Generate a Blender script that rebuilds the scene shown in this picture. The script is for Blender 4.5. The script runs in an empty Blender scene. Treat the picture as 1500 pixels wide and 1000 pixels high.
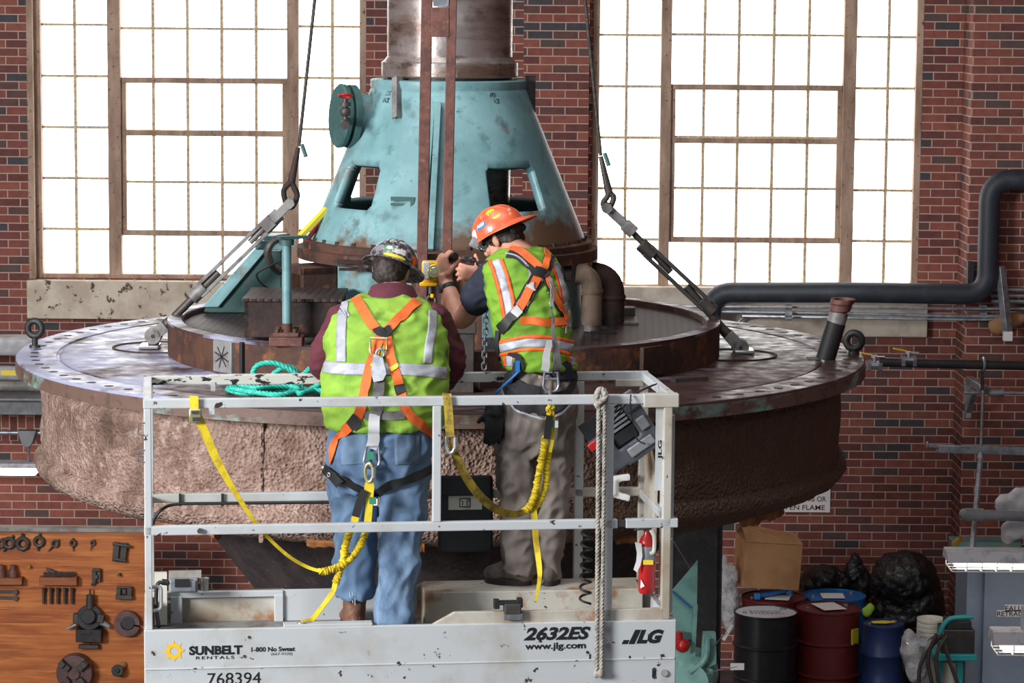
import bpy, bmesh, math, random
from mathutils import Vector, Matrix, noise
from mathutils.bvhtree import BVHTree
random.seed(7)
SC = bpy.context.scene
COL = SC.collection
PI = math.pi

# ------------------------------------------------------------------ camera
FPX, PITCH, ROLL, CAMZ = 4167.0, math.radians(7.0), 0.008, 5.91
cd = bpy.data.cameras.new('camera'); cam = bpy.data.objects.new('camera', cd); COL.objects.link(cam)
cd.sensor_width = 36.0; cd.lens = FPX / 1500 * 36; cd.clip_start = .1; cd.clip_end = 200
cam.location = (0, 0, CAMZ)
cam.matrix_world = Matrix.Translation((0, 0, CAMZ)) @ Matrix.Rotation(PI/2 - PITCH, 4, 'X') @ Matrix.Rotation(ROLL, 4, 'Z')
SC.camera = cam
# ------------------------------------------------------------------ world, lights, exposure
SC.view_settings.view_transform = 'Standard'; SC.view_settings.look = 'None'
SC.view_settings.exposure = 0.0; SC.view_settings.gamma = 1.0
SC.view_settings.use_curve_mapping = False
W = bpy.data.worlds.new('hall_daylight'); SC.world = W; W.use_nodes = True
W.node_tree.nodes['Background'].inputs[0].default_value = (.80, .90, 1.0, 1)
W.node_tree.nodes['Background'].inputs[1].default_value = 0.42
def area(name, loc, target, sx, sy, power, col):
    l = bpy.data.lights.new(name, 'AREA'); l.shape = 'RECTANGLE'; l.size = sx; l.size_y = sy
    l.energy = power; l.color = col
    o = bpy.data.objects.new(name, l); COL.objects.link(o); o.location = loc
    o.rotation_euler = (Vector(target) - Vector(loc)).to_track_quat('-Z', 'Y').to_euler()
    return o
area('assumed_left_key', (-9.6, 5.2, 6.6), (-0.8, 14.5, 3.7), 4.2, 2.6, 2900, (.98, .99, 1))  # added free-standing key light, assumed from the left; the left wall has no window
area('overhead_fill', (-2.5, 11.0, 12.5), (0, 14, 3), 9.0, 5.0, 640, (.92, .96, 1))  # added fill from above to brighten the upper walls, no known fixture
WINDOW_GLOW = 4.5

# ------------------------------------------------------------------ pixel of the photograph -> point of the place at world depth Y
def ray(px, py):
    a, b = px - 750, py - 500
    x = a*math.cos(ROLL) + b*math.sin(ROLL); y = -a*math.sin(ROLL) + b*math.cos(ROLL)
    F = Vector((0, math.cos(PITCH), -math.sin(PITCH))); U = Vector((0, math.sin(PITCH), math.cos(PITCH)))
    return F*FPX + Vector((1, 0, 0))*x - U*y
EYE = Vector((0, 0, CAMZ))
def at(px, py, Y):
    d = ray(px, py); return EYE + d*(Y/d.y)
def atz(px, py, z):
    d = ray(px, py); return EYE + d*((z - CAMZ)/d.z)
def ppm(Y): return FPX/Y

# ------------------------------------------------------------------ mesh builder
class MB:
    def __init__(s): s.bm = bmesh.new()
    def add(s, verts, faces):
        v = [s.bm.verts.new(p) for p in verts]
        for f in faces:
            try: s.bm.faces.new([v[i] for i in f])
            except ValueError: pass
        return s
    def box(s, c, size, rot=None):
        hx, hy, hz = size[0]/2, size[1]/2, size[2]/2; c = Vector(c)
        P = [Vector((x, y, z)) for x in (-hx, hx) for y in (-hy, hy) for z in (-hz, hz)]
        if rot is not None: P = [rot @ p for p in P]
        return s.add([p + c for p in P], [(0,1,3,2),(4,6,7,5),(0,4,5,1),(2,3,7,6),(0,2,6,4),(1,5,7,3)])
    def bar(s, p0, p1, w, h, up=(0,0,1)):
        p0, p1 = Vector(p0), Vector(p1); d = (p1 - p0); L = d.length; d.normalize()
        up = Vector(up); side = d.cross(up)
        if side.length < 1e-4: side = d.cross(Vector((0,1,0)))
        side.normalize(); u = side.cross(d)
        R = Matrix((side, d, u)).transposed()
        return s.box((p0 + p1)/2, (w, L, h), R)
    def cyl(s, p0, p1, r0, r1=None, n=20, caps=True):
        r1 = r0 if r1 is None else r1
        p0, p1 = Vector(p0), Vector(p1); d = (p1 - p0).normalized()
        a = d.orthogonal().normalized(); b = d.cross(a)
        V = []
        for p, r in ((p0, r0), (p1, r1)):
            for i in range(n):
                t = 2*PI*i/n; V.append(p + a*(math.cos(t)*r) + b*(math.sin(t)*r))
        F = [(i, (i+1) % n, n + (i+1) % n, n + i) for i in range(n)]
        if caps: F += [tuple(range(n-1, -1, -1)), tuple(range(n, 2*n))]
        return s.add(V, F)
    def cone(s, *a, **k): return s.cyl(*a, **k)
    def lathe(s, prof, c, axis=(0,0,1), n=48, closed=False):
        c = Vector(c); d = Vector(axis).normalized()
        a = Vector((1,0,0)) if abs(d.z) > .9 else d.orthogonal().normalized(); b = d.cross(a)
        V = []
        for r, h in prof:
            for i in range(n):
                t = 2*PI*i/n; V.append(c + d*h + a*(math.cos(t)*r) + b*(math.sin(t)*r))
        m = len(prof); F = []
        for j in range(m if closed else m-1):
            k = (j+1) % m
            for i in range(n): F.append((j*n+i, j*n+(i+1) % n, k*n+(i+1) % n, k*n+i))
        if not closed:
            F += [tuple(range(n-1, -1, -1)), tuple(range((m-1)*n, m*n))]
        return s.add(V, F)
    def tube(s, pts, r, n=8, closed=False, radii=None):
        pts = [Vector(p) for p in pts]; m = len(pts); V = []
        prev = None
        for i, p in enumerate(pts):
            q0 = pts[(i-1) % m] if (closed or i > 0) else p
            q1 = pts[(i+1) % m] if (closed or i < m-1) else p
            d = (q1 - q0).normalized()
            if prev is None: a = d.orthogonal().normalized()
            else:
                a = prev - d*prev.dot(d)
                a = a.normalized() if a.length > 1e-5 else d.orthogonal().normalized()
            prev = a; b = d.cross(a); rr = radii[i] if radii else r
            for k in range(n):
                t = 2*PI*k/n; V.append(p + a*(math.cos(t)*rr) + b*(math.sin(t)*rr))
        F = []
        for i in range(m if closed else m-1):
            j = (i+1) % m
            for k in range(n): F.append((i*n+k, i*n+(k+1) % n, j*n+(k+1) % n, j*n+k))
        if not closed: F += [tuple(range(n-1, -1, -1)), tuple(range((m-1)*n, m*n))]
        return s.add(V, F)
    def sph(s, c, r, n=16, m=10, rot=None):
        r = Vector((r, r, r)) if not hasattr(r, '__len__') else Vector(r); c = Vector(c)
        V = []
        for j in range(m+1):
            ph = PI*j/m
            for i in range(n):
                t = 2*PI*i/n
                p = Vector((r.x*math.sin(ph)*math.cos(t), r.y*math.sin(ph)*math.sin(t), r.z*math.cos(ph)))
                if rot is not None: p = rot @ p
                V.append(c + p)
        F = [(j*n+i, (j+1)*n+i, (j+1)*n+(i+1) % n, j*n+(i+1) % n) for j in range(m) for i in range(n)]
        s.add(V, F); bmesh.ops.remove_doubles(s.bm, verts=s.bm.verts[-len(V):] if False else s.bm.verts[:], dist=1e-6); return s
    def torus(s, c, R, r, axis=(0,1,0), n=28, m=10, sx=1, sz=1, a0=0, a1=2*PI):
        c = Vector(c); d = Vector(axis).normalized()
        a = d.orthogonal().normalized() if abs(d.y) < .5 else (Vector((1,0,0)) - d*d.x).normalized()
        b = d.cross(a)
        full = abs(a1 - a0 - 2*PI) < 1e-6
        k = n if full else n+1
        pts = [c + a*(math.cos(a0+(a1-a0)*i/n)*R*sx) + b*(math.sin(a0+(a1-a0)*i/n)*R*sz) for i in range(k)]
        return s.tube(pts, r, m, closed=full)
    def prism(s, pts, off):
        pts = [Vector(p) for p in pts]; off = Vector(off); n = len(pts)
        return s.add(pts + [p + off for p in pts], [tuple(range(n-1, -1, -1)), tuple(range(n, 2*n))] + [(i, (i+1) % n, n+(i+1) % n, n+i) for i in range(n)])
    def ribbon(s, pts, nrm, w, t):
        """flat webbing along pts; nrm = outward direction (one or per point); w = width(s), t = thickness"""
        pts = [Vector(p) for p in pts]; m = len(pts); V = []
        for i, p in enumerate(pts):
            d = (pts[min(i+1, m-1)] - pts[max(i-1, 0)]).normalized()
            nn = Vector(nrm[i] if isinstance(nrm, list) else nrm)
            side = d.cross(nn).normalized(); up = side.cross(d).normalized()
            ww = (w[i] if isinstance(w, list) else w)/2
            V += [p - side*ww, p + side*ww, p + side*ww + up*t, p - side*ww + up*t]
        F = []
        for i in range(m-1):
            for k in range(4): F.append((i*4+k, i*4+(k+1) % 4, i*4+4+(k+1) % 4, i*4+4+k))
        F += [(3,2,1,0), tuple((m-1)*4+k for k in range(4))]
        return s.add(V, F)
    def loft(s, rings, caps=True):
        n = len(rings[0]); V = [p for r in rings for p in r]
        F = [(j*n+i, j*n+(i+1) % n, (j+1)*n+(i+1) % n, (j+1)*n+i) for j in range(len(rings)-1) for i in range(n)]
        if caps: F += [tuple(range(n-1, -1, -1)), tuple(range((len(rings)-1)*n, len(rings)*n))]
        return s.add(V, F)
    def merge(s, mesh):
        s.bm.from_mesh(mesh); return s

ORIG = {}
def setp(o, label=None, cat=None, group=None, kind=None):
    if label: o['label'] = label
    if cat: o['category'] = cat
    if group: o['group'] = group
    if kind: o['kind'] = kind
    return o
def thing(name, loc, label, cat, group=None):
    o = bpy.data.objects.new(name, None); COL.objects.link(o); o.location = loc; o.empty_display_size = .1
    ORIG[o] = Vector(loc); return setp(o, label, cat, group)
def obj(name, mb, m, parent=None, smooth=40, bevel=0, label=None, kind=None, origin=None):
    bm = mb.bm if isinstance(mb, MB) else mb
    bmesh.ops.recalc_face_normals(bm, faces=bm.faces)
    if parent is not None: og = ORIG[parent]
    elif origin is not None: og = Vector(origin)
    else:
        xs = [v.co for v in bm.verts]
        og = Vector(((min(p.x for p in xs)+max(p.x for p in xs))/2, (min(p.y for p in xs)+max(p.y for p in xs))/2, min(p.z for p in xs)))
    bmesh.ops.translate(bm, verts=bm.verts, vec=-og)
    me = bpy.data.meshes.new(name); bm.to_mesh(me); bm.free()
    if isinstance(m, (list, tuple)):
        for x in m: me.materials.append(x)
    else: me.materials.append(m)
    if smooth:
        me.polygons.foreach_set('use_smooth', [True]*len(me.polygons)); me.set_sharp_from_angle(angle=math.radians(smooth))
    o = bpy.data.objects.new(name, me); COL.objects.link(o)
    if parent is not None: o.parent = parent
    else: o.location = og
    ORIG[o] = og
    if bevel:
        b = o.modifiers.new('bevel', 'BEVEL'); b.width = bevel; b.segments = 2; b.limit_method = 'ANGLE'; b.angle_limit = math.radians(40)
    return setp(o, label, kind=kind)
def one(name, mb, m, label, cat, group=None, **k):
    return setp(obj(name, mb, m, **k), label, cat, group)
def struct(name, mb, m, **k):
    return obj(name, mb, m, kind='structure', **k)
def dup(root, delta, label=None, group=None):
    r = root.copy(); COL.objects.link(r); r.location = root.location + Vector(delta)
    if label: r['label'] = label
    if group: r['group'] = group
    for ch in list(root.children):
        c = ch.copy(); COL.objects.link(c); c.parent = r
        for g in list(ch.children):
            d = g.copy(); COL.objects.link(d); d.parent = c
    return r
def tmp_mesh(bm, mods):
    """evaluate modifiers on a throw-away object and hand back the mesh"""
    me = bpy.data.meshes.new('tmp'); bm.to_mesh(me); bm.free()
    o = bpy.data.objects.new('tmp', me); COL.objects.link(o)
    for typ, kw in mods:
        m = o.modifiers.new('m', typ)
        for k, v in kw.items(): setattr(m, k, v)
    dg = bpy.context.evaluated_depsgraph_get(); dg.update()
    out = bpy.data.meshes.new_from_object(o.evaluated_get(dg))
    bpy.data.objects.remove(o); bpy.data.meshes.remove(me)
    return out
def fuse(mb, voxel, smooth=3, wrinkle=None):
    """one continuous surface out of overlapping closed pieces"""
    bmesh.ops.recalc_face_normals(mb.bm, faces=mb.bm.faces)
    me = tmp_mesh(mb.bm, [('REMESH', dict(mode='VOXEL', voxel_size=voxel, adaptivity=0.0)), ('SMOOTH', dict(factor=.5, iterations=smooth))])
    out = MB(); out.bm.from_mesh(me); bpy.data.meshes.remove(me)
    if wrinkle:
        out.bm.normal_update()
        for v in out.bm.verts:
            v.co += v.normal*wrinkle(v.co)
    return out
def bvh_of(mb):
    mb.bm.normal_update(); return BVHTree.FromBMesh(mb.bm)
def text_mb(body, width=None, height=None, extrude=.001, bold=0, shear=0, spacing=1.0):
    """lettering standing in the local XZ plane, lower left corner at the origin, facing -Y"""
    cu = bpy.data.curves.new('t', 'FONT'); cu.body = body; cu.size = 1; cu.extrude = .01; cu.offset = bold; cu.shear = shear
    cu.space_character = spacing; cu.resolution_u = 3
    o = bpy.data.objects.new('t', cu); COL.objects.link(o)
    dg = bpy.context.evaluated_depsgraph_get(); dg.update()
    me = bpy.data.meshes.new_from_object(o.evaluated_get(dg)); bpy.data.objects.remove(o)
    mb = MB(); mb.bm.from_mesh(me); bpy.data.meshes.remove(me)
    xs = [v.co.x for v in mb.bm.verts]; ys = [v.co.y for v in mb.bm.verts]
    x0, x1, y0, y1 = min(xs), max(xs), min(ys), max(ys)
    sx = width/(x1-x0) if width else height/(y1-y0); sy = height/(y1-y0) if height else sx
    for v in mb.bm.verts:
        x, y, z = v.co; v.co = ((x-x0)*sx, -extrude if z > 0 else 0.0005, (y-y0)*sy)
    return mb
def xform(mb, M):
    bmesh.ops.transform(mb.bm, matrix=M, verts=mb.bm.verts); return mb
def join(mbs):
    out = MB()
    for m in mbs:
        me = bpy.data.meshes.new('j'); m.bm.to_mesh(me); m.bm.free(); out.bm.from_mesh(me); bpy.data.meshes.remove(me)
    return out
def bez(pts, n=8):
    """Catmull-Rom through pts"""
    P = [Vector(p) for p in pts]; out = []
    for i in range(len(P)-1):
        p0 = P[max(i-1, 0)]; p1 = P[i]; p2 = P[i+1]; p3 = P[min(i+2, len(P)-1)]
        for k in range(n):
            t = k/n
            out.append(.5*((2*p1) + (p2-p0)*t + (2*p0-5*p1+4*p2-p3)*t*t + (3*p1-p0-3*p2+p3)*t**3))
    out.append(P[-1]); return out
def rotm(ax, ang): return Matrix.Rotation(ang, 3, ax)

# ------------------------------------------------------------------ procedural materials
def srgb(r, g, b):
    f = lambda c: (c/255/12.92) if c/255 <= .04045 else ((c/255+.055)/1.055)**2.4
    return (f(r), f(g), f(b), 1)
MAT = {}
def mat(name, base, rough=.6, metal=0, mix=(), bump=None, rvar=0, emit=None, spec=.5, trans=0, coat=0, alpha=None):
    """mix: list of (colour, noise scale, lo, hi[, detail, stretch]) laid over each other; bump: (scale, strength[, distance])"""
    m = bpy.data.materials.new(name); m.use_nodes = True; nt = m.node_tree; N = nt.nodes; L = nt.links
    b = N['Principled BSDF']; MAT[name] = m
    b.inputs['Roughness'].default_value = rough; b.inputs['Metallic'].default_value = metal
    b.inputs['Specular IOR Level'].default_value = spec
    tc = N.new('ShaderNodeTexCoord')
    def noise_(scale, detail=5, stretch=(1,1,1), rough_=.6):
        mp = N.new('ShaderNodeMapping'); mp.inputs['Scale'].default_value = stretch; L.new(tc.outputs['Object'], mp.inputs[0])
        n = N.new('ShaderNodeTexNoise'); n.inputs['Scale'].default_value = scale; n.inputs['Detail'].default_value = detail
        n.inputs['Roughness'].default_value = rough_; L.new(mp.outputs[0], n.inputs['Vector']); return n.outputs['Fac']
    col = None
    for it in mix:
        c2, sc, lo, hi = it[:4]; det = it[4] if len(it) > 4 else 5; st = it[5] if len(it) > 5 else (1,1,1)
        mr = N.new('ShaderNodeMapRange'); mr.inputs['From Min'].default_value = lo; mr.inputs['From Max'].default_value = hi
        L.new(noise_(sc, det, st), mr.inputs['Value'])
        mx = N.new('ShaderNodeMix'); mx.data_type = 'RGBA'; L.new(mr.outputs[0], mx.inputs[0])
        if col is None: mx.inputs[6].default_value = base
        else: L.new(col, mx.inputs[6])
        mx.inputs[7].default_value = c2; col = mx.outputs[2]
    if col is None: b.inputs['Base Color'].default_value = base
    else: L.new(col, b.inputs['Base Color'])
    if rvar:
        mr = N.new('ShaderNodeMapRange'); mr.inputs['From Min'].default_value = .35; mr.inputs['From Max'].default_value = .65
        mr.inputs['To Min'].default_value = max(.05, rough-rvar); mr.inputs['To Max'].default_value = min(1, rough+rvar)
        L.new(noise_(9), mr.inputs['Value']); L.new(mr.outputs[0], b.inputs['Roughness'])
    if bump:
        bp = N.new('ShaderNodeBump'); bp.inputs['Strength'].default_value = bump[1]; bp.inputs['Distance'].default_value = bump[2] if len(bump) > 2 else .01
        L.new(noise_(bump[0], 6), bp.inputs['Height']); L.new(bp.outputs[0], b.inputs['Normal'])
    if emit: b.inputs['Emission Color'].default_value = emit[0]; b.inputs['Emission Strength'].default_value = emit[1]
    if trans: b.inputs['Transmission Weight'].default_value = trans
    if coat: b.inputs['Coat Weight'].default_value = coat
    if alpha is not None: b.inputs['Alpha'].default_value = alpha
    return m
def brick_mat(name, vertical=False, lift=1.0):
    m = bpy.data.materials.new(name); m.use_nodes = True; nt = m.node_tree; N = nt.nodes; L = nt.links; b = N['Principled BSDF']
    tc = N.new('ShaderNodeTexCoord'); sp = N.new('ShaderNodeSeparateXYZ'); L.new(tc.outputs['Object'], sp.inputs[0])
    ad = N.new('ShaderNodeMath'); ad.operation = 'ADD'; L.new(sp.outputs[0], ad.inputs[0]); L.new(sp.outputs[1], ad.inputs[1])
    cb = N.new('ShaderNodeCombineXYZ')
    L.new(ad.outputs[0], cb.inputs[1 if vertical else 0]); L.new(sp.outputs[2], cb.inputs[0 if vertical else 1])
    def brick(c1, c2, mortar):
        t = N.new('ShaderNodeTexBrick'); t.inputs['Scale'].default_value = 1; t.inputs['Brick Width'].default_value = .218
        t.inputs['Row Height'].default_value = .0716; t.inputs['Mortar Size'].default_value = .0055; t.inputs['Mortar Smooth'].default_value = .25
        t.inputs['Color1'].default_value = c1; t.inputs['Color2'].default_value = c2; t.inputs['Mortar'].default_value = mortar
        L.new(cb.outputs[0], t.inputs['Vector']); return t
    t = brick((0,0,0,1), (1,1,1,1), (.5,.5,.5,1))
    r = N.new('ShaderNodeValToRGB'); r.color_ramp.interpolation = 'CONSTANT'; e = r.color_ramp.elements
    cols = [(0, srgb(124,66,58)), (.18, srgb(98,54,50)), (.36, srgb(134,76,64)), (.55, srgb(112,62,58)), (.70, srgb(90,60,58)), (.80, srgb(124,70,60)), (.88, srgb(64,60,66)), (.95, srgb(84,66,64))]
    e[0].color = cols[0][1]; e[1].position = cols[1][0]; e[1].color = cols[1][1]
    for p, c in cols[2:]:
        q = e.new(p); q.color = c
    L.new(t.outputs['Color'], r.inputs[0])
    nz = N.new('ShaderNodeTexNoise'); nz.inputs['Scale'].default_value = 14; nz.inputs['Detail'].default_value = 6; L.new(tc.outputs['Object'], nz.inputs['Vector'])
    mu = N.new('ShaderNodeMix'); mu.data_type = 'RGBA'; mu.blend_type = 'OVERLAY'; mu.inputs[0].default_value = .45
    L.new(r.outputs[0], mu.inputs[6]); L.new(nz.outputs['Fac'], mu.inputs[7])
    mx = N.new('ShaderNodeMix'); mx.data_type = 'RGBA'; L.new(t.outputs['Fac'], mx.inputs[0]); L.new(mu.outputs[2], mx.inputs[6]); mx.inputs[7].default_value = srgb(178,150,134)
    L.new(mx.outputs[2], b.inputs['Base Color']); b.inputs['Roughness'].default_value = .8
    bp = N.new('ShaderNodeBump'); bp.invert = True; bp.inputs['Strength'].default_value = .5; bp.inputs['Distance'].default_value = .008
    L.new(t.outputs['Fac'], bp.inputs['Height']); L.new(bp.outputs[0], b.inputs['Normal'])
    return m
BRICK = brick_mat('brick'); BRICKV = brick_mat('brick_soldier', True)
rust1, rust2, rust3 = srgb(88,58,44), srgb(60,40,34), srgb(140,84,50)
mat('rust', rust1, .75, .1, [(rust2, 6, .4, .6), (rust3, 11, .56, .72)], (40, .4))
mat('elbow_rust', srgb(128,108,92), .75, .1, [(srgb(98,80,68), 8, .42, .62), (srgb(150,112,84), 14, .6, .74)], (50, .3))
mat('rust_dark', srgb(62,42,36), .7, .15, [(srgb(38,28,26), 5, .4, .62), (srgb(96,60,40), 12, .6, .75)], (45, .4))
mat('rust_red', srgb(112,72,62), .6, .1, [(srgb(86,54,48), 14, .42, .62), (srgb(134,92,78), 30, .58, .75)], (60, .2))
mat('plate', srgb(76,58,56), .42, .05, [(srgb(62,46,44), 5, .45, .62, 7), (srgb(116,108,122), 2.6, .58, .68, 8, (1,1.6,1)), (srgb(110,76,58), 9, .64, .72, 8)], (30, .06), rvar=.14, spec=.16)
mat('tread', srgb(66,54,54), .55, .1, [(srgb(76,54,46), 7, .45, .6)], None)
mat('scale_crust', srgb(166,138,124), .9, 0, [(srgb(128,100,86), 4, .4, .62, 8), (srgb(186,162,150), 22, .5, .68, 8), (srgb(104,80,68), 2.2, .56, .7, 4)], None)
mat('underside', srgb(66,54,54), .85, 0, [(srgb(44,36,38), 9, .4, .6), (srgb(92,78,76), 60, .58, .7)], (120, .5))
mat('orange_rust', srgb(170,112,58), .85, 0, [(srgb(120,78,44), 12, .4, .6)], (40, .5))
mat('teal', srgb(104,144,148), .42, 0, [(srgb(126,166,170), 3, .42, .62), (srgb(82,116,118), 9, .55, .7, 8), (srgb(122,92,74), 3.2, .61, .72, 9), (srgb(70,88,84), 40, .66, .72)], (50, .08))
mat('teal_dark', srgb(64,98,96), .55, 0, [(srgb(54,84,82), 6, .4, .6), (srgb(110,84,66), 8, .62, .72, 8)], (50, .1))
mat('teal_rusty', srgb(104,82,72), .6, 0, [(srgb(124,160,152), 2.2, .52, .62, 9, (1,1,2.5)), (srgb(80,60,52), 12, .50, .66), (srgb(150,92,58), 7, .62, .72)], (50, .2))
mat('mint', srgb(122,168,160), .45, 0, [(srgb(100,144,138), 8, .45, .65)], (40, .08))
mat('steel_shaft', srgb(156,146,142), .32, .6, [(srgb(120,98,86), 3, .46, .60, 7, (.5,.5,2.6)), (srgb(84,66,60), 9, .56, .70, 8, (.6,.6,1.6)), (srgb(184,176,174), 5, .60, .72)], (60, .08), rvar=.12)
mat('steel_worn', srgb(142,140,138), .55, .25, [(srgb(104,98,96), 9, .45, .65)], (50, .1))
mat('steel_dark', srgb(72,68,66), .5, .3, [(srgb(92,80,72), 12, .5, .7)], (40, .2))
mat('galv', srgb(158,162,168), .4, .6, [(srgb(128,132,140), 14, .45, .6)])
mat('chrome', srgb(196,196,192), .3, .8)
mat('gold_zinc', srgb(202,196,150), .3, .8)
mat('black_iron', srgb(44,42,44), .5, .3, [(srgb(62,56,54), 12, .5, .7)], (40, .2))
mat('black_rubber', srgb(28,28,30), .6)
mat('black_cloth', srgb(34,34,38), .85, 0, [(srgb(50,50,54), 30, .5, .7)], (200, .2))
mat('insulation', srgb(40,45,54), .55, 0, [(srgb(54,60,70), 6, .5, .7)], (30, .1))
mat('white_paint', srgb(188,192,194), .45, 0, [(srgb(172,170,164), 2.5, .5, .66), (srgb(60,46,40), 22, .645, .67, 9), (srgb(150,96,60), 5, .71, .76, 9)], (30, .04))
mat('white_grubby', srgb(190,186,176), .55, 0, [(srgb(164,152,134), 3, .42, .62), (srgb(150,98,60), 6, .57, .70, 9), (srgb(60,50,44), 20, .65, .68, 9)], (30, .08))
mat('white_chipped', srgb(192,190,184), .5, 0, [(srgb(34,30,32), 22, .55, .58, 6, (.6,1,1.4))], (30, .05))
mat('decal_black', srgb(26,28,34), .5)
mat('decal_grey', srgb(110,112,118), .5)
mat('decal_yellow', srgb(240,190,30), .5)
mat('window_wood', srgb(174,148,128), .75, 0, [(srgb(140,114,96), 8, .42, .62, 8, (1,1,.25)), (srgb(100,74,60), 26, .60, .68)], (60, .3))
mat('muntin', srgb(206,184,150), .7, 0, [(srgb(160,138,108), 40, .45, .62)])
mat('concrete', srgb(206,194,178), .85, 0, [(srgb(182,168,150), 5, .42, .62, 8), (srgb(92,72,58), 13, .60, .64, 9)], (40, .3))
mat('concrete_clean', srgb(196,186,172), .85, 0, [(srgb(170,158,144), 5, .42, .62, 8)], (40, .3))
mat('floor_concrete', srgb(92,88,86), .6, 0, [(srgb(70,66,64), 3, .4, .6)], (20, .2))
mat('plaster', srgb(170,160,150), .9)
mat('vest', srgb(142,180,62), .8, 0, [(srgb(112,156,48), 4, .45, .65), (srgb(78,104,44), 7, .56, .72, 8)], (260, .12, .004))
mat('vest_right', srgb(118,162,40), .8, 0, [(srgb(96,138,36), 4, .45, .65), (srgb(60,84,34), 7, .56, .72, 8)], (260, .12, .004))
mat('reflective', srgb(166,168,176), .5, .1, [(srgb(146,148,158), 20, .5, .66)])
mat('hivis_orange', srgb(244,98,32), .6, 0, [(srgb(216,80,30), 20, .5, .7)])
mat('webbing_orange', srgb(226,104,40), .7, 0, [(srgb(190,80,34), 14, .5, .68)], (300, .2, .003))
mat('webbing_grey', srgb(118,116,116), .8, 0, [(srgb(92,88,86), 20, .45, .65)], (300, .2, .003))
mat('webbing_pale', srgb(188,188,190), .6, 0)
mat('webbing_yellow', srgb(226,200,40), .7, 0, [(srgb(190,160,40), 18, .5, .66), (srgb(96,84,40), 30, .68, .74)], (300, .3, .003))
mat('webbing_olive', srgb(176,150,48), .75, 0, [(srgb(112,92,40), 22, .46, .64)], (300, .3, .003))
mat('denim', srgb(90,116,146), .85, 0, [(srgb(122,148,176), 3, .46, .64, 6, (1,1,.5)), (srgb(64,88,116), 5, .54, .68, 6, (1,1,.5))], (220, .25, .003))
mat('denim_worn', srgb(96,120,146), .85, 0, [(srgb(74,92,112), 5, .45, .62)], (220, .25, .003))
mat('trousers', srgb(124,114,108), .85, 0, [(srgb(104,94,88), 4, .44, .62), (srgb(144,134,128), 6, .56, .7, 6, (1,1,.4))], (220, .2, .003))
mat('maroon', srgb(92,36,50), .85, 0, [(srgb(70,28,40), 6, .45, .65)], (200, .2, .003))
mat('navy', srgb(32,38,56), .85, 0, [(srgb(24,28,42), 6, .45, .65)], (200, .15, .003))
mat('skin', srgb(206,150,126), .5, 0, [(srgb(186,122,100), 12, .5, .68)], (150, .06, .003))
mat('hair', srgb(44,34,32), .6, 0, [(srgb(74,60,54), 60, .5, .66, 3, (1,1,.2))], (160, .6, .004))
mat('hat_orange', srgb(222,100,62), .4, 0, [(srgb(196,80,48), 9, .54, .7), (srgb(238,190,166), 14, .64, .72)], coat=.3)
mat('hat_dark', srgb(58,56,62), .35, 0, [(srgb(120,114,118), 22, .52, .56, 3), (srgb(178,170,190), 30, .6, .63, 2), (srgb(92,98,88), 40, .58, .62, 2)], coat=.3)
mat('sticker_blue', srgb(40,130,200), .4); mat('sticker_yellow', srgb(238,214,40), .4); mat('sticker_white', srgb(236,236,232), .4)
mat('sticker_green', srgb(60,130,100), .4); mat('sticker_violet', srgb(150,110,180), .4); mat('sticker_red', srgb(200,60,40), .4)
mat('boot', srgb(112,76,56), .6, 0, [(srgb(82,56,44), 12, .45, .62), (srgb(150,116,92), 20, .62, .72)], (60, .3))
mat('boot_grey', srgb(104,92,84), .7, 0, [(srgb(78,68,62), 10, .45, .62)], (60, .3))
mat('sole', srgb(44,38,36), .8)
mat('hoist_yellow', srgb(238,186,24), .4, 0, [(srgb(200,150,30), 16, .56, .7)])
mat('paper', srgb(226,226,222), .7, 0, [(srgb(150,152,160), 60, .6, .66)])
mat('red_paint', srgb(176,28,30), .35, 0, [(srgb(130,22,24), 8, .55, .7)], coat=.3)
mat('label_white', srgb(228,228,226), .5); mat('label_yellow', srgb(226,204,60), .5)
mat('grey_plastic', srgb(74,76,82), .5, 0, [(srgb(58,60,66), 8, .45, .65)], (60, .1))
mat('grey_plastic_dark', srgb(34,35,38), .5)
mat('grey_light', srgb(128,130,134), .5, 0, [(srgb(104,106,110), 8, .45, .65)])
mat('rope_grey', srgb(166,160,150), .9, 0, [(srgb(120,114,106), 30, .45, .65)])
mat('rope_teal', srgb(40,176,156), .6, 0, [(srgb(84,204,186), 40, .5, .62)])
mat('drum_black', srgb(22,23,26), .35, 0, [(srgb(40,40,42), 8, .55, .7)], coat=.2)
mat('drum_red', srgb(98,28,28), .45, 0, [(srgb(78,24,24), 6, .5, .68)])
mat('drum_blue', srgb(32,50,96), .45, 0, [(srgb(26,40,76), 6, .5, .68)])
mat('plastic_blue', srgb(36,106,176), .4)
mat('lid_white', srgb(206,210,218), .4, 0, [(srgb(180,184,192), 8, .5, .68)])
mat('cardboard', srgb(156,116,78), .85, 0, [(srgb(136,98,64), 4, .45, .65)])
mat('bag_black', srgb(20,20,22), .28, 0, (), (9, .9, .05), coat=.2)
mat('bag_clear', srgb(180,178,180), .3, 0, [(srgb(140,138,142), 9, .45, .62)], (14, .9, .04), coat=.3)
mat('bag_white', srgb(206,206,208), .5, 0, [(srgb(170,170,174), 6, .45, .65)], (12, .5, .03))
mat('cabinet', srgb(134,148,168), .5, 0, [(srgb(124,138,158), 3, .45, .65)])
mat('teal_cart', srgb(28,138,140), .45)
mat('bucket', srgb(206,202,190), .5)
mat('hose', srgb(52,42,40), .5)
mat('brass', srgb(190,150,50), .35, .6)
mat('lamp', srgb(255,246,232), .4, emit=((1,.94,.86,1), 4.0))
mat('fixture', srgb(196,198,204), .5, 0, [(srgb(160,160,166), 9, .5, .66)])
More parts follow.
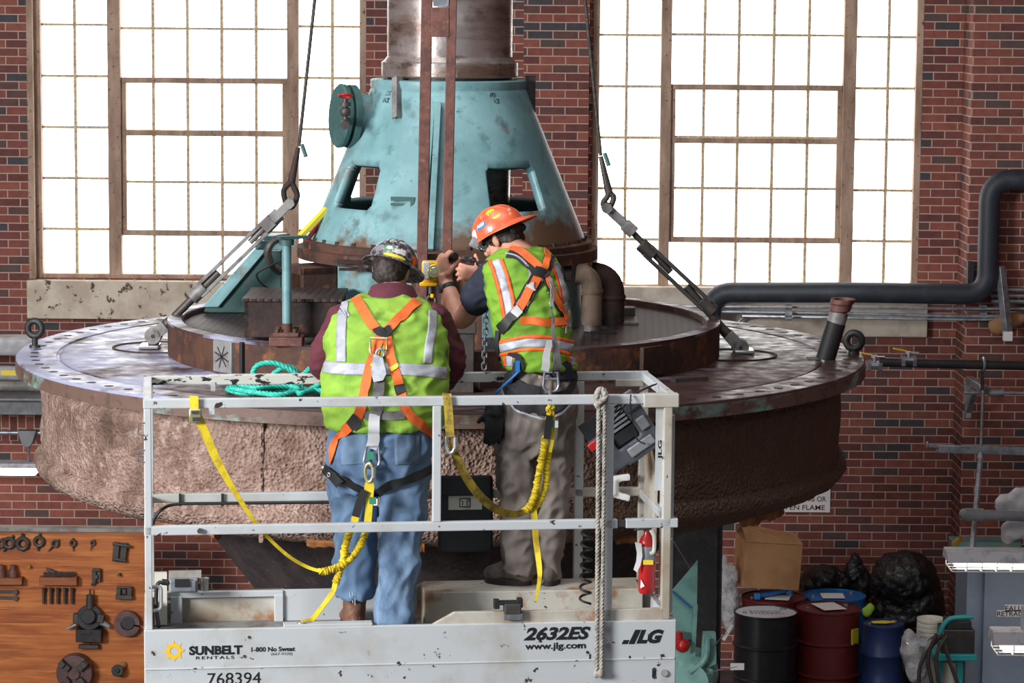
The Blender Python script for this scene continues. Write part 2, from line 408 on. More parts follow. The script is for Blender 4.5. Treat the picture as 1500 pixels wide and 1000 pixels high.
mat('pine', srgb(184,104,44), .5, 0, [(srgb(154,78,28), 3, .42, .58, 6, (.35,1,3.5)), (srgb(202,126,60), 5, .5, .66, 6, (.3,1,5)), (srgb(120,60,28), 7, .6, .7, 5, (.25,1,7))], (10, .05))
mat('pine_block', srgb(150,86,48), .6, 0, [(srgb(110,60,36), 9, .45, .62, 5, (.4,1,4))])
mat('purple_iron', srgb(104,78,76), .55, .2, [(srgb(84,62,60), 12, .45, .62)])
mat('grey_pipe', srgb(150,146,140), .55, 0, [(srgb(120,114,108), 8, .45, .62)])
mat('duct', srgb(190,190,194), .5, 0, [(srgb(160,158,160), 5, .45, .62)])
mat('glass_pane', srgb(245,248,250), .2, emit=((1, 1, .985, 1), WINDOW_GLOW))
mat('sign_maroon', srgb(110,36,44), .5)
mat('clear_glass', srgb(220,225,230), .05, 0, trans=.9)
m_ = MAT
# extra bumps
def add_bump(m, kind):
    nt = m.node_tree; N = nt.nodes; L = nt.links; b = N['Principled BSDF']
    tc = N.new('ShaderNodeTexCoord'); bp = N.new('ShaderNodeBump')
    if kind == 'tread':
        mp = N.new('ShaderNodeMapping'); mp.inputs['Rotation'].default_value = (0, 0, PI/4); L.new(tc.outputs['Object'], mp.inputs[0])
        t = N.new('ShaderNodeTexBrick'); t.inputs['Scale'].default_value = 1; t.inputs['Brick Width'].default_value = .055
        t.inputs['Row Height'].default_value = .03; t.inputs['Mortar Size'].default_value = .008; t.inputs['Mortar Smooth'].default_value = .4
        L.new(mp.outputs[0], t.inputs['Vector']); L.new(t.outputs['Fac'], bp.inputs['Height']); bp.inputs['Strength'].default_value = 1; bp.inputs['Distance'].default_value = .02
        mx = N.new('ShaderNodeMix'); mx.data_type = 'RGBA'; mx.blend_type = 'MULTIPLY'; L.new(t.outputs['Fac'], mx.inputs[0]); L.new(b.inputs['Base Color'].links[0].from_socket, mx.inputs[6]); mx.inputs[7].default_value = (.32, .3, .3, 1); L.new(mx.outputs[2], b.inputs['Base Color'])
    else:
        a = N.new('ShaderNodeTexNoise'); a.inputs['Scale'].default_value = 46; a.inputs['Detail'].default_value = 4; L.new(tc.outputs['Object'], a.inputs['Vector'])
        v = N.new('ShaderNodeTexVoronoi'); v.inputs['Scale'].default_value = 55; L.new(tc.outputs['Object'], v.inputs['Vector'])
        ad = N.new('ShaderNodeMath'); ad.operation = 'ADD'; L.new(a.outputs['Fac'], ad.inputs[0]); L.new(v.outputs['Distance'], ad.inputs[1])
        L.new(ad.outputs[0], bp.inputs['Height']); bp.inputs['Strength'].default_value = .85; bp.inputs['Distance'].default_value = .024
    L.new(bp.outputs[0], b.inputs['Normal'])
def worn_sheen(m, colour):
    """broad pale area, worn paint plus painted window sheen, strongest towards the left of the cover"""
    nt = m.node_tree; N = nt.nodes; L = nt.links; b = N['Principled BSDF']; old = b.inputs['Base Color'].links[0].from_socket
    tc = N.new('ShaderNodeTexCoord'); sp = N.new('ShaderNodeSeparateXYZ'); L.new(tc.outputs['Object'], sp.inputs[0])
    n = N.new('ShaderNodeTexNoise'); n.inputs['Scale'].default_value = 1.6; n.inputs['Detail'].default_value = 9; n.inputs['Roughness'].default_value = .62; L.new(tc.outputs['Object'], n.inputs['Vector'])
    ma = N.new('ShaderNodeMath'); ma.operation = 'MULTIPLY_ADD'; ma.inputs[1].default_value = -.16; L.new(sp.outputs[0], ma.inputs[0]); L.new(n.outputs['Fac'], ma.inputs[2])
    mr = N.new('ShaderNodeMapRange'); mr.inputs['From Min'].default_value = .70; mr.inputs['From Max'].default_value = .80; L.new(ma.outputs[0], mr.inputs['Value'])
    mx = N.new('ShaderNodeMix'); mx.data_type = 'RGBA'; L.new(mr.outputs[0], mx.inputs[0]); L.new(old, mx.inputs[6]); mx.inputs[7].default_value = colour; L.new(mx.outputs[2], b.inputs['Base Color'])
worn_sheen(m_['plate'], srgb(158,160,186))  # lavender window sheen put into the plate colour along with worn paint
def rust_stain(m, colour, kx, kz, z0, lo, hi):
    """iron stain that runs up from the bottom flange of the cone"""
    nt = m.node_tree; N = nt.nodes; L = nt.links; b = N['Principled BSDF']; old = b.inputs['Base Color'].links[0].from_socket
    tc = N.new('ShaderNodeTexCoord'); sp = N.new('ShaderNodeSeparateXYZ'); L.new(tc.outputs['Object'], sp.inputs[0])
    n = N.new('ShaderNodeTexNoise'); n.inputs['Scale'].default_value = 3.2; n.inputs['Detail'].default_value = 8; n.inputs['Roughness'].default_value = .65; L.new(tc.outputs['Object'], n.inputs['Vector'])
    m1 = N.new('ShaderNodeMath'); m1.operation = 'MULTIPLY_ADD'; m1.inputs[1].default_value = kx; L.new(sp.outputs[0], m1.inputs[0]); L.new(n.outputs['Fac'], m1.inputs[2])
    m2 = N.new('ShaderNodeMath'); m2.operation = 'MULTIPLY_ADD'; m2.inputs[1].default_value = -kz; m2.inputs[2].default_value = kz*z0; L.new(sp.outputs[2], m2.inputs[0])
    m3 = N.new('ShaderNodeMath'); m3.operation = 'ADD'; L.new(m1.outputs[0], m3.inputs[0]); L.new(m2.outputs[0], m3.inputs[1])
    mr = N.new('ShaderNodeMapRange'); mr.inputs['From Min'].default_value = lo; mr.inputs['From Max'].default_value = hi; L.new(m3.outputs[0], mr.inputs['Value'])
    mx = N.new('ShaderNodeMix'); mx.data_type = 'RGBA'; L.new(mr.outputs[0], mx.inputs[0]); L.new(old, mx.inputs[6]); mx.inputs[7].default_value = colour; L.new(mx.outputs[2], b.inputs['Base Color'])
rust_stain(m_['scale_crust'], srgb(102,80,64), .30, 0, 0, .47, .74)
m_['teal_cone'] = m_['teal'].copy(); m_['teal_cone'].name = 'teal_cone'
rust_stain(m_['teal_cone'], srgb(98,74,56), .18, .9, .58, .52, .68)
add_bump(m_['tread'], 'tread'); add_bump(m_['scale_crust'], 'crust')

# ================================================================== the hall
YW = 24.5                                   # face of the brick wall
def wx(px, py=300, Y=YW): return at(px, py, Y).x
def wz(py, px=700, Y=YW): return at(px, py, Y).z
XL, XR, ZT = -10.5, 11.0, 13.5
fl = MB().box((.25, 12, -.06), (22, 26, .12)); struct('floor', fl, m_['floor_concrete'], smooth=0)
# window openings: x from left window edges, z from sill to above the frame
LX0, LX1 = wx(50, 250), wx(536, 250); RX0, RX1 = wx(867, 250), wx(1349, 250)
LZ, RZ = wz(409, 300), wz(425, 1100); TOPL, TOPR = wz(409, 300) + .4365*10 + .1, wz(-1, 1100)
def wall_with_holes(x0, x1, z0, z1, holes, y, t):
    mb = MB(); xs = sorted({x0, x1, *[h[0] for h in holes], *[h[1] for h in holes]}); zs = sorted({z0, z1, *[h[2] for h in holes], *[h[3] for h in holes]})
    for i in range(len(xs)-1):
        for j in range(len(zs)-1):
            cx, cz = (xs[i]+xs[i+1])/2, (zs[j]+zs[j+1])/2
            if any(h[0] < cx < h[1] and h[2] < cz < h[3] for h in holes): continue
            mb.box((cx, y+t/2, cz), (xs[i+1]-xs[i], t, zs[j+1]-zs[j]))
    bmesh.ops.remove_doubles(mb.bm, verts=mb.bm.verts, dist=1e-4)
    dead = {}
    for f in mb.bm.faces:
        k = tuple(sorted(v.index for v in f.verts)); dead.setdefault(k, []).append(f)
    bmesh.ops.delete(mb.bm, geom=[f for v in dead.values() if len(v) > 1 for f in v], context='FACES')
    return mb
RTOP = wz(-14, 1100)
mbw = wall_with_holes(XL, XR, 0, ZT, [(LX0, LX1, LZ, TOPL), (RX0, RX1, RZ, RTOP)], YW, .36)
struct('wall_back', mbw, BRICK, smooth=0, origin=(0, YW, 0.03))
# pilasters
px0 = wx(1416, 400, YW-.5)
struct('pilaster_right', MB().box(((px0+XR)/2, YW-.25, ZT/2), (XR-px0, .5, ZT)), BRICK, smooth=0, origin=(0.04, YW-.5, 0.03))
pm0, pm1 = wx(766, 200, YW-.12), wx(862, 200, YW-.12)
struct('pilaster_middle', MB().box(((pm0+pm1)/2, YW-.06, ZT/2), (pm1-pm0, .12, ZT)), BRICK, smooth=0, origin=(0.11, YW-.12, 0.0))
struct('wall_right', MB().box((XR+.15, 12, ZT/2), (.3, 26, ZT)), BRICK, smooth=0, origin=(XR, 0, 0))
struct('wall_left', MB().box((XL-.15, 12, ZT/2), (.3, 26, ZT)), BRICK, smooth=0, origin=(XL, 0, 0))
struct('shade_slab', MB().box((.25, 1.8, 4.2), (21, 7.6, .3)), m_['floor_concrete'], smooth=0)  # unseen slab added beneath the camera to shade the lower hall
struct('ceiling', MB().box((.25, 12, ZT+.1), (22, 26, .2)), m_['plaster'], smooth=0)
# soldier course (upright bricks) low on the left wall
sz0, sz1 = wz(645, 30), wz(604, 30)
struct('trim_1', MB().box(((XL+wx(240, 620))/2, YW-.01, (sz0+sz1)/2), (wx(240, 620)-XL, .02, sz1-sz0)), BRICKV, smooth=0, origin=(0, YW-.02, sz0))

def window(name, x0, x1, z0, ztop, colx, mull, rowz, hopper, zrail):
    """steel-sash factory window: colx = muntin x, mull = mullion (x, w), rowz = muntin z, hopper = heavy sash rails (z) in the centre bay"""
    root = thing(name, ((x0+x1)/2, YW+.1, z0), None, None); root['kind'] = 'structure'
    y = YW + .12
    g = MB().box(((x0+x1)/2, y+.03, (z0+ztop)/2), (x1-x0, .012, ztop-z0)); obj('pane', g, m_['glass_pane'], root, smooth=0)
    fr = MB()
    fw = .058
    fr.box((x0+fw/2, y-.02, (z0+ztop)/2), (fw, .14, ztop-z0)); fr.box((x1-fw/2, y-.02, (z0+ztop)/2), (fw, .14, ztop-z0))
    fr.box(((x0+x1)/2, y-.02, z0+.018), (x1-x0-2*fw-.004, .136, .036)); fr.box(((x0+x1)/2, y-.02, ztop-.03), (x1-x0-2*fw-.004, .136, .06))
    obj('window_frame', fr, m_['window_wood'], root, smooth=0, bevel=.004)
    for mx, mw in mull:
        obj('mullion', MB().box((mx, y-.03, (z0+ztop)/2), (mw, .13, ztop-z0-.04)), m_['window_wood'], root, smooth=0, bevel=.006)
    mu = MB()
    for cx in colx: mu.box((cx, y, (z0+ztop)/2), (.025, .05, ztop-z0-.02))
    edges = [x0+fw] + [v for m, w in mull for v in (m-w/2, m+w/2)] + [x1-fw]
    for bay in range(3):
        a, b = edges[bay*2], edges[bay*2+1]
        for z in (rowz[1] if bay == 1 else rowz[0]): mu.box(((a+b)/2, y, z), (b-a-.004, .044, .022))
    obj('muntins', mu, m_['muntin'], root, smooth=0)
    a, b = edges[2], edges[3]; hs = MB()
    for z in hopper: hs.box(((a+b)/2, y-.02, z), (b-a-.006, .07, .048))
    hs.box((a+.02, y-.02, (hopper[0]+hopper[-1])/2), (.044, .064, abs(hopper[0]-hopper[-1])-.049)); hs.box((b-.02, y-.02, (hopper[0]+hopper[-1])/2), (.044, .064, abs(hopper[0]-hopper[-1])-.049))
    obj('hopper_sash', hs, m_['window_wood'], root, smooth=0, bevel=.004)
    return root
yy = YW+.12
def zz(py, px): return at(px, py, yy).z
def xx(px, py=260): return at(px, py, yy).x
dz = (zz(36, 110)-zz(335, 110))/4
rl = [zz(335, 110)+dz*k for k in range(0, 9)]
rc = [zz(341, 300)+dz*k for k in range(0, 9)]
window('window_1', LX0, LX1, LZ, TOPL, [xx(p) for p in (112, 226, 276, 326, 376, 487)], [(xx(170), .11), (xx(430), .10)], (rl, rc), [zz(341, 300), zz(195, 300), zz(118, 300)], 0)
rr = [zz(353, 1290)+dz*k for k in range(0, 5)]
rc2 = [zz(350, 1100)+dz*k for k in range(0, 5)]
window('window_2', RX0, RX1, RZ, RTOP, [xx(p) for p in (916, 1029, 1079, 1130, 1181, 1297)], [(xx(973), .09), (xx(1240), .11)], (rr, rc2), [zz(351, 1100), zz(206, 1100), zz(128, 1100)], 0)
# stone sills
a = wx(42, 440); b = wx(560, 440)
struct('trim_2', MB().box(((a+b)/2, YW-.04, (wz(410, 200)+wz(466, 200))/2), (b-a, .12, wz(410, 200)-wz(466, 200))), m_['concrete'], smooth=0, bevel=.01)
a = wx(880, 450); b = wx(1357, 450)
struct('trim_3', MB().box(((a+b)/2, YW-.04, (wz(420, 1100)+wz(490, 1100))/2), (b-a, .12, wz(420, 1100)-wz(490, 1100))), m_['concrete_clean'], smooth=0, bevel=.01)
# pale jamb edges of worn paint beside the left window
struct('trim_4', MB().box((wx(47, 250), YW-.01, (LZ+TOPL)/2), (.05, .1, TOPL-LZ)), m_['window_wood'], smooth=0)

# ================================================================== pipes on the right wall
def pipe(px, Y, r, rb=None, n=14):
    return MB().tube(px, r, n)
Yp = 23.78
def arc_path(pts, rad, n=6):
    """poly line with rounded corners"""
    P = [Vector(p) for p in pts]; out = [P[0]]
    for i in range(1, len(P)-1):
        d0 = (P[i-1]-P[i]).normalized(); d1 = (P[i+1]-P[i]).normalized()
        a, b = P[i]+d0*rad, P[i]+d1*rad
        for k in range(n+1):
            t = k/n; out.append(a*(1-t)**2 + P[i]*2*t*(1-t) + b*t*t)
    out.append(P[-1]); return out
big = arc_path([at(1040, 494, 24.56), at(1040, 490, 24.15), at(1042, 428, 24.1), at(1250, 428, Yp), at(1446, 431, Yp), at(1450, 264, Yp), at(1560, 263, Yp)], .19, 8)
ins = one('insulated_pipe', MB().tube(big, .088, 18), m_['insulation'], 'thick black insulated pipe bending up the wall under the right window', 'pipe', smooth=60)
cond = [(985, 448, 1520, 452, .014), (985, 455, 1520, 463, .016), (1085, 463, 1520, 468, .012)]
cl = ['pale thin conduit nearest below the thick black pipe', 'middle thin conduit of the three under the black pipe', 'lowest thin conduit under the black pipe, running along the pale sill']
for (x0, y0, x1, y1, r), lab in zip(cond, cl):
    p = [at(x0, y0, 24.52), at(x0+3, y0, 24.2), at(1250, y0*.5+y1*.5, 23.9), at(1405, y1, 23.88), at(x1, y1, 23.88)]
    mb = MB().tube(p, r, 8)
    for q in (1150, 1435): mb.cyl(at(q, y1-2, 23.9), at(q+10, y1-2, 23.9), r*1.7, n=8)
    one('conduit', mb, m_['galv'], lab, 'conduit')
for k, (y, lab) in enumerate(((424, 'uppermost short conduit right of the black pipe bend'), (433, 'second short conduit right of the black pipe bend'), (441, 'third short conduit right of the black pipe bend'))):
    one('conduit', MB().tube([at(1452, y, 23.9), at(1520, y+1, 23.9)], .016, 8), m_['galv'], lab, 'conduit')
one('conduit', MB().tube(arc_path([at(1075, 492, 24.3), at(1080, 466, 24.3), at(1140, 459, 24.3), at(1240, 459, 24.25)], .1), .014, 8), m_['galv'], 'bent thin conduit curling down the pale sill behind the turbine', 'conduit')
# pipe hanger strut leaning on the wall
t = thing('pipe_bracket', at(1466, 500, 23.8), 'slanting grey strut bracket ending in a white cap, right of the black pipe', 'bracket')
obj('strut', MB().bar(at(1465, 390, 23.8), at(1476, 490, 23.72), .07, .06), m_['galv'], t, bevel=.004)
obj('end_cap', MB().box(at(1476, 492, 23.7), (.075, .07, .08)), m_['label_white'], t, bevel=.004)
one('torn_insulation', fuse(MB().sph(at(1476, 470, 23.9), (.14, .06, .07)).sph(at(1462, 476, 23.9), (.09, .05, .09)).sph(at(1490, 466, 23.9), (.1, .05, .05)), .02, 2), m_['cardboard'], 'brown torn wrapping patch on the bricks behind the slanting strut', 'insulation')
one('black_channel', MB().box(at(1421, 400, 23.9), (.05, .08, .2)), m_['black_iron'], 'short black channel on the bricks left of the black pipe riser', 'bracket')
# lower pipe with two ball valves
Yq = 22.6
one('black_pipe', MB().cyl(at(1288, 530, Yq), at(1520, 536, Yq), .038, n=14), m_['black_iron'], 'long thin black pipe crossing the brick wall at right below the conduits', 'pipe', smooth=60)
def valve(px, py, Y, lab):
    t = thing('ball_valve', at(px, py+12, Y), lab, 'valve', 'ball valves by the wall pipe')
    c = at(px, py+6, Y); m = MB().cyl(c+Vector((-.05,0,0)), c+Vector((.05,0,0)), .035, n=8).cyl(c+Vector((-.06,0,0)), c+Vector((-.03,0,0)), .05, n=6).cyl(c+Vector((.03,0,0)), c+Vector((.06,0,0)), .05, n=6)
    obj('valve_body', m, m_['galv'], t)
    obj('stem', MB().cyl(c, c+Vector((0,0,.08)), .015, n=8).cyl(c+Vector((0,0,.06)), c+Vector((.0,0,.075)), .03, n=8).box(c+Vector((.03,0,.07)), (.1,.03,.008)), m_['galv'], t)
    obj('handle', MB().bar(c+Vector((-.02,-.02,.085)), c+Vector((-.13,-.06,.11)), .024, .012), m_['label_yellow'], t, bevel=.003)
valve(1281, 529, Yq, 'ball valve with yellow handle fixed on the end of the thin black pipe')
valve(1331, 523, Yq, 'ball valve with yellow handle further right on the thin black pipe')
# wall bracket and rod work
t = thing('strut_bracket', at(1430, 575, 23.4), 'grey triangular strut bracket under the thin black pipe', 'bracket')
obj('arm', MB().bar(at(1420, 556, 23.6), at(1445, 572, 23.2), .06, .06), m_['galv'], t, bevel=.004)
obj('brace', MB().bar(at(1417, 560, 23.8), at(1418, 612, 23.8), .05, .05).bar(at(1428, 572, 23.6), at(1418, 605, 23.8), .045, .03), m_['galv'], t, bevel=.004)
obj('clamp', MB().torus(at(1441, 533, Yq), .05, .012, (1,0,0), 16, 6).bar(at(1439, 540, Yq), at(1439, 575, 23.2), .03, .02).sph(at(1440, 568, 23.15), .035), m_['galv'], t)
one('rail_tube', MB().cyl(at(1412, 575, 23.25), at(1520, 576, 23.25), .016, n=8).cyl(at(1448, 575, 23.25), at(1470, 575.3, 23.25), .03, n=10), m_['galv'], 'thin grey tube held by the triangular strut bracket', 'tube')
one('threaded_rod', MB().cyl(at(1440, 572, 22.2), at(1437, 655, 22.2), .012, n=8), m_['galv'], 'thin upright rod above the upper hanging strut rail', 'rod', 'lamp hanger rods')
one('strut_rail', MB().bar(at(1374, 657, 22.2), at(1520, 661, 22.2), .05, .062).cyl(at(1360, 653, 22.2), at(1385, 655, 22.2), .018, n=8).cyl(at(1357, 652, 22.2), at(1360, 652, 22.2), .03, n=8), m_['galv'], 'upper grey strut rail hanging level in front of the bricks', 'rail', bevel=.004)
one('threaded_rod', MB().cyl(at(1437, 664, 22.1), at(1424, 806, 21.6), .022, n=8).sph(at(1436, 670, 22.1), .03), m_['galv'], 'thick leaning rod between the upper strut rail and the caged lamp', 'rod', 'lamp hanger rods')
one('strut_rail', MB().cyl(at(1425, 753, 21.6), at(1520, 757, 21.6), .04, n=12).cyl(at(1414, 753, 21.6), at(1440, 754, 21.6), .05, n=10).sph(at(1413, 753, 21.6), .045), m_['grey_light'], 'lower round grey rail under the pale plastic sheet', 'rail')
wb = MB()
for (x, y, rx, rz) in ((1488, 740, .16, .1), (1472, 738, .09, .08), (1500, 727, .15, .08), (1490, 775, .13, .08), (1478, 782, .06, .07), (1505, 760, .12, .1)): wb.sph(at(x, y, 21.75), (rx, .07, rz))
one('plastic_sheet', fuse(wb, .018, 3, lambda p: .02*noise.noise(p*14)), m_['bag_white'], 'crumpled pale plastic sheet hung over the lower grey rail', 'plastic sheet', smooth=60)
t = thing('green_tray', at(1440, 803, 21.9), 'dull green tray behind the upper caged lamp', 'tray')
obj('tray', MB().box(at(1442, 796, 21.95), (.54, .2, .08)), m_['teal_dark'], t, bevel=.006)
obj('brass_fitting', MB().cyl(at(1397, 797, 21.8), at(1408, 789, 21.75), .022, n=10), m_['brass'], t)
def lamp_fixture(x0, y0, x1, z_h, Y, lab):
    """strip lamp with wire cage; top left pixel (x0, y0)"""
    p = at(x0, y0, Y); L = 1.3; s = 1/ppm(Y)
    t = thing('strip_lamp', p, lab, 'lamp', 'caged strip lamps')
    h = z_h*s
    sec = [(0, -.1, 0), (0, .1, 0), (0, .15, -h*.55), (0, -.15, -h*.55)]
    obj('housing', MB().prism([p+Vector(q) for q in sec], (L, 0, 0)), m_['fixture'], t, bevel=.005)
    obj('tube', MB().box(p+Vector((L/2+.03, 0, -h*.72)), (L-.08, .24, h*.36)), m_['lamp'], t, bevel=.01)
    cg = MB()
    for k in range(12):
        x = .03 + k*.115
        cg.tube([p+Vector((x, -.155, -h*.5)), p+Vector((x, -.15, -h)), p+Vector((x, .15, -h)), p+Vector((x, .155, -h*.5))], .005, 5)
    for yy_ in (-.15, -.05, .05, .15): cg.tube([p+Vector((.03, yy_, -h)), p+Vector((L, yy_, -h))], .005, 5)
    cg.tube([p+Vector((.03, -.155, -h*.75)), p+Vector((L, -.155, -h*.75))], .004, 5)
    obj('wire_cage', cg, m_['label_white'], t)
    return t
lamp_fixture(1385, 804, 1600, 28, 21.5, 'upper caged strip lamp, above the grey cabinet door')
lamp_fixture(1452, 921, 1600, 33, 20.6, 'lower caged strip lamp in front of the cabinet lettering')
one('threaded_rod', MB().box(at(1499, 906, 20.6), (.035, .03, .2)), m_['fixture'], 'short pale hanger just above the lower caged lamp', 'rod', 'lamp hanger rods')

# cabinet
Yc = 22.3; s = 1/ppm(Yc); c0 = at(1418, 826, Yc)
t = thing('steel_cabinet', (c0.x+.6, Yc+.3, 0), 'tall blue grey steel cabinet with black on white lettering', 'cabinet')
obj('carcass', MB().box((c0.x+.6, Yc+.31, c0.z/2), (1.2, .58, c0.z)), m_['cabinet'], t, bevel=.006)
obj('door', MB().box((c0.x+.66, Yc-.01, c0.z/2), (1.06, .05, c0.z-.06)), m_['cabinet'], t, bevel=.006)
for tx, py, x0, w in (('FALL', 890, 1473, 24), ('RETRAC', 898, 1461, 38)):
    p = at(x0, py+4.5, Yc-.05); q = at(x0-1, py+5, Yc-.04)
    l = obj('label_strip', MB().box((q.x+(w+4)*s/2, Yc-.037, q.z+5*s), ((w+4)*s, .004, 10*s)), m_['label_white'], t, smooth=0)
    obj('lettering', xform(text_mb(tx, width=w*s, height=7.4*s, bold=.01), Matrix.Translation((p.x, Yc-.0405, p.z))), m_['decal_black'], l, smooth=0)

# drums
def drum(px, py, Y, hw, col, lid, lab, top_in=.012, h=.88, ribs=(.3, .6)):
    c = at(px, py, Y); r = hw/ppm(Y); H = c.z; x = c.x
    t = thing('steel_drum', (x, Y, 0), lab, 'drum', 'drums along the wall')
    pr = [(r*.97, 0), (r, .02)]
    for f in ribs:
        z = H - H*f; pr += []
    for z in sorted(H - H*f for f in ribs): pr += [(r, z-.016), (r*1.05, z-.006), (r*1.05, z+.006), (r, z+.016)]
    pr += [(r, H-.02), (r*1.025, H-.015), (r*1.025, H), (r*.985, H), (r*.985, H-top_in)]
    pr += [(0.001, H-top_in)]
    obj('drum_body', MB().lathe(pr, (x, Y, 0), n=40), m_[col], t)
    obj('lid', MB().lathe([(r*.98, H-top_in+.001), (r*.98, H-top_in+.004), (.001, H-top_in+.004)], (x, Y, 0), n=40), m_[lid], t)
    b = MB()
    for a_, rr_ in ((.6, .026), (3.4, .016)): b.lathe([(rr_, 0), (rr_, .014), (rr_*.7, .016), (.001, .016)], (x+r*.72*math.cos(a_), Y+r*.72*math.sin(a_), H-top_in+.004), n=12)
    obj('bung', b, m_['galv'], t)
    return t, Vector((x, Y, H-top_in+.004)), r
t, c, r = drum(1121.5, 895, 22.85, 46.5, 'drum_black', 'lid_white', 'black steel drum with a pale lid, nearest the teal machine')
def scribble(t, c, dx, dy, w, rows, m):
    mb = MB(); rng = random.Random(rows*7+int(w*1000))
    for k in range(rows):
        x = -w/2
        while x < w/2:
            L = rng.uniform(.01, .03); mb.box(c+Vector((dx+x+L/2, dy+k*.035, .0015)), (L, .016, .001)); x += L+.012
    obj('stencil_marks', mb, m_[m], t, smooth=0)
scribble(t, c, .0, -.06, .26, 4, 'decal_grey')
t, c, r = drum(1214, 889, 23.0, 46.5, 'drum_red', 'drum_red', 'dark red steel drum with a white paper on its lid, right of the black drum')
one('paper_sheet', MB().box(c+Vector((0, .0, .016)), (.2, .27, .003), rotm('Z', .3)), m_['paper'], 'white paper lying on the front red drum', 'paper', smooth=0)
obj('side_label', MB().box((c.x+r*.78, c.y-r*.66, c.z-.2), (.09, .01, .13), rotm('Z', .86)), m_['label_yellow'], t, smooth=0)
t, c, r = drum(1133, 873, 23.46, 47, 'drum_red', 'drum_red', 'dark red steel drum half hidden behind the black one, under the carton')
one('paper_sheet', MB().box(c+Vector((.03, -.08, .016)), (.2, .18, .003), rotm('Z', -.2)), m_['paper'], 'white paper lying on the rear red drum under the blue clamp', 'paper', smooth=0)
q = c+Vector((.0, -.05, .04))
one('drum_wrench', MB().bar(q+Vector((-.15,-.1,0)), q+Vector((.12,.07,.02)), .04, .03).box(q+Vector((-.15,-.1,0)), (.05,.05,.05)).box(q+Vector((.13,.08,.02)), (.05,.06,.07)), m_['plastic_blue'], 'blue clamp tool lying on the rear red drum', 'tool', bevel=.004)
t, c, r = drum(1222, 871, 23.6, 46, 'plastic_blue', 'plastic_blue', 'bright blue plastic drum behind the front red one', ribs=(.12, .5))
one('paper_sheet', MB().box(c+Vector((-.02, -.06, .014)), (.19, .2, .003)), m_['paper'], 'white label sheet lying on the bright blue drum', 'paper', smooth=0)
t, c, r = drum(1294, 912, 22.75, 30.5, 'drum_blue', 'drum_blue', 'narrow navy blue drum right of the front red drum')
one('yellow_rag', MB().prism([c+Vector(v) for v in ((-.1,.0,.014), (.0,.03,.014), (.1,.0,.014), (.02,-.05,.014), (-.09,-.04,.014))], (0,0,.008)), m_['label_yellow'], 'scrap of yellow paper lying on the narrow navy drum', 'paper', smooth=0)
# cardboard box
cb = at(1124, 822, 23.5); R = (rotm('Y', .07) @ rotm('Z', .12)); s = 1/ppm(23.5)
t = thing('cardboard_box', at(1124, 862, 23.5), 'large brown cardboard box tilted on top of the rear red drum', 'box')
obj('carton', MB().box(cb, (86*s, .42, 68*s), R), m_['cardboard'], t, smooth=0, bevel=.004)
tp = cb + R @ Vector((0, 0, 34*s))
obj('flap', MB().prism([tp + R @ Vector(v) for v in ((-43*s, -.21, .004), (43*s, -.21, .004), (40*s, .02, .05), (-43*s, .02, .1))], (0, .004, .006)), m_['cardboard'], t, smooth=0)
obj('flap', MB().prism([tp + R @ Vector(v) for v in ((-43*s, .21, .004), (43*s, .21, .004), (43*s, .04, .03), (-43*s, .02, .12))], (0, .004, .006)), m_['cardboard'], t, smooth=0)
# rubbish bags
def bag(name, lumps, Y, m, lab, seed, cat, amp=.035, floor=True):
    mb = MB()
    for x, y, rx, rz in lumps: mb.sph(at(x, y, Y), (rx/ppm(Y), min(.3, rx/ppm(Y)*.9), rz/ppm(Y)))
    off = Vector((seed*3.1, 0, 0))
    f = lambda p: amp*(abs(noise.noise((p+off)*9))-.25) + amp*.5*noise.noise((p+off)*24)
    return one(name, fuse(mb, .022, 2, f), m, lab, cat, smooth=60)
bag('rubbish_bag', [(1325, 850, 52, 46), (1340, 890, 46, 60), (1315, 905, 40, 70), (1350, 960, 34, 80), (1318, 975, 44, 70), (1300, 850, 25, 30)], 23.7, m_['bag_black'], 'huge bulging black rubbish bag in the corner by the pilaster', 1, 'bag')
bag('rubbish_bag', [(1206, 846, 32, 20), (1195, 855, 28, 18), (1225, 852, 24, 18)], 24.05, m_['bag_black'], 'flat black rubbish bag behind the bright blue drum', 2, 'bag')
bag('rubbish_bag', [(1252, 848, 21, 30), (1253, 825, 11, 18), (1262, 858, 22, 22)], 24.15, m_['bag_black'], 'black rubbish bag with a tied pointed neck, between the other two', 3, 'bag')
bag('clear_bag', [(1063, 865, 14, 40), (1070, 890, 15, 40), (1060, 830, 7, 20), (1073, 850, 8, 24)], 23.3, m_['bag_clear'], 'clear plastic bag squeezed left of the carton', 4, 'bag', .02)
bag('clear_bag', [(1337, 955, 18, 28), (1332, 940, 13, 20), (1342, 978, 17, 26)], 22.2, m_['bag_clear'], 'clear plastic bag slumped below the white buckets', 5, 'bag', .02)
bag('hivis_cloth', [(1270, 896, 9, 9), (1275, 890, 6, 8)], 22.95, m_['vest'], 'bit of lime yellow cloth between the blue drums', 6, 'cloth', .01)
# stack of buckets
t = thing('plastic_bucket', at(1363, 935, 22.4), 'stack of white plastic buckets below the black rubbish bag', 'bucket')
s = 1/ppm(22.4); p = at(1363, 930, 22.4)
for k in range(4):
    z = p.z + k*7*s
    obj('bucket_rim', MB().lathe([(19*s, -.02), (20*s, 0), (20.8*s, .005), (20.8*s, .028), (19.6*s, .03), (19*s, .0)], (p.x, 22.4, z), n=32), m_['bucket'], t)
obj('bucket_wall', MB().lathe([(15*s, 0.0), (19*s, p.z), (18.5*s, p.z), (14.5*s, .01)], (p.x, 22.4, 0), n=32), m_['bucket'], t)
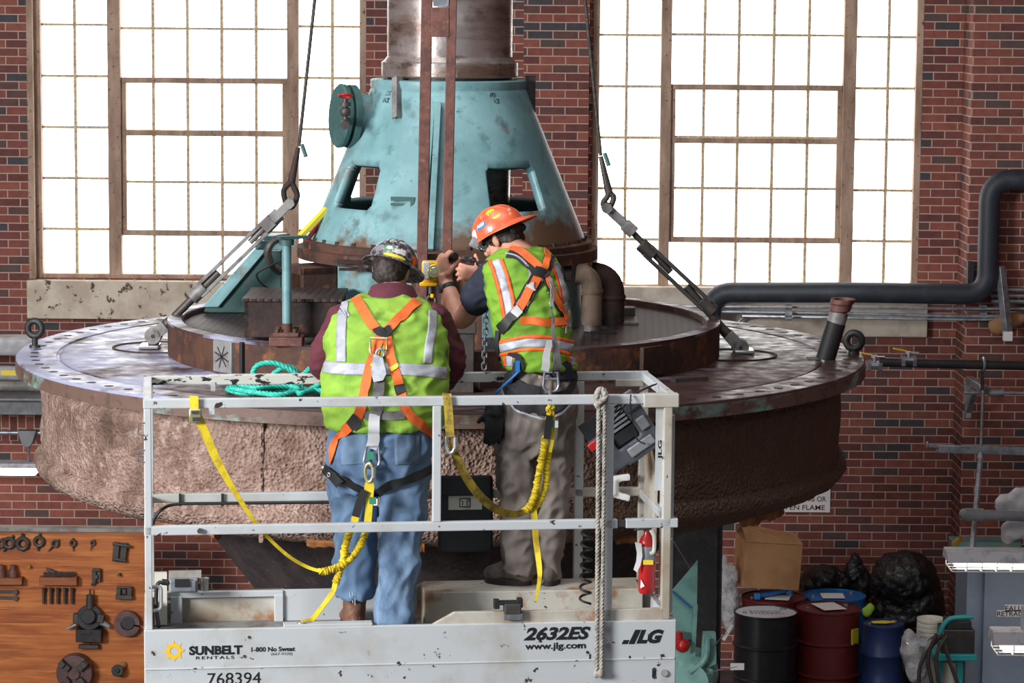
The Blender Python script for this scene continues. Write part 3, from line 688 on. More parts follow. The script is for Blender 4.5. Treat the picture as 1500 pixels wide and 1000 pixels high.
# hose cart
Yh = 22.0; s = 1/ppm(Yh)
t = thing('welding_cart', (at(1400, 1000, Yh).x, Yh+.2, 0), 'teal welding cart with looped hoses beside the grey cabinet', 'cart')
h = arc_path([at(1376, 940, Yh), at(1378, 920, Yh), at(1390, 905, Yh), at(1425, 903, Yh)], .05)
obj('handle', MB().tube(h, .02, 8), m_['teal_cart'], t)
b0 = at(1395, 960, Yh)
obj('shelf', MB().box(at(1395, 957, Yh+.1), (.34, .3, .05)), m_['teal_cart'], t, bevel=.005)
lg = at(1408, 965, Yh)
for xo in (1378, 1408): 
    q = at(xo, 960, Yh); obj('upright', MB().box((q.x, Yh+.05, q.z/2+.04), (.045, .045, q.z-.08)), m_['teal_cart'], t)
    obj('wheel', MB().cyl((q.x-.02, Yh+.05, .06), (q.x+.02, Yh+.05, .06), .06), m_['black_rubber'], t)
obj('machine_body', MB().box(at(1400, 935, Yh+.12), (.26, .26, .2)), m_['black_iron'], t, bevel=.01)
obj('wire_pack', MB().box(at(1402, 912, Yh+.1), (.2, .2, .07)), m_['black_rubber'], t, bevel=.01)
obj('gas_bottle', MB().lathe([(.07, .08), (.07, at(1398,975,Yh).z), (.03, at(1398,970,Yh).z)], (at(1396, 990, Yh).x, Yh+.15, 0), n=16), m_['bucket'], t)
for k, pts in enumerate(([(1384, 925), (1362, 950), (1348, 975), (1346, 1010)], [(1372, 928), (1360, 960), (1363, 990), (1370, 1015)], [(1380, 928), (1390, 965), (1404, 1004), (1410, 1030)], [(1388, 930), (1372, 960), (1376, 1000), (1385, 1020)])):
    obj('hose', MB().tube(bez([at(x, y, Yh-.1-.02*k) for x, y in pts]), .016, 8), m_['hose'], t)
obj('gauge', MB().cyl(at(1352, 940, Yh-.15), at(1352, 940, Yh-.2), .035).tube([at(1350, 942, Yh-.12), at(1362, 934, Yh-.1), at(1378, 930, Yh)], .012, 6), m_['galv'], t)
one('round_lid', MB().lathe([(.2, 0), (.2, .03), (.17, .04), (.001, .04)], (at(1310, 992, 22).x, 22.0, 0.0), n=32), m_['steel_dark'], 'round grey lid lying on the floor before the navy drum', 'lid')
# sign behind the turbine
p0, p1 = at(1128, 752, 24.4), at(1218, 716, 24.4)
t = thing('wall_sign', ((p0.x+p1.x)/2, YW-.02, p0.z), 'white wall sign with maroon capitals, half hidden by the turbine', 'sign')
obj('sign_board', MB().box(((p0.x+p1.x)/2, YW-.01, (p0.z+p1.z)/2), (p1.x-p0.x, .02, p1.z-p0.z)), m_['label_white'], t, smooth=0)
obj('lettering', join([xform(text_mb('NO SMOKING OR', width=.46, height=.045, bold=.012), Matrix.Translation((p0.x+.035, YW-.021, p0.z+.095))), xform(text_mb('OPEN FLAME', width=.40, height=.045, bold=.012), Matrix.Translation((p0.x+.085, YW-.021, p0.z+.02)))]), m_['sign_maroon'], t, smooth=0)
# teal machine at the lower middle right
Ym = 20.5; s = 1/ppm(Ym)
t = thing('teal_machine', (at(1010, 1000, Ym).x, Ym+.2, 0), 'mint green machine with a pointed guard, right of the lift platform', 'machine')
obj('guard_plate', MB().prism([at(1022, 821, Ym), at(1020, 935, Ym), at(975, 940, Ym), at(972, 880, Ym)], (0, .02, 0)), m_['mint'], t, smooth=0)
obj('post', MB().bar(at(1019, 885, Ym-.03), at(1015, 960, Ym-.03), .03, .03), m_['mint'], t)
z0 = at(1010, 958, Ym).z
bd = MB().sph(at(1010, 985, Ym+.15), (.22, .2, .2)).box((at(1005, 985, Ym).x, Ym+.15, z0/2-.05), (.4, .34, z0-.12))
obj('casting', fuse(bd, .015, 3), m_['mint'], t)
obj('side_bracket', MB().prism([at(1030, 928, Ym), at(1049, 928, Ym), at(1050, 972, Ym), at(1025, 985, Ym)], (0, .1, 0)), m_['mint'], t, bevel=.005)
obj('pipe_arm', MB().tube(bez([at(1036, 935, Ym-.05), at(1036, 955, Ym-.05), at(1028, 972, Ym-.05), at(1010, 985, Ym-.08)]), .022, 8), m_['mint'], t)
obj('face_plate', MB().cyl(at(1010, 1000, Ym-.1), at(1010, 1000, Ym+.0), .14), m_['mint'], t)
obj('blue_strap', MB().bar(at(985, 866, Ym-.02), at(1012, 890, Ym-.02), .03, .01), m_['plastic_blue'], t)
obj('red_knob', MB().sph(at(1000, 945, Ym-.1), .055).cyl(at(996, 945, Ym-.1), at(994, 925, Ym-.1), .03), m_['red_paint'], t)
def tag_(px, py, px2, py2, w, h, a, lab):
    t = thing('paper_tag', at(px, py, 20.2), lab, 'tag', 'white tags wired to the mint machine')
    obj('card', MB().box(at(px, py, 20.2), (w, .004, h), rotm('Y', a)), m_['label_white'], t, smooth=0)
    obj('wire', MB().tube([at(px, py, 20.2), at((px+px2)/2, (py+py2)/2-2, 20.2), at(px2, py2, 20.53)], .004, 5), m_['galv'], t)
tag_(1080, 976, 1024, 990, .1, .05, 0, 'small white tag in front of the black drum')
tag_(1066, 926, 1046, 946, .025, .13, .5, 'narrow slanting white tag left of the black drum')
one('steel_column', MB().box((at(1019, 800, 21.3).x, 21.3, 1.3), (.32, .2, 2.6)).box((at(1019, 800, 21.3).x, 21.3, 1.3), (.40, .12, 2.6)), m_['black_iron'], 'black steel column standing under the right of the turbine', 'column', smooth=0)

# ================================================================== things on the left wall
def lx(px, py, Y): return at(px, py, Y)
one('air_duct', fuse(MB().box((at(-30, 505, 23.9).x, 23.9, at(30, 505, 23.9).z), (.95, .3, .15)).sph(at(40, 512, 23.9), (.22, .15, .07)), .02, 4), m_['duct'], 'pale rounded duct end on the wall left of the turbine', 'duct', smooth=60)
t = thing('labelled_pipe', at(-10, 547, 23.85), 'pale wall pipe with a yellow label, left of the turbine', 'pipe')
obj('pipe_run', MB().cyl(at(-80, 545, 23.85), at(75, 547, 23.85), .062, n=16), m_['duct'], t)
obj('yellow_label', MB().box(at(17, 546, 23.78), (.175, .012, .045)), m_['label_yellow'], t, smooth=0)
one('wall_pipe', MB().cyl(at(-80, 563, 23.95), at(90, 565, 23.95), .05, n=16), m_['grey_pipe'], 'brownish grey pipe under the pipe with the yellow label', 'pipe')
one('steel_beam', MB().box((at(0, 590, 23.9).x, 23.95, at(0, 591, 23.9).z), (1.4, .3, .16)).box((at(0, 590, 23.9).x, 23.85, at(0, 579, 23.9).z), (1.4, .4, .02)), m_['grey_light'], 'flat grey steel beam on the left wall above the upright bricks', 'beam', smooth=0, bevel=.005)
t = thing('conduit_hanger', at(40, 690, 24.0), 'grey conduit with a junction box and hanging rod at left', 'conduit')
obj('conduit_run', MB().cyl(at(-80, 633, 24), at(100, 634, 24), .02, n=10), m_['galv'], t)
q = at(41, 636, 24)
obj('junction_box', MB().prism([q+Vector(v) for v in ((-.08,-.07,.04), (.08,-.07,.04), (.05,-.07,-.06), (.02,-.07,-.1), (-.02,-.07,-.1), (-.05,-.07,-.06))], (0,.1,0)), m_['grey_light'], t, bevel=.005)
obj('rod', MB().cyl(at(42, 650, 24), at(42, 676, 24), .012, n=8), m_['galv'], t)
t = thing('strip_lamp', at(0, 690, 24), 'white strip lamp low on the left wall under the grey conduit', 'lamp')
q = at(-20, 679, 24)
obj('housing', MB().box(q+Vector((0,0,0)), (.88, .2, .04)), m_['fixture'], t, bevel=.004)
obj('tube', MB().box(q+Vector((0,0,-.055)), (.86, .18, .06)), m_['lamp'], t, bevel=.004)
# tool board
Yb = 22.9; bx0, bx1 = at(-60, 900, Yb).x, at(214, 900, Yb).x; zt = at(100, 776, Yb).z
t = thing('tool_board', ((bx0+bx1)/2, Yb, 0), 'varnished pine tool board on the wall at lower left', 'tool board')
obj('board', MB().box(((bx0+bx1)/2, Yb+.03, zt/2+.02), (bx1-bx0, .06, zt-.02)), m_['pine'], t, smooth=0)
obj('top_edge', MB().box(((bx0+bx1)/2, Yb+.02, zt+.005), (bx1-bx0+.02, .1, .03)), m_['grey_pipe'], t, smooth=0)
YT = Yb-.015; ts = 1/ppm(YT)
def T(px, py, d=0): return at(px, py, YT-d)
def lathe_dog(px, py, r, ang, leg, lab):
    c = T(px, py, .01); mb = MB().torus(c, r*ts, r*.42*ts, (0,1,0), 20, 8)
    d = Vector((math.sin(ang), 0, math.cos(ang)))
    mb.cyl(c-d*r*ts*.9, c-d*(r+leg)*ts, r*.36*ts, r*.12*ts, n=8); mb.cyl(c+d*r*ts*1.1, c+d*(r*1.9)*ts, r*.35*ts, r*.26*ts, n=8)
    one('lathe_dog', mb, m_['steel_dark'], lab, 'lathe dog', 'lathe dogs in a row on the tool board')
lathe_dog(1, 796, 5, .4, 8, 'black lathe dog cut by the left picture edge')
lathe_dog(13, 795, 7, .55, 9, 'first whole lathe dog from the left of the row, legs slanting')
lathe_dog(33, 796, 8, 0, 4, 'plump lathe dog with a large round hole, top row')
lathe_dog(57, 793, 6.5, .12, 8, 'ring shaped lathe dog with a curled tail, middle of the row')
lathe_dog(81, 796, 4.5, .75, 12, 'strongly slanted lathe dog right of the curled tail one')
lathe_dog(107, 795, 4, -.02, 9, 'small upright lathe dog, last but one of the row')
lathe_dog(136, 795, 3, .35, 10, 'smallest slim lathe dog at the right end of the row')
mb = MB().box(T(170, 808, .02), (.05, .03, .16), rotm('Y', .1)).box(T(181, 809, .02), (.05, .03, .16), rotm('Y', .12)).cyl(T(165, 796, .03), T(192, 801, .03), .014, n=8).cyl(T(167, 818, .03), T(185, 822, .03), .014, n=8)
one('toolmaker_clamp', mb, m_['steel_dark'], 'black parallel jaw clamp at the upper right of the tool board', 'clamp', bevel=.004)
t = thing('cup_shelf', T(10, 858), 'little wooden shelf with two turned iron cups at the left board edge', 'shelf')
obj('shelf', MB().box(T(12, 850, .04), (.24, .1, .055)), m_['pine_block'], t, bevel=.004)
for x, w in ((2, 7), (19, 7)): obj('cup', MB().lathe([(w*ts, 0), (w*ts, .05), (w*.6*ts, .08), (w*.55*ts, .1), (.001, .1)], T(x, 845, .04), n=16), m_['rust_red'], t)
for py, lab in ((866, 'upper of two small spanners below the cup shelf'), (875, 'lower of two small spanners below the cup shelf')):
    one('spanner', MB().bar(T(-6, py, .01), T(20, py+.6, .01), .016, .02).cyl(T(22, py+1, .0), T(22, py+1, .025), .022, n=10), m_['steel_dark'], lab, 'spanner', 'small spanners')
t = thing('drill_rack', T(86, 858), 'wooden rack of drill bits in the middle of the tool board', 'rack')
obj('rack_block', MB().box(T(86, 850, .04), (56*ts, .09, 12*ts)), m_['pine_block'], t, bevel=.004)
for k in range(5): obj('drill_bit', MB().bar(T(64+k*9, 841+(k % 2), .05), T(76+k*8, 840, .03), .03, .03), m_['steel_dark'], t)
obj('drill_bit', MB().bar(T(68, 833, .05), T(80, 838, .05), .03, .02), m_['steel_dark'], t)
for k, x in enumerate((64, 74.5, 84.5, 95, 105.5)):
    one('hanging_bolt', MB().cyl(T(x, 884, .02), T(x, 864, .02), 2.1*ts, n=10).cyl(T(x, 865.5, .02), T(x, 861, .02), 2.9*ts, n=6), m_['steel_dark'], ('first', 'second', 'third', 'fourth', 'fifth')[k] + ' hanging bolt from the left below the drill rack', 'bolt', 'bolts under the drill rack')
one('small_clamp', MB().box(T(138, 843, .02), (.035, .03, .12)).box(T(145, 842, .02), (.03, .03, .11)).cyl(T(136, 835, .03), T(147, 835, .03), .012, n=8).cyl(T(134, 857, .03), T(140, 850, .03), .01, n=8).cyl(T(140, 845, .02), T(140, 845, .06), .02, n=8), m_['steel_dark'], 'small black clamp right of the drill rack', 'clamp', bevel=.003)
one('small_vice', MB().box(T(182, 874, .03), (.14, .05, .035)).box(T(174, 866, .03), (.035, .04, .06)).box(T(190, 866, .03), (.04, .04, .06)).box(T(182, 866, .03), (.03, .03, .04)).cyl(T(171, 860, .03), T(193, 860, .03), .012, n=8), m_['steel_dark'], 'small black vice above the purple brown ring', 'vice', bevel=.004)
t = thing('milling_head', T(130, 938), 'large black machine head with round plate, centre of the tool board', 'machine head')
obj('head_block', MB().box(T(131, 929, .06), (38*ts, .12, 19*ts)).box(T(126, 927, .121), (16*ts, .008, 6*ts)), m_['black_iron'], t, bevel=.008)
obj('round_plate', MB().cyl(T(131, 904, .01), T(131, 904, .08), 19*ts, n=32).cyl(T(129, 903, .08), T(129, 903, .13), 11*ts, n=24), m_['black_iron'], t, bevel=.006)
obj('spindle', MB().cyl(T(132, 890, .05), T(132, 871, .05), 6*ts, n=16).cyl(T(132, 872, .05), T(132, 863, .05), 1.6*ts, n=8), m_['steel_dark'], t)
obj('lug', MB().box(T(112, 905, .06), (9*ts, .08, 14*ts)), m_['steel_dark'], t, bevel=.006); obj('lug', MB().box(T(148, 905, .06), (10*ts, .08, 12*ts), rotm('Y', .2)), m_['steel_dark'], t, bevel=.006)
obj('handle', MB().cyl(T(112, 914, .06), T(97, 921, .06), 3.5*ts, 1.5*ts, n=10), m_['galv'], t); obj('handle', MB().cyl(T(148, 911, .06), T(160, 918, .06), 5*ts, 4*ts, n=10), m_['galv'], t)
one('flat_scraper', MB().box(T(130, 946.5, .03), (30*ts, .04, 6*ts)).box(T(130, 941, .02), (2*ts, .02, 6*ts)), m_['steel_dark'], 'flat grey bar hanging just under the machine head', 'bar', bevel=.003)
rg = MB()
seg = [(-.15+2*PI*k/40) for k in range(38)]
t = thing('slotted_ring', T(187, 933), 'purple brown slotted ring with a black hub near the lift post', 'ring')
V = []
a0, a1 = .0, 2*PI-.18
outer = [T(187, 912, .01)+Vector((math.cos(a0+(a1-a0)*k/40-.1)*19.5*ts, 0, math.sin(a0+(a1-a0)*k/40-.1)*19.5*ts)) for k in range(41)]
inner = [T(187, 912, .01)+Vector((math.cos(a0+(a1-a0)*k/40-.1)*9*ts, 0, math.sin(a0+(a1-a0)*k/40-.1)*9*ts)) for k in range(41)]
off = Vector((0, -.05, 0)); n = 41
rg.add(outer+inner+[p+off for p in outer]+[p+off for p in inner], [(i,i+1,n+i+1,n+i) for i in range(40)]+[(2*n+i,2*n+i+1,3*n+i+1,3*n+i) for i in range(40)]+[(i,i+1,2*n+i+1,2*n+i) for i in range(40)]+[(n+i,n+i+1,3*n+i+1,3*n+i) for i in range(40)]+[(0,n,3*n,2*n),(40,n+40,3*n+40,2*n+40)])
obj('ring', rg, m_['purple_iron'], t, bevel=.003)
obj('hub', MB().cyl(T(187, 912, .0), T(187, 912, .08), 9.6*ts, n=24), m_['black_iron'], t)
t = thing('lathe_chuck', T(112, 1000), 'big dark four jaw lathe chuck at the bottom of the tool board', 'chuck')
cc = T(112, 981, .0)
obj('chuck_body', MB().cyl(cc, cc+Vector((0,-.12,0)), 27*ts, n=40).cyl(cc+Vector((0,-.12,0)), cc+Vector((0,-.14,0)), 9*ts, n=20), m_['purple_iron'], t, bevel=.006)
for k in range(4):
    a = PI/4+k*PI/2; q = cc+Vector((math.cos(a)*19*ts, -.14, math.sin(a)*19*ts))
    obj('jaw', MB().box(q, (18*ts, .07, 9*ts), rotm('Y', -a)).box(q+Vector((math.cos(a)*4*ts, -.03, math.sin(a)*4*ts)), (8*ts, .06, 9*ts), rotm('Y', -a)), m_['steel_dark'], t, bevel=.004)
t = thing('knob', T(176, 990), 'round black pulley on a pale peg right of the chuck', 'knob')  # a round hand knob set on its peg
obj('knob_disc', MB().cyl(T(172, 982, .04), T(172, 982, .1), 9*ts, n=24).cyl(T(172, 982, .1), T(172, 982, .12), 3*ts, n=12), m_['black_iron'], t, bevel=.005)
obj('peg', MB().cyl(T(181, 973, .0), T(174, 980, .06), 5.5*ts, n=16), m_['cardboard'], t)
one('wall_peg', MB().cyl(T(176, 841, 0), T(173, 842, .05), .012, n=8), m_['steel_dark'], 'tiny bare peg above the small vice', 'peg')
one('wall_peg', MB().cyl(T(42, 829, 0), T(42, 830, .04), .014, n=8), m_['brass'], 'small pale peg right of the iron cups', 'peg')
# ================================================================== the lifted turbine cover
CX, CY, CZ, CR = -.388, 15.68, 3.93, 2.333
tc_ = thing('turbine_cover', (CX, CY, CZ-.9), 'huge round rusty turbine head cover lifted on slings, crusted wall below', 'turbine cover')
# top plate with flange rim
pl = MB().lathe([(2.10, -.06), (2.10, -.004), (2.085, 0), (1.0, .0), (.01, .0)], (CX, CY, CZ), n=160)
obj('top_plate', pl, m_['plate'], tc_)
fl_ = MB().lathe([(2.12, -.078), (CR, -.078), (CR, -.006), (CR-.006, 0), (2.118, 0), (2.112, -.008), (2.10, -.008), (2.10, -.07)], (CX, CY, CZ), n=160, closed=True)
fl_o = obj('flange', fl_, m_['plate'], tc_)
edge = MB().lathe([(CR-.01, -.079), (CR+.004, -.079), (CR+.004, -.012), (CR-.01, -.012)], (CX, CY, CZ), n=160, closed=True)
obj('flange_edge', edge, m_['teal_rusty'], tc_)
def copies(name, mb, m, parent, pts, **k):
    """one part repeated at pts, sharing its mesh"""
    o = obj(name, mb, m, parent, **k); p0 = Vector(pts[0])
    for p in pts[1:]:
        c = o.copy(); COL.objects.link(c); c.parent = parent; c.location = o.location+Vector(p)-p0
    return o
ring_pts = lambda r, n, z, cx, cy, ph=.5: [Vector((cx+r*math.cos(2*PI*(k+ph)/n), cy+r*math.sin(2*PI*(k+ph)/n), z)) for k in range(n)]
pts = ring_pts(2.235, 88, CZ, CX, CY)
copies('bolt_hole', MB().lathe([(.024, 0), (.024, .0015), (.001, .0015)], pts[0], n=12), m_['black_rubber'], tc_, pts)
# crusted skirt, lower lip, underside cone
def crust(mb, amp):
    for v in mb.bm.verts:
        p = v.co; d = Vector((p.x-CX, p.y-CY, 0)).normalized()
        v.co += d*(amp*noise.noise(p*7) + amp*.7*noise.noise(p*19))
    return mb
hs = [-.078 - .0235*k for k in range(22)]
prof = [(2.13, -.079)] + [(2.205, h) for h in hs]
prof = [(2.2 - (.02 if i < 3 else 0), h) for i, h in enumerate(hs)]
sk = crust(MB().lathe(prof + [(2.0, hs[-1])], (CX, CY, CZ), n=420), .012)
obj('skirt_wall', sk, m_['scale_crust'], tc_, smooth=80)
lipz = hs[-1]
lp = crust(MB().lathe([(2.19, lipz+.06), (2.235, lipz+.03), (2.24, lipz-.02), (2.2, lipz-.07), (2.06, lipz-.13), (1.9, lipz-.15), (1.5, lipz-.12)], (CX, CY, CZ), n=300), .012)
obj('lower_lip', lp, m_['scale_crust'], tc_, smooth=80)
rng = random.Random(3)
for a0, a1 in ((-2.32, -2.1), (-1.86, -1.72), (-1.62, -1.58), (-.72, -.55), (-1.12, -1.0)):
    pts = [Vector((CX+2.1*math.cos(a0+(a1-a0)*k/10), CY+2.1*math.sin(a0+(a1-a0)*k/10), CZ+lipz-.115)) for k in range(11)]
    obj('rust_scab', MB().tube(pts, .03, 8, radii=[.02+.02*rng.random() for _ in pts]), m_['orange_rust'], tc_)
cn = MB().lathe([(1.95, lipz-.10), (1.56, lipz-.11), (1.50, lipz-.16), (1.42, lipz-.24), (1.06, lipz-.72), (.8, lipz-1.0), (.5, lipz-1.2)], (CX, CY, CZ), n=120)
obj('underside_cone', cn, m_['underside'], tc_)
seam = crust(MB().tube([Vector((CX+2.2*math.cos(-1.955), CY+2.2*math.sin(-1.955), CZ-.09-.06*k)) for k in range(11)], .014, 8), .006)
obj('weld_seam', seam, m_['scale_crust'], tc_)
# raised ring and tread plate
RR = 1.525; RH = .185
obj('raised_ring', MB().lathe([(RR, 0), (RR, RH-.006), (RR-.006, RH), (RR-.085, RH), (RR-.09, RH-.02), (RR-.09, .0)], (CX+.012, CY, CZ), n=140), m_['rust'], tc_)
obj('ring_rim', MB().lathe([(RR+.001, RH-.012), (RR+.001, RH+.002), (RR-.075, RH+.003), (RR-.08, RH-.012)], (CX+.012, CY, CZ), n=140, closed=True), m_['plate'], tc_)
obj('tread_plate', MB().lathe([(RR-.09, RH-.03), (RR-.09, RH-.025), (.01, RH-.025)], (CX+.012, CY, CZ), n=120), m_['tread'], tc_)
obj('plate_slot', MB().box(atz(884, 487, CZ+RH-.02), (.14, .06, .012)).box(atz(874, 497, CZ+RH-.02), (.05, .03, .012)), m_['black_rubber'], tc_, smooth=0)
def ring_point(px, zf):           # point on the ring's outer face under pixel column px
    x = CX+.012; lo = None
    for k in range(400):
        a = -PI + PI*k/399
        p = Vector((x+RR*math.cos(a), CY+RR*math.sin(a), CZ+zf))
        q = at(px, 500, p.y).x
        if lo is None or abs(q-p.x) < lo[0]: lo = (abs(q-p.x), p, a)
    return lo[1], lo[2]
def ring_patch(px, w, h, m, name):
    p, a = ring_point(px, RH*.5)
    o = obj(name, MB().box(p+Vector((math.cos(a), math.sin(a), 0))*.008, (w, .03, h), rotm('Z', a+PI/2)), m, tc_, bevel=.004); return p, a
p, a = ring_patch(331, .155, .165, m_['steel_worn'], 'inset_block')
n_ = Vector((math.cos(a), math.sin(a), 0)); tdir = Vector((-math.sin(a), math.cos(a), 0)); st = MB()
for ang in (.5, 1.2, 2.2, 2.8): 
    d = tdir*math.cos(ang)+Vector((0,0,1))*math.sin(ang); st.bar(p+n_*.024-d*.06, p+n_*.024+d*.06, .006, .003, n_)
obj('scratch_marks', st, m_['black_rubber'], tc_, smooth=0)
ring_patch(952, .16, .15, m_['rust_dark'], 'inset_block'); ring_patch(357, .02, .18, m_['black_rubber'], 'ring_joint')
# round lifting pads
for px, py in ((233, 509), (1070, 520)):
    c = atz(px, py, CZ); obj('lifting_pad', MB().lathe([(.26, .0), (.26, .006), (.245, .006), (.24, .0)], c, n=48, closed=True), m_['rust_dark'], tc_)
obj('spacer_bar', MB().box(atz(1010, 555, CZ+.01), (.2, .05, .02), rotm('Z', .5)), m_['steel_dark'], tc_)
obj('spacer_bar', MB().box(atz(480, 546, CZ+.01), (.3, .05, .02), rotm('Z', -.5)), m_['steel_dark'], tc_)
obj('pipe_slot', MB().box(atz(1192, 525, CZ+.001), (.07, .12, .003)), m_['black_rubber'], tc_, smooth=0)
# eye bolts
def eye_bolt(px, py, R, lab):
    c = at(px, py, CY-.1); foot = CZ
    c = Vector((c.x, CY-.1, CZ+.055+R*.85)) if False else at(px, py, CY)
    mb = MB().torus(c, R, R*.45, (0.25, 1, 0), 28, 10)
    mb.cyl((c.x, c.y, CZ), (c.x, c.y, c.z-R), R*.42, R*.36, n=12).lathe([(R*.75, 0), (R*.7, R*.35), (R*.3, R*.4)], (c.x, c.y, CZ), n=20)
    one('eye_bolt', mb, m_['black_iron'], lab, 'eye bolt', 'eye bolts on the cover rim', smooth=60)
eye_bolt(51, 481, .042, 'black eye bolt on the left rim of the turbine cover')
eye_bolt(1251, 499, .044, 'black eye bolt on the right rim of the turbine cover, beside the leaning pipe')
# leaning pipe stub
p0, p1 = atz(1209, 526, CZ), at(1241, 438, CY-.45)
p1 = Vector((p1.x, p0.y-.02, at(1241, 438, p0.y).z)); d = (p1-p0)
t = thing('leaning_pipe', p0, 'short black pipe leaning up from the right of the turbine cover, rusty coupling on top', 'pipe')
r = 14.5/ppm(p0.y)
obj('sleeve', MB().cyl(p0, p0+d*.62, r, n=24), m_['black_rubber'], t)
obj('pale_label', MB().cyl(p0+d*.62, p0+d*.8, r*.96, n=24), m_['steel_worn'], t)
dn = d.normalized(); L = d.length
obj('coupling', MB().lathe([(r*.9, 0), (r*1.1, .01), (r*1.1, L*.13), (r*1.22, L*.15), (r*1.22, L*.22), (r*.98, L*.22), (r*.95, L*.05), (.001, L*.05)], p0+d*.79, dn, n=24), m_['rust_red'], t)

# ================================================================== bearing housing: teal cone, base flange, lower casing
HX = at(656, 350, CY).x; HY = CY
def hz(py): return at(656, py, HY).z
zt, zb = hz(126), hz(352); rt, rb_ = (770-546)/2/ppm(HY), (860-453)/2/ppm(HY)
bh_ = thing('bearing_housing', (HX, HY, CZ+RH), 'tall teal cone shaped bearing housing with cut-out windows on the cover', 'bearing housing')
rad = lambda z: rb_ + (rt-rb_)*(z-zb)/(zt-zb)
zu, zl = hz(236), hz(298)
zs = [zb + (zl-zb)*k/6 for k in range(6)] + [zl + (zu-zl)*k/24 for k in range(25)] + [zu + (zt-zu)*k/10 for k in range(1, 11)]
holes = [(-65, -36), (21, 52), (122, 160), (-160, -118)]
NA = 480
V = []; F = []
for z in zs:
    for i in range(NA):
        a = math.radians(360*i/NA); V.append(Vector((HX+rad(z)*math.sin(a), HY-rad(z)*math.cos(a), z)))
for j in range(len(zs)-1):
    zm = (zs[j]+zs[j+1])/2
    for i in range(NA):
        deg = (360*(i+.5)/NA); deg = deg-360 if deg > 180 else deg
        if zl < zm < zu and any(h[0] < deg < h[1] for h in holes):
            # rounded corners
            hh = [h for h in holes if h[0] < deg < h[1]][0]
            edge_a = min(deg-hh[0], hh[1]-deg)*PI/180*rad(zm); edge_z = min(zm-zl, zu-zm)
            rc_ = .035; qa, qz = max(0, 1-edge_a/rc_), max(0, 1-edge_z/rc_)
            if qa*qa+qz*qz < 1: continue
        F.append((j*NA+i, j*NA+(i+1) % NA, (j+1)*NA+(i+1) % NA, (j+1)*NA+i))
co = obj('cone_shell', MB().add(V, F), m_['teal_cone'], bh_, smooth=50)
sol = co.modifiers.new('wall', 'SOLIDIFY'); sol.thickness = .05; sol.offset = -1
obj('top_flange', MB().lathe([(rt-.05, -.02), (rt, -.03), (rt+.008, 0), (rt+.008, .032), (rt-.0, .038), (.36, .038), (.36, -.02)], (HX, HY, hz(126)), n=80, closed=True), m_['teal'], bh_)
fz = hz(362)
obj('base_flange', MB().lathe([(.70, .055), (.79, .05), (.80, .045), (.80, .012), (.83, .008), (.83, -.05), (.80, -.056), (.70, -.06)], (HX, HY, fz), n=100, closed=True), m_['rust'], bh_)
pts = ring_pts(.755, 36, fz+.05, HX, HY, 0)
copies('flange_bolt', MB().cyl(pts[0], pts[0]+Vector((0, 0, .018)), .016, n=6), m_['rust_dark'], bh_, pts)
obj('lower_casing', MB().lathe([(.74, CZ+RH-.024), (.74, fz-.055)], (HX, HY, 0), n=100), m_['teal'], bh_)
# split-line ribs down the front, a few degrees left of the middle
for dx, w, mm in ((-14, 9, 'teal'), (-24, 9, 'teal')):
    a = math.asin(dx/ppm(HY)/.55)
    pts = []
    for z in (zb+.01, zt-.08):
        R_ = rad(z); pts.append(Vector((HX+R_*math.sin(a), HY-R_*math.cos(a)-.012, z)))
    obj('seam_rib', MB().bar(pts[0], pts[1], w/ppm(HY), .07, (0, -1, 0)), m_[mm], bh_, bevel=.004)
def on_cone(px, py, off=0):
    d = ray(px, py).normalized(); lo = None
    for k in range(900):
        t = 13 + k*.005; p = EYE+d*t; R_ = rad(p.z)+off
        if (p.x-HX)**2+(p.y-HY)**2 <= R_*R_: return p
    return at(px, py, HY)
p0, p1 = on_cone(579, 113, .03), on_cone(579, 172, .03); n_ = Vector((p0.x-HX, p0.y-HY, .1)).normalized()
obj('hanging_bracket', MB().bar(p0, p1, .04, .012, n_).bar(p0+Vector((.022, 0, 0)), p1+Vector((.022, 0, 0)), .008, .05, n_), m_['steel_worn'], bh_)
p0 = on_cone(589, 291, .01)
obj('hinge_clip', MB().box(p0, (.12, .03, .02)).box(p0+Vector((0, 0, -.03)), (.12, .02, .012)).box(p0+Vector((.055, 0, -.015)), (.02, .05, .05)), m_['teal_dark'], bh_)
p0 = at(512, 389, HY-.68)
obj('hinge_clip', MB().box(p0+Vector((0, 0, .02)), (.13, .05, .02)).box(p0+Vector((.01, 0, -.02)), (.13, .04, .012)).box(p0+Vector((.06, 0, 0)), (.03, .06, .06)), m_['rust_dark'], bh_)
def cone_text(txt, px, py, w):
    p = on_cone(px, py, .002); a = math.atan2(p.x-HX, -(p.y-HY)); sl = math.atan2(rb_-rt, zt-zb)
    M = Matrix.Translation(p) @ Matrix.Rotation(a, 4, 'Z') @ Matrix.Rotation(-sl, 4, 'X')
    return xform(text_mb(txt, width=w, height=.028, shear=.3), M)
obj('marker_scrawl', join([cone_text('DS', 565, 140, .04), cone_text('BACK', 560, 150, .055), cone_text('(E)', 718, 143, .035), cone_text('BACK', 721, 152, .05)]), m_['decal_black'], bh_, smooth=0)
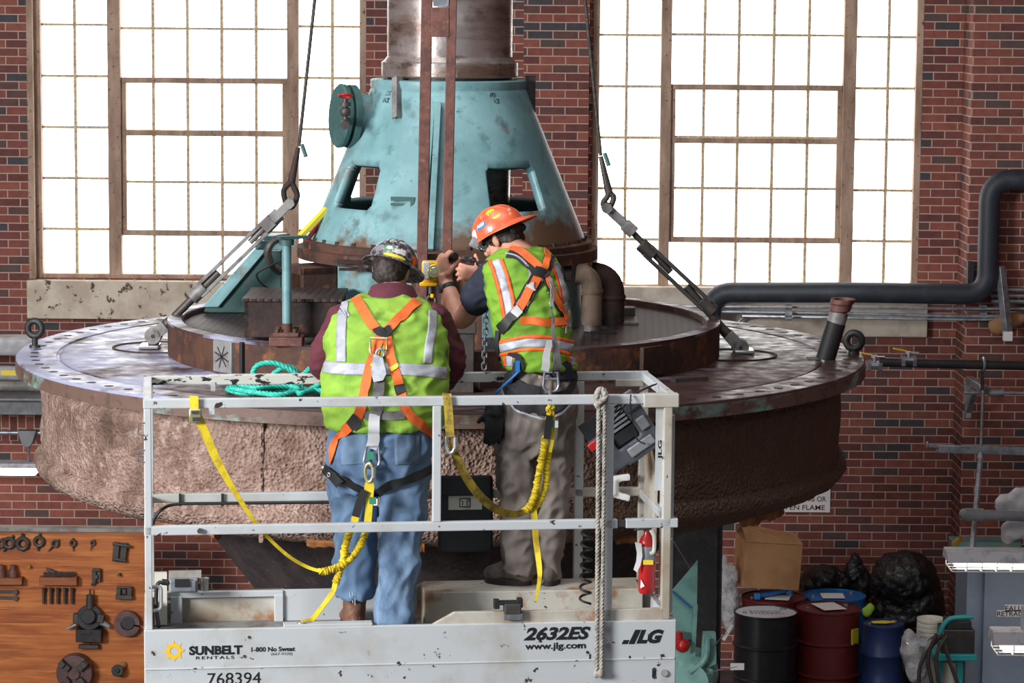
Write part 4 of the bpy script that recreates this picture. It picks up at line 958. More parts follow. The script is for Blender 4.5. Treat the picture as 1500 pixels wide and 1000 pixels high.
# side port, valve
pc = at(506, 170, HY-.15); ax = Vector((-.93, -.36, .06)).normalized(); root_c = pc - ax*.22
obj('port_neck', MB().cyl(pc-ax*.26, pc, .125, n=32), m_['teal'], bh_)
obj('port_flange', MB().lathe([(.15, -.05), (.172, -.045), (.172, -.012), (.12, -.01), (.12, .008), (.172, .012), (.175, .035), (.165, .045), (.001, .05)], pc, ax, n=40), m_['teal_dark'], bh_)
vv = at(506, 172, HY-.42)
v_ = obj('drain_valve', MB().cyl(vv+Vector((0,.0,.1)), vv+Vector((0,0,-.02)), .016, n=10).sph(vv+Vector((0,0,.03)), .03, 12, 8).cyl(vv+Vector((0,.06,-.02)), vv+Vector((0,-.05,-.04)), .024, n=12).lathe([(.03,0),(.03,.02),(.018,.02)], vv+Vector((0,0,.06)), n=12), m_['steel_dark'], bh_)
obj('valve_wheel', MB().torus(vv+Vector((0,0,.115)), .035, .006, (0,.3,1), 20, 6).bar(vv+Vector((-.035,0,.115)), vv+Vector((.035,0,.115)), .008, .006), m_['red_paint'], v_)
# black bar hanging behind the cone top, right
obj('guide_bar', MB().box(at(777, 143, HY+.02), (.055, .12, .24)), m_['black_iron'], bh_)
# duct mouth on the lower left of the casing
a = math.radians(-62); n_ = Vector((math.sin(a), -math.cos(a), 0)); tt = Vector((math.cos(a), math.sin(a), 0))
pc = at(455, 417, HY-.40); dm = MB()
for sx, sz, w, h in ((-.105, 0, .04, .21), (.105, 0, .04, .21), (0, .085, .25, .045), (0, -.085, .25, .04)):
    dm.box(pc+tt*sx+Vector((0,0,sz)), (w, .2, h), rotm('Z', a))
obj('duct_mouth', dm, m_['rust'], bh_, bevel=.004)
obj('duct_dark', MB().box(pc-n_*.06+Vector((0,0,0)), (.2, .02, .17), rotm('Z', a)), m_['black_rubber'], bh_, smooth=0)
# shaft
sx0 = (750-568)/2/ppm(HY)
sh = thing('turbine_shaft', (HX, HY, hz(112)), 'thick mottled steel shaft rising out of the teal cone', 'shaft')
SX = at(659, 60, HY).x
obj('shaft_body', MB().lathe([(sx0*.97, fz), (sx0, hz(112)), (sx0, 8.4)], (SX, HY, 0), n=64), m_['steel_shaft'], sh)
rc = (757-558)/2/ppm(HY)
obj('shaft_collar', MB().lathe([(sx0*.99, .115), (rc*.965, .085), (rc, .078), (rc, .008), (rc*.99, 0), (sx0*.9, 0)], (SX, HY, hz(112)), n=64), m_['steel_shaft'], sh, smooth=20)
obj('seal_ring', MB().lathe([(rc*.93, -.035), (rc*.93, .0), (.2, .0), (.2, -.035)], (SX, HY, hz(112)), n=48, closed=True), m_['black_iron'], sh)
# elbows right of the casing
def elbow(px, py, Y, r, zfoot, x0, lab, m):
    p = at(px, py, Y); t = thing('pipe_elbow', (p.x, Y, zfoot), lab, 'pipe elbow', 'rusty pipe elbows beside the casing')
    a0 = Vector((x0, Y, p.z)); path = arc_path([a0, p, Vector((p.x, Y, p.z-.28))], r*1.9, 8)
    obj('elbow_bend', MB().tube([q for q in path if q.x > p.x-r*3.2], r*1.12, 20), m_[m], t, smooth=60)
    obj('inlet_pipe', MB().cyl(a0, p-Vector((r*2.4, 0, 0)), r*.92, n=20), m_['steel_dark'], t)
    obj('down_pipe', MB().cyl((p.x, Y, p.z-r*1.8), (p.x, Y, zfoot), r*.9, n=20), m_['steel_worn'] if m == 'elbow_rust' else m_['steel_dark'], t)
    obj('bead_ring', MB().lathe([(r*1.2, -.012), (r*1.25, 0), (r*1.2, .012), (r*.9, .0)], (p.x, Y, p.z-r*2.0), n=24), m_[m], t)
elbow(868, 400, HY-.40, .048, CZ+RH-.02, HX+.58, 'rusty pipe elbow with a grey down pipe right of the casing', 'elbow_rust')
elbow(897, 402, HY-.02, .062, CZ+RH-.02, HX+.70, 'thicker dark pipe elbow behind the one with the grey down pipe', 'rust_dark')
one('deck_hatch', MB().box(at(905, 470, HY+.1), (.22, .3, .02)).box(at(912, 457, HY+.35), (.14, .1, .06)), m_['steel_dark'], 'low dark box on the tread plate behind the pipe elbows', 'box', bevel=.004)

# teal gusset stand with dark fittings, left of the casing
Yg = CY+.35
t = thing('gusset_stand', atz(350, 470, CZ+RH-.023), 'teal sloping gusset bracket standing on the cover, left of the casing', 'bracket')
pts = [at(298, 468, Yg), at(318, 470, Yg), at(412, 470, Yg), at(412, 368, Yg), at(372, 368, Yg), at(300, 452, Yg)]
zf = CZ+RH-.023
pts[0].z = pts[1].z = pts[2].z = zf
obj('gusset_plate', MB().prism(pts, (0, .34, 0)), m_['teal_dark'], t, bevel=.006)
sl = MB().prism([at(296, 450, Yg-.03), at(373, 364, Yg-.03), at(392, 364, Yg-.03), at(320, 450, Yg-.03)], (0, .4, 0)); obj('sloping_flange', sl, m_['teal'], t, bevel=.005)
obj('top_bracket', MB().box(at(404, 356, Yg-.1), (.2, .3, .05)).box(at(404, 347, Yg-.1), (.12, .2, .03)), m_['teal'], t, bevel=.005)
obj('cable_loop', MB().tube(bez([at(424, 348, Yg-.4), at(402, 352, Yg-.45), at(392, 368, Yg-.45), at(398, 388, Yg-.4), at(410, 398, Yg-.3)]), .022, 8), m_['steel_dark'], t)
obj('wire', MB().tube(bez([at(412, 382, Yg-.42), at(390, 392, Yg-.45), at(376, 402, Yg-.45), at(384, 416, Yg-.4), at(402, 426, Yg-.3)]), .006, 6), m_['black_rubber'], t)
# steel box with tread top, standing on the ring's front
Yx = 14.55; zr = CZ+RH
bx = at(358, 512, Yx).x; bx2 = at(498, 512, Yx).x; bz = at(420, 439, Yx).z
t = thing('step_box', ((bx+bx2)/2, Yx+.25, zr), 'dark rusty steel step box with a tread plate top', 'box')
w = MB(); w.box(((bx+bx2)/2, Yx+.02, (zr+bz)/2+.01), (bx2-bx, .02, bz-zr-.02)).box((bx+.01, Yx+.26, (zr+bz)/2+.01), (.02, .5, bz-zr-.02)).box((bx2-.01, Yx+.26, (zr+bz)/2+.01), (.02, .5, bz-zr-.02)).box(((bx+bx2)/2, Yx+.3, zr+.015), (bx2-bx, .44, .01))
obj('box_wall', w, m_['rust_dark'], t, smooth=0)
obj('tread_top', MB().box(((bx+bx2)/2, Yx+.26, bz), (bx2-bx+.02, .56, .014)), m_['tread'], t, smooth=0)
# teal post on a bolted foot
Yt = 14.42; pz = at(420, 356, Yt)
fz0 = at(420, 508, Yt); 
t = thing('teal_post', (pz.x, Yt, zr), 'slim teal post on a bolted rusty foot in front of the step box', 'post')
sz_ = ppm(Yt)
obj('foot_plate', MB().box((pz.x, Yt, zr+.022), (.17, .17, .045)).box((pz.x, Yt-.0, zr+.055), (.13, .13, .02)), m_['rust_red'], t, bevel=.004)
bo = MB()
for ax_, ay_ in ((-.045,-.045), (.045,-.045), (-.045,.045), (.045,.045)): bo.cyl((pz.x+ax_, Yt+ay_, zr+.06), (pz.x+ax_, Yt+ay_, zr+.085), .014, n=6)
obj('foot_bolts', bo, m_['rust'], t)
obj('post_tube', MB().cyl((pz.x, Yt, zr+.06), (pz.x, Yt, pz.z), 6.8/sz_, n=20), m_['teal'], t)
obj('collar', MB().cyl((pz.x, Yt, zr+.06), (pz.x, Yt, zr+.11), 9.5/sz_, 7.2/sz_, n=20), m_['rust'], t)
obj('top_disc', MB().cyl((pz.x, Yt, pz.z-.01), (pz.x, Yt, pz.z+.02), 11/sz_, n=20).box((pz.x+.03, Yt, pz.z+.03), (.16, .05, .015), rotm('Z', .5)), m_['teal_dark'], t)
one('yellow_bar', MB().bar(at(440, 346, HY-.3), at(478, 306, HY-.2), .035, .03), m_['label_yellow'], 'yellow bar slanting up beside the cone at left', 'bar', bevel=.004)
one('red_hose', MB().tube(bez([at(450, 350, HY-.25), at(462, 335, HY-.2), at(476, 318, HY-.15)]), .014, 8), m_['red_paint'], 'dark red hose beside the yellow bar', 'hose')

# ================================================================== slings
def sling(cab, sock, jaw, b0, b1, rod, lug, Y, lab, glab, side):
    """cab..lug: pixels down the sling, all at depth Y"""
    A = lambda p: at(p[0], p[1], Y); s = 1/ppm(Y)
    t = thing('wire_sling', A(sock[1]), lab, 'sling', 'wire rope slings')
    top = A(cab[0]); low = A(cab[1]); top = low + (top-low)*7.5
    obj('wire_rope', MB().cyl(low, top, 2.6*s, n=10), m_['rope_wire'], t)
    q0, q1 = A(sock[0]), A(sock[1]); d = (q1-q0).normalized()
    sk_ = MB().cyl(q0, q1, 3.4*s, 6*s, n=12)
    eye = A(jaw) ; ctr = (q1+eye)/2; ln = (eye-q1).length
    sd = d.cross(Vector((0, 1, 0))).normalized()
    loop = [q1, q1+d*ln*.3+sd*ln*.22, ctr+d*ln*.1+sd*ln*.33, eye+sd*ln*.16+d*ln*.1, eye+d*ln*.2, eye-sd*ln*.16+d*ln*.1, ctr+d*ln*.1-sd*ln*.33, q1+d*ln*.3-sd*ln*.22]
    sk_.tube(bez(loop+[loop[0]], 5)[:-1], 4.4*s, 8, closed=True)
    obj('open_socket', sk_, m_['rust_dark'] if side < 0 else m_['steel_dark'], t, smooth=60)
    obj('rope_tail', MB().cyl(q0+Vector((.02,-.02,.02)), q0+Vector((.045,-.03,-.05)), .012, n=8), m_['teal_dark'], t)
    # turnbuckle
    e = A(jaw); r0, r1 = A(rod), A(lug); B0, B1 = A(b0), A(b1)
    g = thing('turnbuckle', A(lug), glab, 'turnbuckle', 'turnbuckles of the slings')
    ax = (B1-B0).normalized(); nn = ax.cross(Vector((0,1,0))).normalized()
    jw = MB()
    for o in (-1, 1): jw.bar(e-ax*.02+Vector((0, .03*o, 0)), e+ax*.16+Vector((0, .03*o, 0)), .05, .018, (0,1,0))
    jw.cyl(e+Vector((0,-.055,0)), e+Vector((0,.055,0)), .024, n=12).box(e+ax*.17, (.07,.085,.07), Matrix((nn, Vector((0,1,0)), ax)).transposed())
    obj('jaw', jw, m_['steel_worn'], g, bevel=.004)
    obj('jaw_pin', MB().cyl(e+Vector((0,-.07,0)), e+Vector((0,.07,0)), .03, n=6), m_['steel_worn'], g)
    obj('threaded_rod', MB().cyl(e+ax*.15, B0+ax*.18, 4.6*s, n=12), m_['steel_worn'] if side < 0 else m_['steel_dark'], g)
    body = MB()
    for o in (-1, 1): body.bar(B0+nn*o*8*s, B1+nn*o*8*s, 6*s, .055, (0,1,0))
    for p in (B0, B1): body.cyl(p-ax*.05, p+ax*.05, 10.5*s, n=12)
    obj('turnbuckle_body', body, m_['steel_worn'] if side < 0 else m_['steel_dark'], g, bevel=.004)
    obj('end_rod', MB().cyl(B1-ax*.16, r0, 6*s, n=12).cyl(r0-ax*.05, r0+(r1-r0)*.4, 7*s, 9*s, n=12), m_['steel_dark'], g)
    ey = MB()
    for o in (-1, 1): ey.cyl(r1+Vector((0,.03*o-.012,0)), r1+Vector((0,.03*o+.012,0)), 12.5*s, n=20).bar(r0+Vector((0,.03*o,0)), r0.lerp(r1, .8)+Vector((0,.03*o,0)), 17*s, .024, (0,1,0))
    obj('fork_end', ey, m_['steel_worn'], g, bevel=.003)
    obj('fork_pin', MB().cyl(r1+Vector((0,-.046,0)), r1+Vector((0,.046,0)), 2.6*s, n=12), m_['black_iron'], g)
    l = thing('lifting_lug', (r1.x, r1.y, CZ), 'welded steel lug under the ' + ('left' if side < 0 else 'right') + ' turnbuckle', 'lug', 'lifting lugs on the cover')
    obj('base_plate', MB().box((r1.x-.02*side*-1, r1.y, CZ+.012), (.11, .16, .018)), m_['chrome'], l, bevel=.004)
    obj('lug_plate', MB().box((r1.x, r1.y, (CZ+r1.z)/2), (.06, .028, r1.z-CZ)), m_['steel_dark'], l, bevel=.006)
mat('rope_wire', srgb(62,58,54), .6, .4, [(srgb(88,80,72), 40, .45, .6)], (120, .5))
m_ = MAT
Ysl = CY+.02
sling(((461, 0), (438, 214)), ((437, 216), (427, 266)), (425, 297), (400, 322), (290, 428), (243, 476), (225, 491), Ysl, 'left wire rope sling running up past the left window', 'left turnbuckle, pale grey, slanting down to the cover in front of the sill', -1)
sling(((857, 0), (880, 228)), ((880, 229), (892, 282)), (889, 304), (948, 366), (1036, 448), (1066, 489), (1084, 508), Ysl, 'right wire rope sling running up past the right window', 'right turnbuckle, dark grey, slanting down to the cover before the right window', 1)

# ================================================================== two red brown channels with a cross plate, in front of the cone
Yn = 14.22
t = thing('channel_frame', at(635, 560, Yn), 'pair of red brown steel channels rising upright in front of the teal cone', 'frame')
def channel(x0, x1, y1, w, name):
    a, b = at(x0, -40, Yn), at(x1, y1, Yn); s = w/ppm(Yn)
    a = b + (a-b)*3.4
    mb = MB(); ax = (a-b)
    mb.bar(a, b, s, .012, (0,-1,0)); 
    for o in (-1, 1): mb.bar(a+Vector((o*(s/2-.006), .035, 0)), b+Vector((o*(s/2-.006), .035, 0)), .012, .07, (0,-1,0))
    obj(name, mb, m_['rust_red'], t, smooth=0, bevel=.003)
channel(626, 615, 552, 16, 'channel'); channel(663, 651, 552, 14, 'channel')
obj('cross_plate', MB().prism([at(632, 11, Yn-.01), at(658, 11, Yn-.01), at(658, 54, Yn-.01), at(632, 54, Yn-.01)], (0, .012, 0)), m_['rust_red'], t, smooth=0, bevel=.003)
obj('pale_tag', MB().prism([at(633, -8, Yn-.012), at(658, -8, Yn-.012), at(657, 9, Yn-.012), at(635, 9, Yn-.012)], (0, .01, 0)), m_['galv'], t, smooth=0)
obj('foot_plate', MB().prism([at(603, 372, Yn+.05), at(668, 372, Yn+.05), at(706, 412, Yn+.05), at(706, 560, Yn+.05), at(600, 560, Yn+.05)], (0, .014, 0)), m_['rust'], t, smooth=0)
obj('foot_block', MB().box((at(633, 560, Yn).x, Yn+.03, CZ+.035), (.36, .14, .06)), m_['rust_dark'], t, smooth=0, bevel=.004)
# ================================================================== scissor lift platform
LX, LY, LA, LW, LD, LZR = -1.5607, 11.9275, .12492, 2.30, .77, 4.185
ca, sa = math.cos(LA), math.sin(LA); RZ = rotm('Z', LA)
def Lf(u, v, z): return Vector((LX+u*ca-v*sa, LY+u*sa+v*ca, z))
def uz(px, py, v):
    d = ray(px, py); n = Vector((-sa, ca, 0)); o = Lf(0, v, 0)
    p = EYE + d*((o-EYE).dot(n)/d.dot(n)); q = p-Vector((LX, LY, 0))
    return q.x*ca+q.y*sa, p.z
def lift_at(px, py, v): u, z = uz(px, py, v); return Lf(u, v, z)
def lb(mb, u0, u1, v0, v1, z0, z1): return mb.box(Lf((u0+u1)/2, (v0+v1)/2, (z0+z1)/2), (abs(u1-u0), abs(v1-v0), abs(z1-z0)), RZ)
def pb(mb, x0, y0, x1, y1, v, t):          # box whose front face spans two photo pixels
    u0, z0 = uz(x0, y0, v); u1, z1 = uz(x1, y1, v); return lb(mb, u0, u1, v, v+t, z0, z1)
ZP = uz(480, 917, 0)[1]; DK = ZP-.13
WP, WG = m_['white_paint'], m_['white_grubby']
lift = thing('scissor_lift', Lf(LW/2, LD/2, 0), 'white scissor lift platform with rails, carrying two workers before the turbine', 'scissor lift')
T_ = .036
def rail(name, u0, u1, v, z, m=WP, h=.04): return obj(name, lb(MB(), u0, u1, v, v+T_, z-h, z), m, lift, smooth=0, bevel=.004)
uL, uR = 0.0, LW
rail('top_rail', uL, uR-.11, 0, LZR)
pb_ = MB(); lb(pb_, uR-.15, uR+.005, -.006, .045, LZR-.056, LZR+.003); obj('rail_socket', pb_, WG, lift, smooth=0, bevel=.004)
zm = uz(420, 768, 0)[1]
um, _ = uz(905, 765, 0); um2, _ = uz(917, 765, 0)
rail('mid_rail', uL, um, 0, zm); rail('mid_rail', um2, uR+.01, 0, zm)
obj('rail_coupling', lb(MB(), um-.01, um2+.01, .006, .03, zm-.034, zm-.006), m_['steel_dark'], lift, smooth=0)
def post(x0, x1, v, zlo, zhi, m=WP, name='post'):
    u0 = uz(x0, 680, v)[0]; u1 = uz(x1, 680, v)[0]
    return obj(name, lb(MB(), u0, u1, v, v+T_, zlo, zhi), m, lift, smooth=0, bevel=.004)
zt_ = LZR-.04
post(211, 222, 0, ZP, zt_); post(634, 646.5, 0, zm, zt_); post(886, 899, 0, ZP-.03, zt_); post(972, 984.5, 0, ZP, zt_, WG)
VB = LD-T_
rail('top_rail', .0, uz(308, 556, VB)[0], VB, LZR, m_['white_chipped']); rail('top_rail', uz(306, 556, VB)[0], uz(845, 550, VB)[0], VB, LZR+.004, m_['white_chipped'], .046)
rail('top_rail', uz(845, 550, VB)[0], uR, VB, LZR+.002)
k_ = MB(); pb(k_, 902, 556, 944, 566, VB-.005, .045); obj('rail_socket', k_, WG, lift, smooth=0, bevel=.004)
zmb = uz(360, 722, VB)[1]
rail('mid_rail', .0, 1.05, VB, zmb); rail('mid_rail', 1.05, uR, VB, zmb, WG)
post(842, 855, VB, ZP, LZR-.04); post(215, 225, VB, ZP, LZR-.04)
obj('post', lb(MB(), uR-.04, uR, VB, VB+T_, ZP, LZR-.04), WG, lift, smooth=0, bevel=.004)
# ends
for uu, nm in ((.0, 'end_rail'), (uR-T_, 'end_rail')):
    for z in (LZR-.001, zm): obj(nm, lb(MB(), uu, uu+T_, .03, LD-.03, z-.038, z), WP, lift, smooth=0, bevel=.004)
obj('end_plate', lb(MB(), uR-.012, uR-.002, .05, .34, ZP+.02, LZR-.1), m_['white_paint'], lift, smooth=0)
slot = MB()
for k in range(9):
    z = zm+.12+k*.045; lb(slot, uR-.016, uR-.011, .08+.015*(k % 2), .19, z, z+.016)
obj('plate_slots', slot, m_['black_rubber'], lift, smooth=0)
gp = MB(); gz = zm+.01
gp.prism([Lf(uR-.03, .40, ZP+.03), Lf(uR-.03, .62, ZP+.03), Lf(uR-.03, .66, gz+.2), Lf(uR-.03, .60, gz+.28), Lf(uR-.03, .36, gz+.1)], Vector((ca, sa, 0))*.012)
obj('gate_plate', gp, WG, lift, smooth=0)
q = lift_at(907, 712, VB-.03)
obj('pipe_saddle', fuse(MB().cyl(q+Vector((-.05,0,-.02)), q+Vector((-.05,0,.04)), .02).bar(q+Vector((-.05,0,.03)), q+Vector((.05,0,.045)), .03, .03).bar(q+Vector((-.05,0,-.03)), q+Vector((.05,0,-.055)), .03, .03).cyl(q+Vector((-.03,0,-.04)), q+Vector((-.03,0,.035)), .03), .006, 3), m_['label_white'], lift)
# deck, front apron with lettering
obj('deck', lb(MB(), .02, uR-.01, .02, LD-.02, DK-.03, DK), m_['steel_worn'], lift, smooth=0)
obj('apron', lb(MB(), -.004, uR+.006, -.012, .012, ZP-.42, ZP), WP, lift, smooth=0, bevel=.004)
obj('apron_crease', lb(MB(), .0, uR, -.016, -.01, uz(420, 975, 0)[1]-.0035, uz(420, 975, 0)[1]+.0035), WP, lift, smooth=0, bevel=.002)
obj('end_apron', lb(MB(), uR-.02, uR+.006, .012, LD, ZP-.42, ZP), WP, lift, smooth=0); obj('end_apron', lb(MB(), -.004, .02, .012, LD, ZP-.42, ZP), WP, lift, smooth=0)
obj('back_apron', lb(MB(), -.004, uR+.006, LD-.012, LD+.004, ZP-.42, ZP), WP, lift, smooth=0)
kb = MB(); u0, u1 = uz(415, 915, .02)[0], uz(545, 912, .02)[0]
lb(kb, u0, u1, -.01, .05, ZP-.002, ZP+.012); obj('kerb', kb, WP, lift, smooth=0, bevel=.003)
u2, u3 = uz(632, 905, .02)[0], uz(665, 893, .02)[0]; hh = .05
obj('toe_board', MB().prism([Lf(u2, 0, ZP-.004), Lf(u3, 0, ZP+hh), Lf(uR-.05, 0, ZP+hh), Lf(uR-.05, 0, ZP-.004)], Vector((-sa, ca, 0))*.028), WG, lift, smooth=0, bevel=.003)
# rear toe boards
VT = LD-.075; zbt = uz(330, 866, VT)[1]
obj('toe_board', lb(MB(), .03, uz(415, 870, VT)[0], VT+.03, VT+.05, DK, zbt), WG, lift, smooth=0)
obj('toe_rail', lb(MB(), .03, uz(415, 870, VT)[0], VT, VT+.05, zbt-.028, zbt), WP, lift, smooth=0, bevel=.003)
for x0, x1 in ((250, 267), (402, 415)): obj('toe_post', lb(MB(), uz(x0, 890, VT)[0], uz(x1, 890, VT)[0], VT-.005, VT+.03, DK, zbt-.02), WP, lift, smooth=0, bevel=.003)
obj('toe_board', lb(MB(), uz(415, 870, VT)[0], uz(600, 870, VT)[0], VT+.01, VT+.03, DK, zbt), WP, lift, smooth=0, bevel=.002)
ua, ub = uz(604, 862, VT)[0], uz(622, 851, VT)[0]; zb2 = uz(720, 851, VT)[1]
obj('toe_board', MB().prism([Lf(ua, VT, DK), Lf(ua, VT, zb2-.03), Lf(ub, VT, zb2), Lf(uR-.04, VT, zb2), Lf(uR-.04, VT, DK)], Vector((-sa, ca, 0))*.03), WG, lift, smooth=0, bevel=.003)
zst = uz(720, 866, .47)[1]
obj('step', lb(MB(), ub-.02, uR-.06, .47, VT+.002, DK, zst), WG, lift, smooth=0, bevel=.004)
# holes, bolts, clips
for px, py in ((365, 933), (358, 961)): obj('bolt_hole', MB().cyl(lift_at(px, py, -.0125), lift_at(px, py, -.0145), .007, n=10), m_['steel_dark'], lift)
for px, py in ((891, 919.5), (891, 945.5)): obj('rivet', MB().cyl(lift_at(px, py, -.0125), lift_at(px, py, -.018), .011, n=14), m_['steel_worn'], lift)
obj('apron_slot', fuse(MB().cyl(lift_at(958, 980, -.012), lift_at(958, 980, -.014), .009, n=12).cyl(lift_at(958, 991, -.012), lift_at(958, 991, -.014), .009, n=12).box(lift_at(958, 985.5, -.013), (.018, .002, .033), RZ), .0015, 0), m_['black_rubber'], lift, smooth=0)
obj('round_plug', MB().cyl(lift_at(973, 985.5, -.0125), lift_at(973, 985.5, -.018), .016, n=18), m_['steel_worn'], lift)
obj('apron_slit', MB().box(lift_at(864, 961, -.013), (.006, .003, .022), RZ), m_['black_rubber'], lift, smooth=0)
ws = MB(); q = lift_at(312, 566, VB-.002); ws.box(q, (.02, .006, .04), RZ); obj('rail_tab', ws, WP, lift, smooth=0)
q = lift_at(310, 600, .0); obj('rail_tab', MB().box(q+Vector((0,.0,.0)), (.024, .006, .04), RZ), WP, lift, smooth=0)
q = lift_at(293, 777, -.004); obj('nut', MB().cyl(q, q+Vector((0,-.012,0)), .012, n=6), m_['steel_dark'], lift)
# latch wire staples on the left post
lt = MB()
for y0 in (628, 668):
    lt.tube([lift_at(211, y0-9, .0), lift_at(203, y0-8, -.01), lift_at(202, y0+8, -.01), lift_at(211, y0+9, .0)], .003, 6)
obj('wire_latch', lt, m_['galv'], lift)
wl = MB(); wl.tube(arc_path([lift_at(222, 860, .03), lift_at(236, 858, .03), lift_at(236, 892, .03), lift_at(222, 895, .03)], .02), .008, 8); obj('grab_handle', wl, WP, lift)
# lettering on the apron
def apron_text(txt, x0, yb, x1, yt, m, bold=0, shear=0, parent=lift, name='lettering', spacing=1):
    u0, z0 = uz(x0, yb, -.0122); u1, _ = uz(x1, yb, -.0122); _, z1 = uz(x0, yt, -.0122)
    mb = xform(text_mb(txt, width=u1-u0, height=z1-z0, bold=bold, shear=shear, spacing=spacing, extrude=.0008), Matrix.Translation(Lf(u0, -.0128, z0)) @ Matrix.Rotation(LA, 4, 'Z'))
    return obj(name, mb, m, parent, smooth=0)
DB = m_['decal_black']
apron_text('SUNBELT', 277, 959.5, 355, 946, DB, .045)
apron_text('RENTALS', 287, 965.5, 343, 961, DB, .015, spacing=1.3)
apron_text('1-800 No Sweat', 368, 954.5, 432, 947.5, DB, .025)
apron_text('(667-9328)', 397, 960.5, 428, 955.5, m_['decal_grey'])
apron_text('768394', 304, 1003, 382, 985.5, DB, -.0)
apron_text('2632ES', 767, 938, 865, 918.5, DB, .04, .28)
apron_text('www.jlg.com', 769, 954, 858, 941.5, DB, .025)
apron_text('LG', 932, 942.5, 972, 922, DB, .06, .35)
for q4 in (((910.5, 943), (919, 943), (922, 937), (913.5, 937)), ((920.5, 943), (929, 943), (939, 922), (930.5, 922))):
    obj('logo_bar', MB().prism([lift_at(x, y, -.0125) for x, y in q4], Vector((sa, -ca, 0))*.0008), DB, lift, smooth=0)
u0, z0 = uz(255, 953.5, -.0125); R_ = 16.5/345; pts = []
for k in range(8):
    a = 2*PI*k/8+.3
    for r, da in ((R_*.66, 0), (R_, .30), (R_*.70, .36), ): pts.append((r*math.cos(a-da), r*math.sin(a-da)))
pts = sorted(pts, key=lambda p: math.atan2(p[1], p[0]))
sn = MB(); n = len(pts)
inn = [(R_*.36*math.cos(math.atan2(y, x)), R_*.36*math.sin(math.atan2(y, x))) for x, y in pts]
P_ = [Lf(u0+x, -.0133, z0+y) for x, y in pts]+[Lf(u0+x, -.0133, z0+y) for x, y in inn]
sn.add(P_, [(i, (i+1) % n, n+(i+1) % n, n+i) for i in range(n)]); obj('sun_logo', sn, m_['decal_yellow'], lift, smooth=0)
# vertical lettering on the end post
p = lift_at(967.5, 673, .06)
obj('lettering', xform(text_mb('JLG', width=.085, height=.022, bold=.04), Matrix.Translation(lift_at(971, 673, -.002)) @ Matrix.Rotation(-PI/2, 4, 'Y') @ Matrix.Identity(4)), DB, lift, smooth=0)
obj('perforated_strip', lb(MB(), uz(960, 680, .03)[0], uz(971, 680, .03)[0], .03, .036, zm+.12, LZR-.05), WP, lift, smooth=0)
# scissor stack and chassis (below the frame)
sc_z = ZP-.42
obj('chassis', lb(MB(), .05, LW-.05, .04, LD-.04, .22, .62), m_['orange_rust'] if False else WP, lift, smooth=0, bevel=.01)
for u in (.3, LW-.3):
    for v in (.05, LD-.05): obj('wheel', MB().cyl(Lf(u, v-.05, .19), Lf(u, v+.05, .19), .19, n=28), m_['black_rubber'], lift)
nlev = 3; hlev = (sc_z-.62)/nlev
for k in range(nlev):
    for v in (.16, LD-.16):
        for s_ in (0, 1):
            z0, z1 = .62+k*hlev+.04, .62+(k+1)*hlev-.03
            a, b = (.2, LW-.2) if s_ == 0 else (LW-.2, .2)
            obj('scissor_arm', MB().bar(Lf(a, v+.04*s_, z0), Lf(b, v+.04*s_, z1), .03, .1), m_['grey_light'], lift, smooth=0)

# ------------------------------------------------------------------ things carried on the lift
def lthing(name, px, py, v, lab, cat, group=None): return thing(name, lift_at(px, py, v), lab, cat, group)
# control/outlet box on the left
t = lthing('outlet_box', 262, 868, .55, 'grey electrical box with a dark window at the left end of the lift deck', 'electrical box')
b = MB(); pb(b, 247, 848, 290, 868, .55, .1); obj('box_body', b, m_['grey_light'], t, smooth=0, bevel=.006)
b = MB(); pb(b, 249, 851, 287, 866.5, .54, .012); obj('box_frame', b, m_['galv'], t, smooth=0, bevel=.004)
b = MB(); pb(b, 256, 848.5, 278, 859.5, .533, .01); obj('dark_window', b, m_['black_rubber'], t, smooth=0)
b = MB(); pb(b, 247, 836, 295, 846, .58, .012); obj('cover_flap', b, m_['grey_pipe'], t, smooth=0)
obj('plug', MB().cyl(lift_at(237, 852, .56), lift_at(247, 853, .56), .014, n=10).tube(bez([lift_at(237, 852, .56), lift_at(230, 858, .56), lift_at(229, 890, .56), lift_at(233, 918, .5)]), .009, 8), m_['black_rubber'], t)
one('backing_panel', pb(MB(), 226, 839, 245, 915, .64, .03), m_['bucket'], 'pale upright panel behind the grey electrical box', 'panel', smooth=0)
one('cup', MB().lathe([(.018, 0), (.021, .06), (.019, .06), (.016, .003), (.001, .003)], lift_at(300, 865, .72), n=16), m_['chrome'], 'small clear cup on the rear toe board beside the electrical box', 'cup')
one('black_cable', MB().tube(bez([lift_at(224, 768, VB), lift_at(228, 756, VB-.01), lift_at(240, 744, VB-.01), lift_at(262, 738, VB-.01), lift_at(330, 737, VB-.01), lift_at(490, 735.5, VB-.01)]), .007, 8), m_['black_rubber'], 'black cable tied along under the rear middle rail', 'cable')
for px, lab in ((264, 'left black cable tie round the rear middle rail'), (326, 'right black cable tie round the rear middle rail')):
    b = MB(); pb(b, px-2, 723, px+2, 741, VB-.012, .006); one('cable_tie', b, m_['black_rubber'], lab, 'cable tie', 'cable ties on the rear rail', smooth=0)
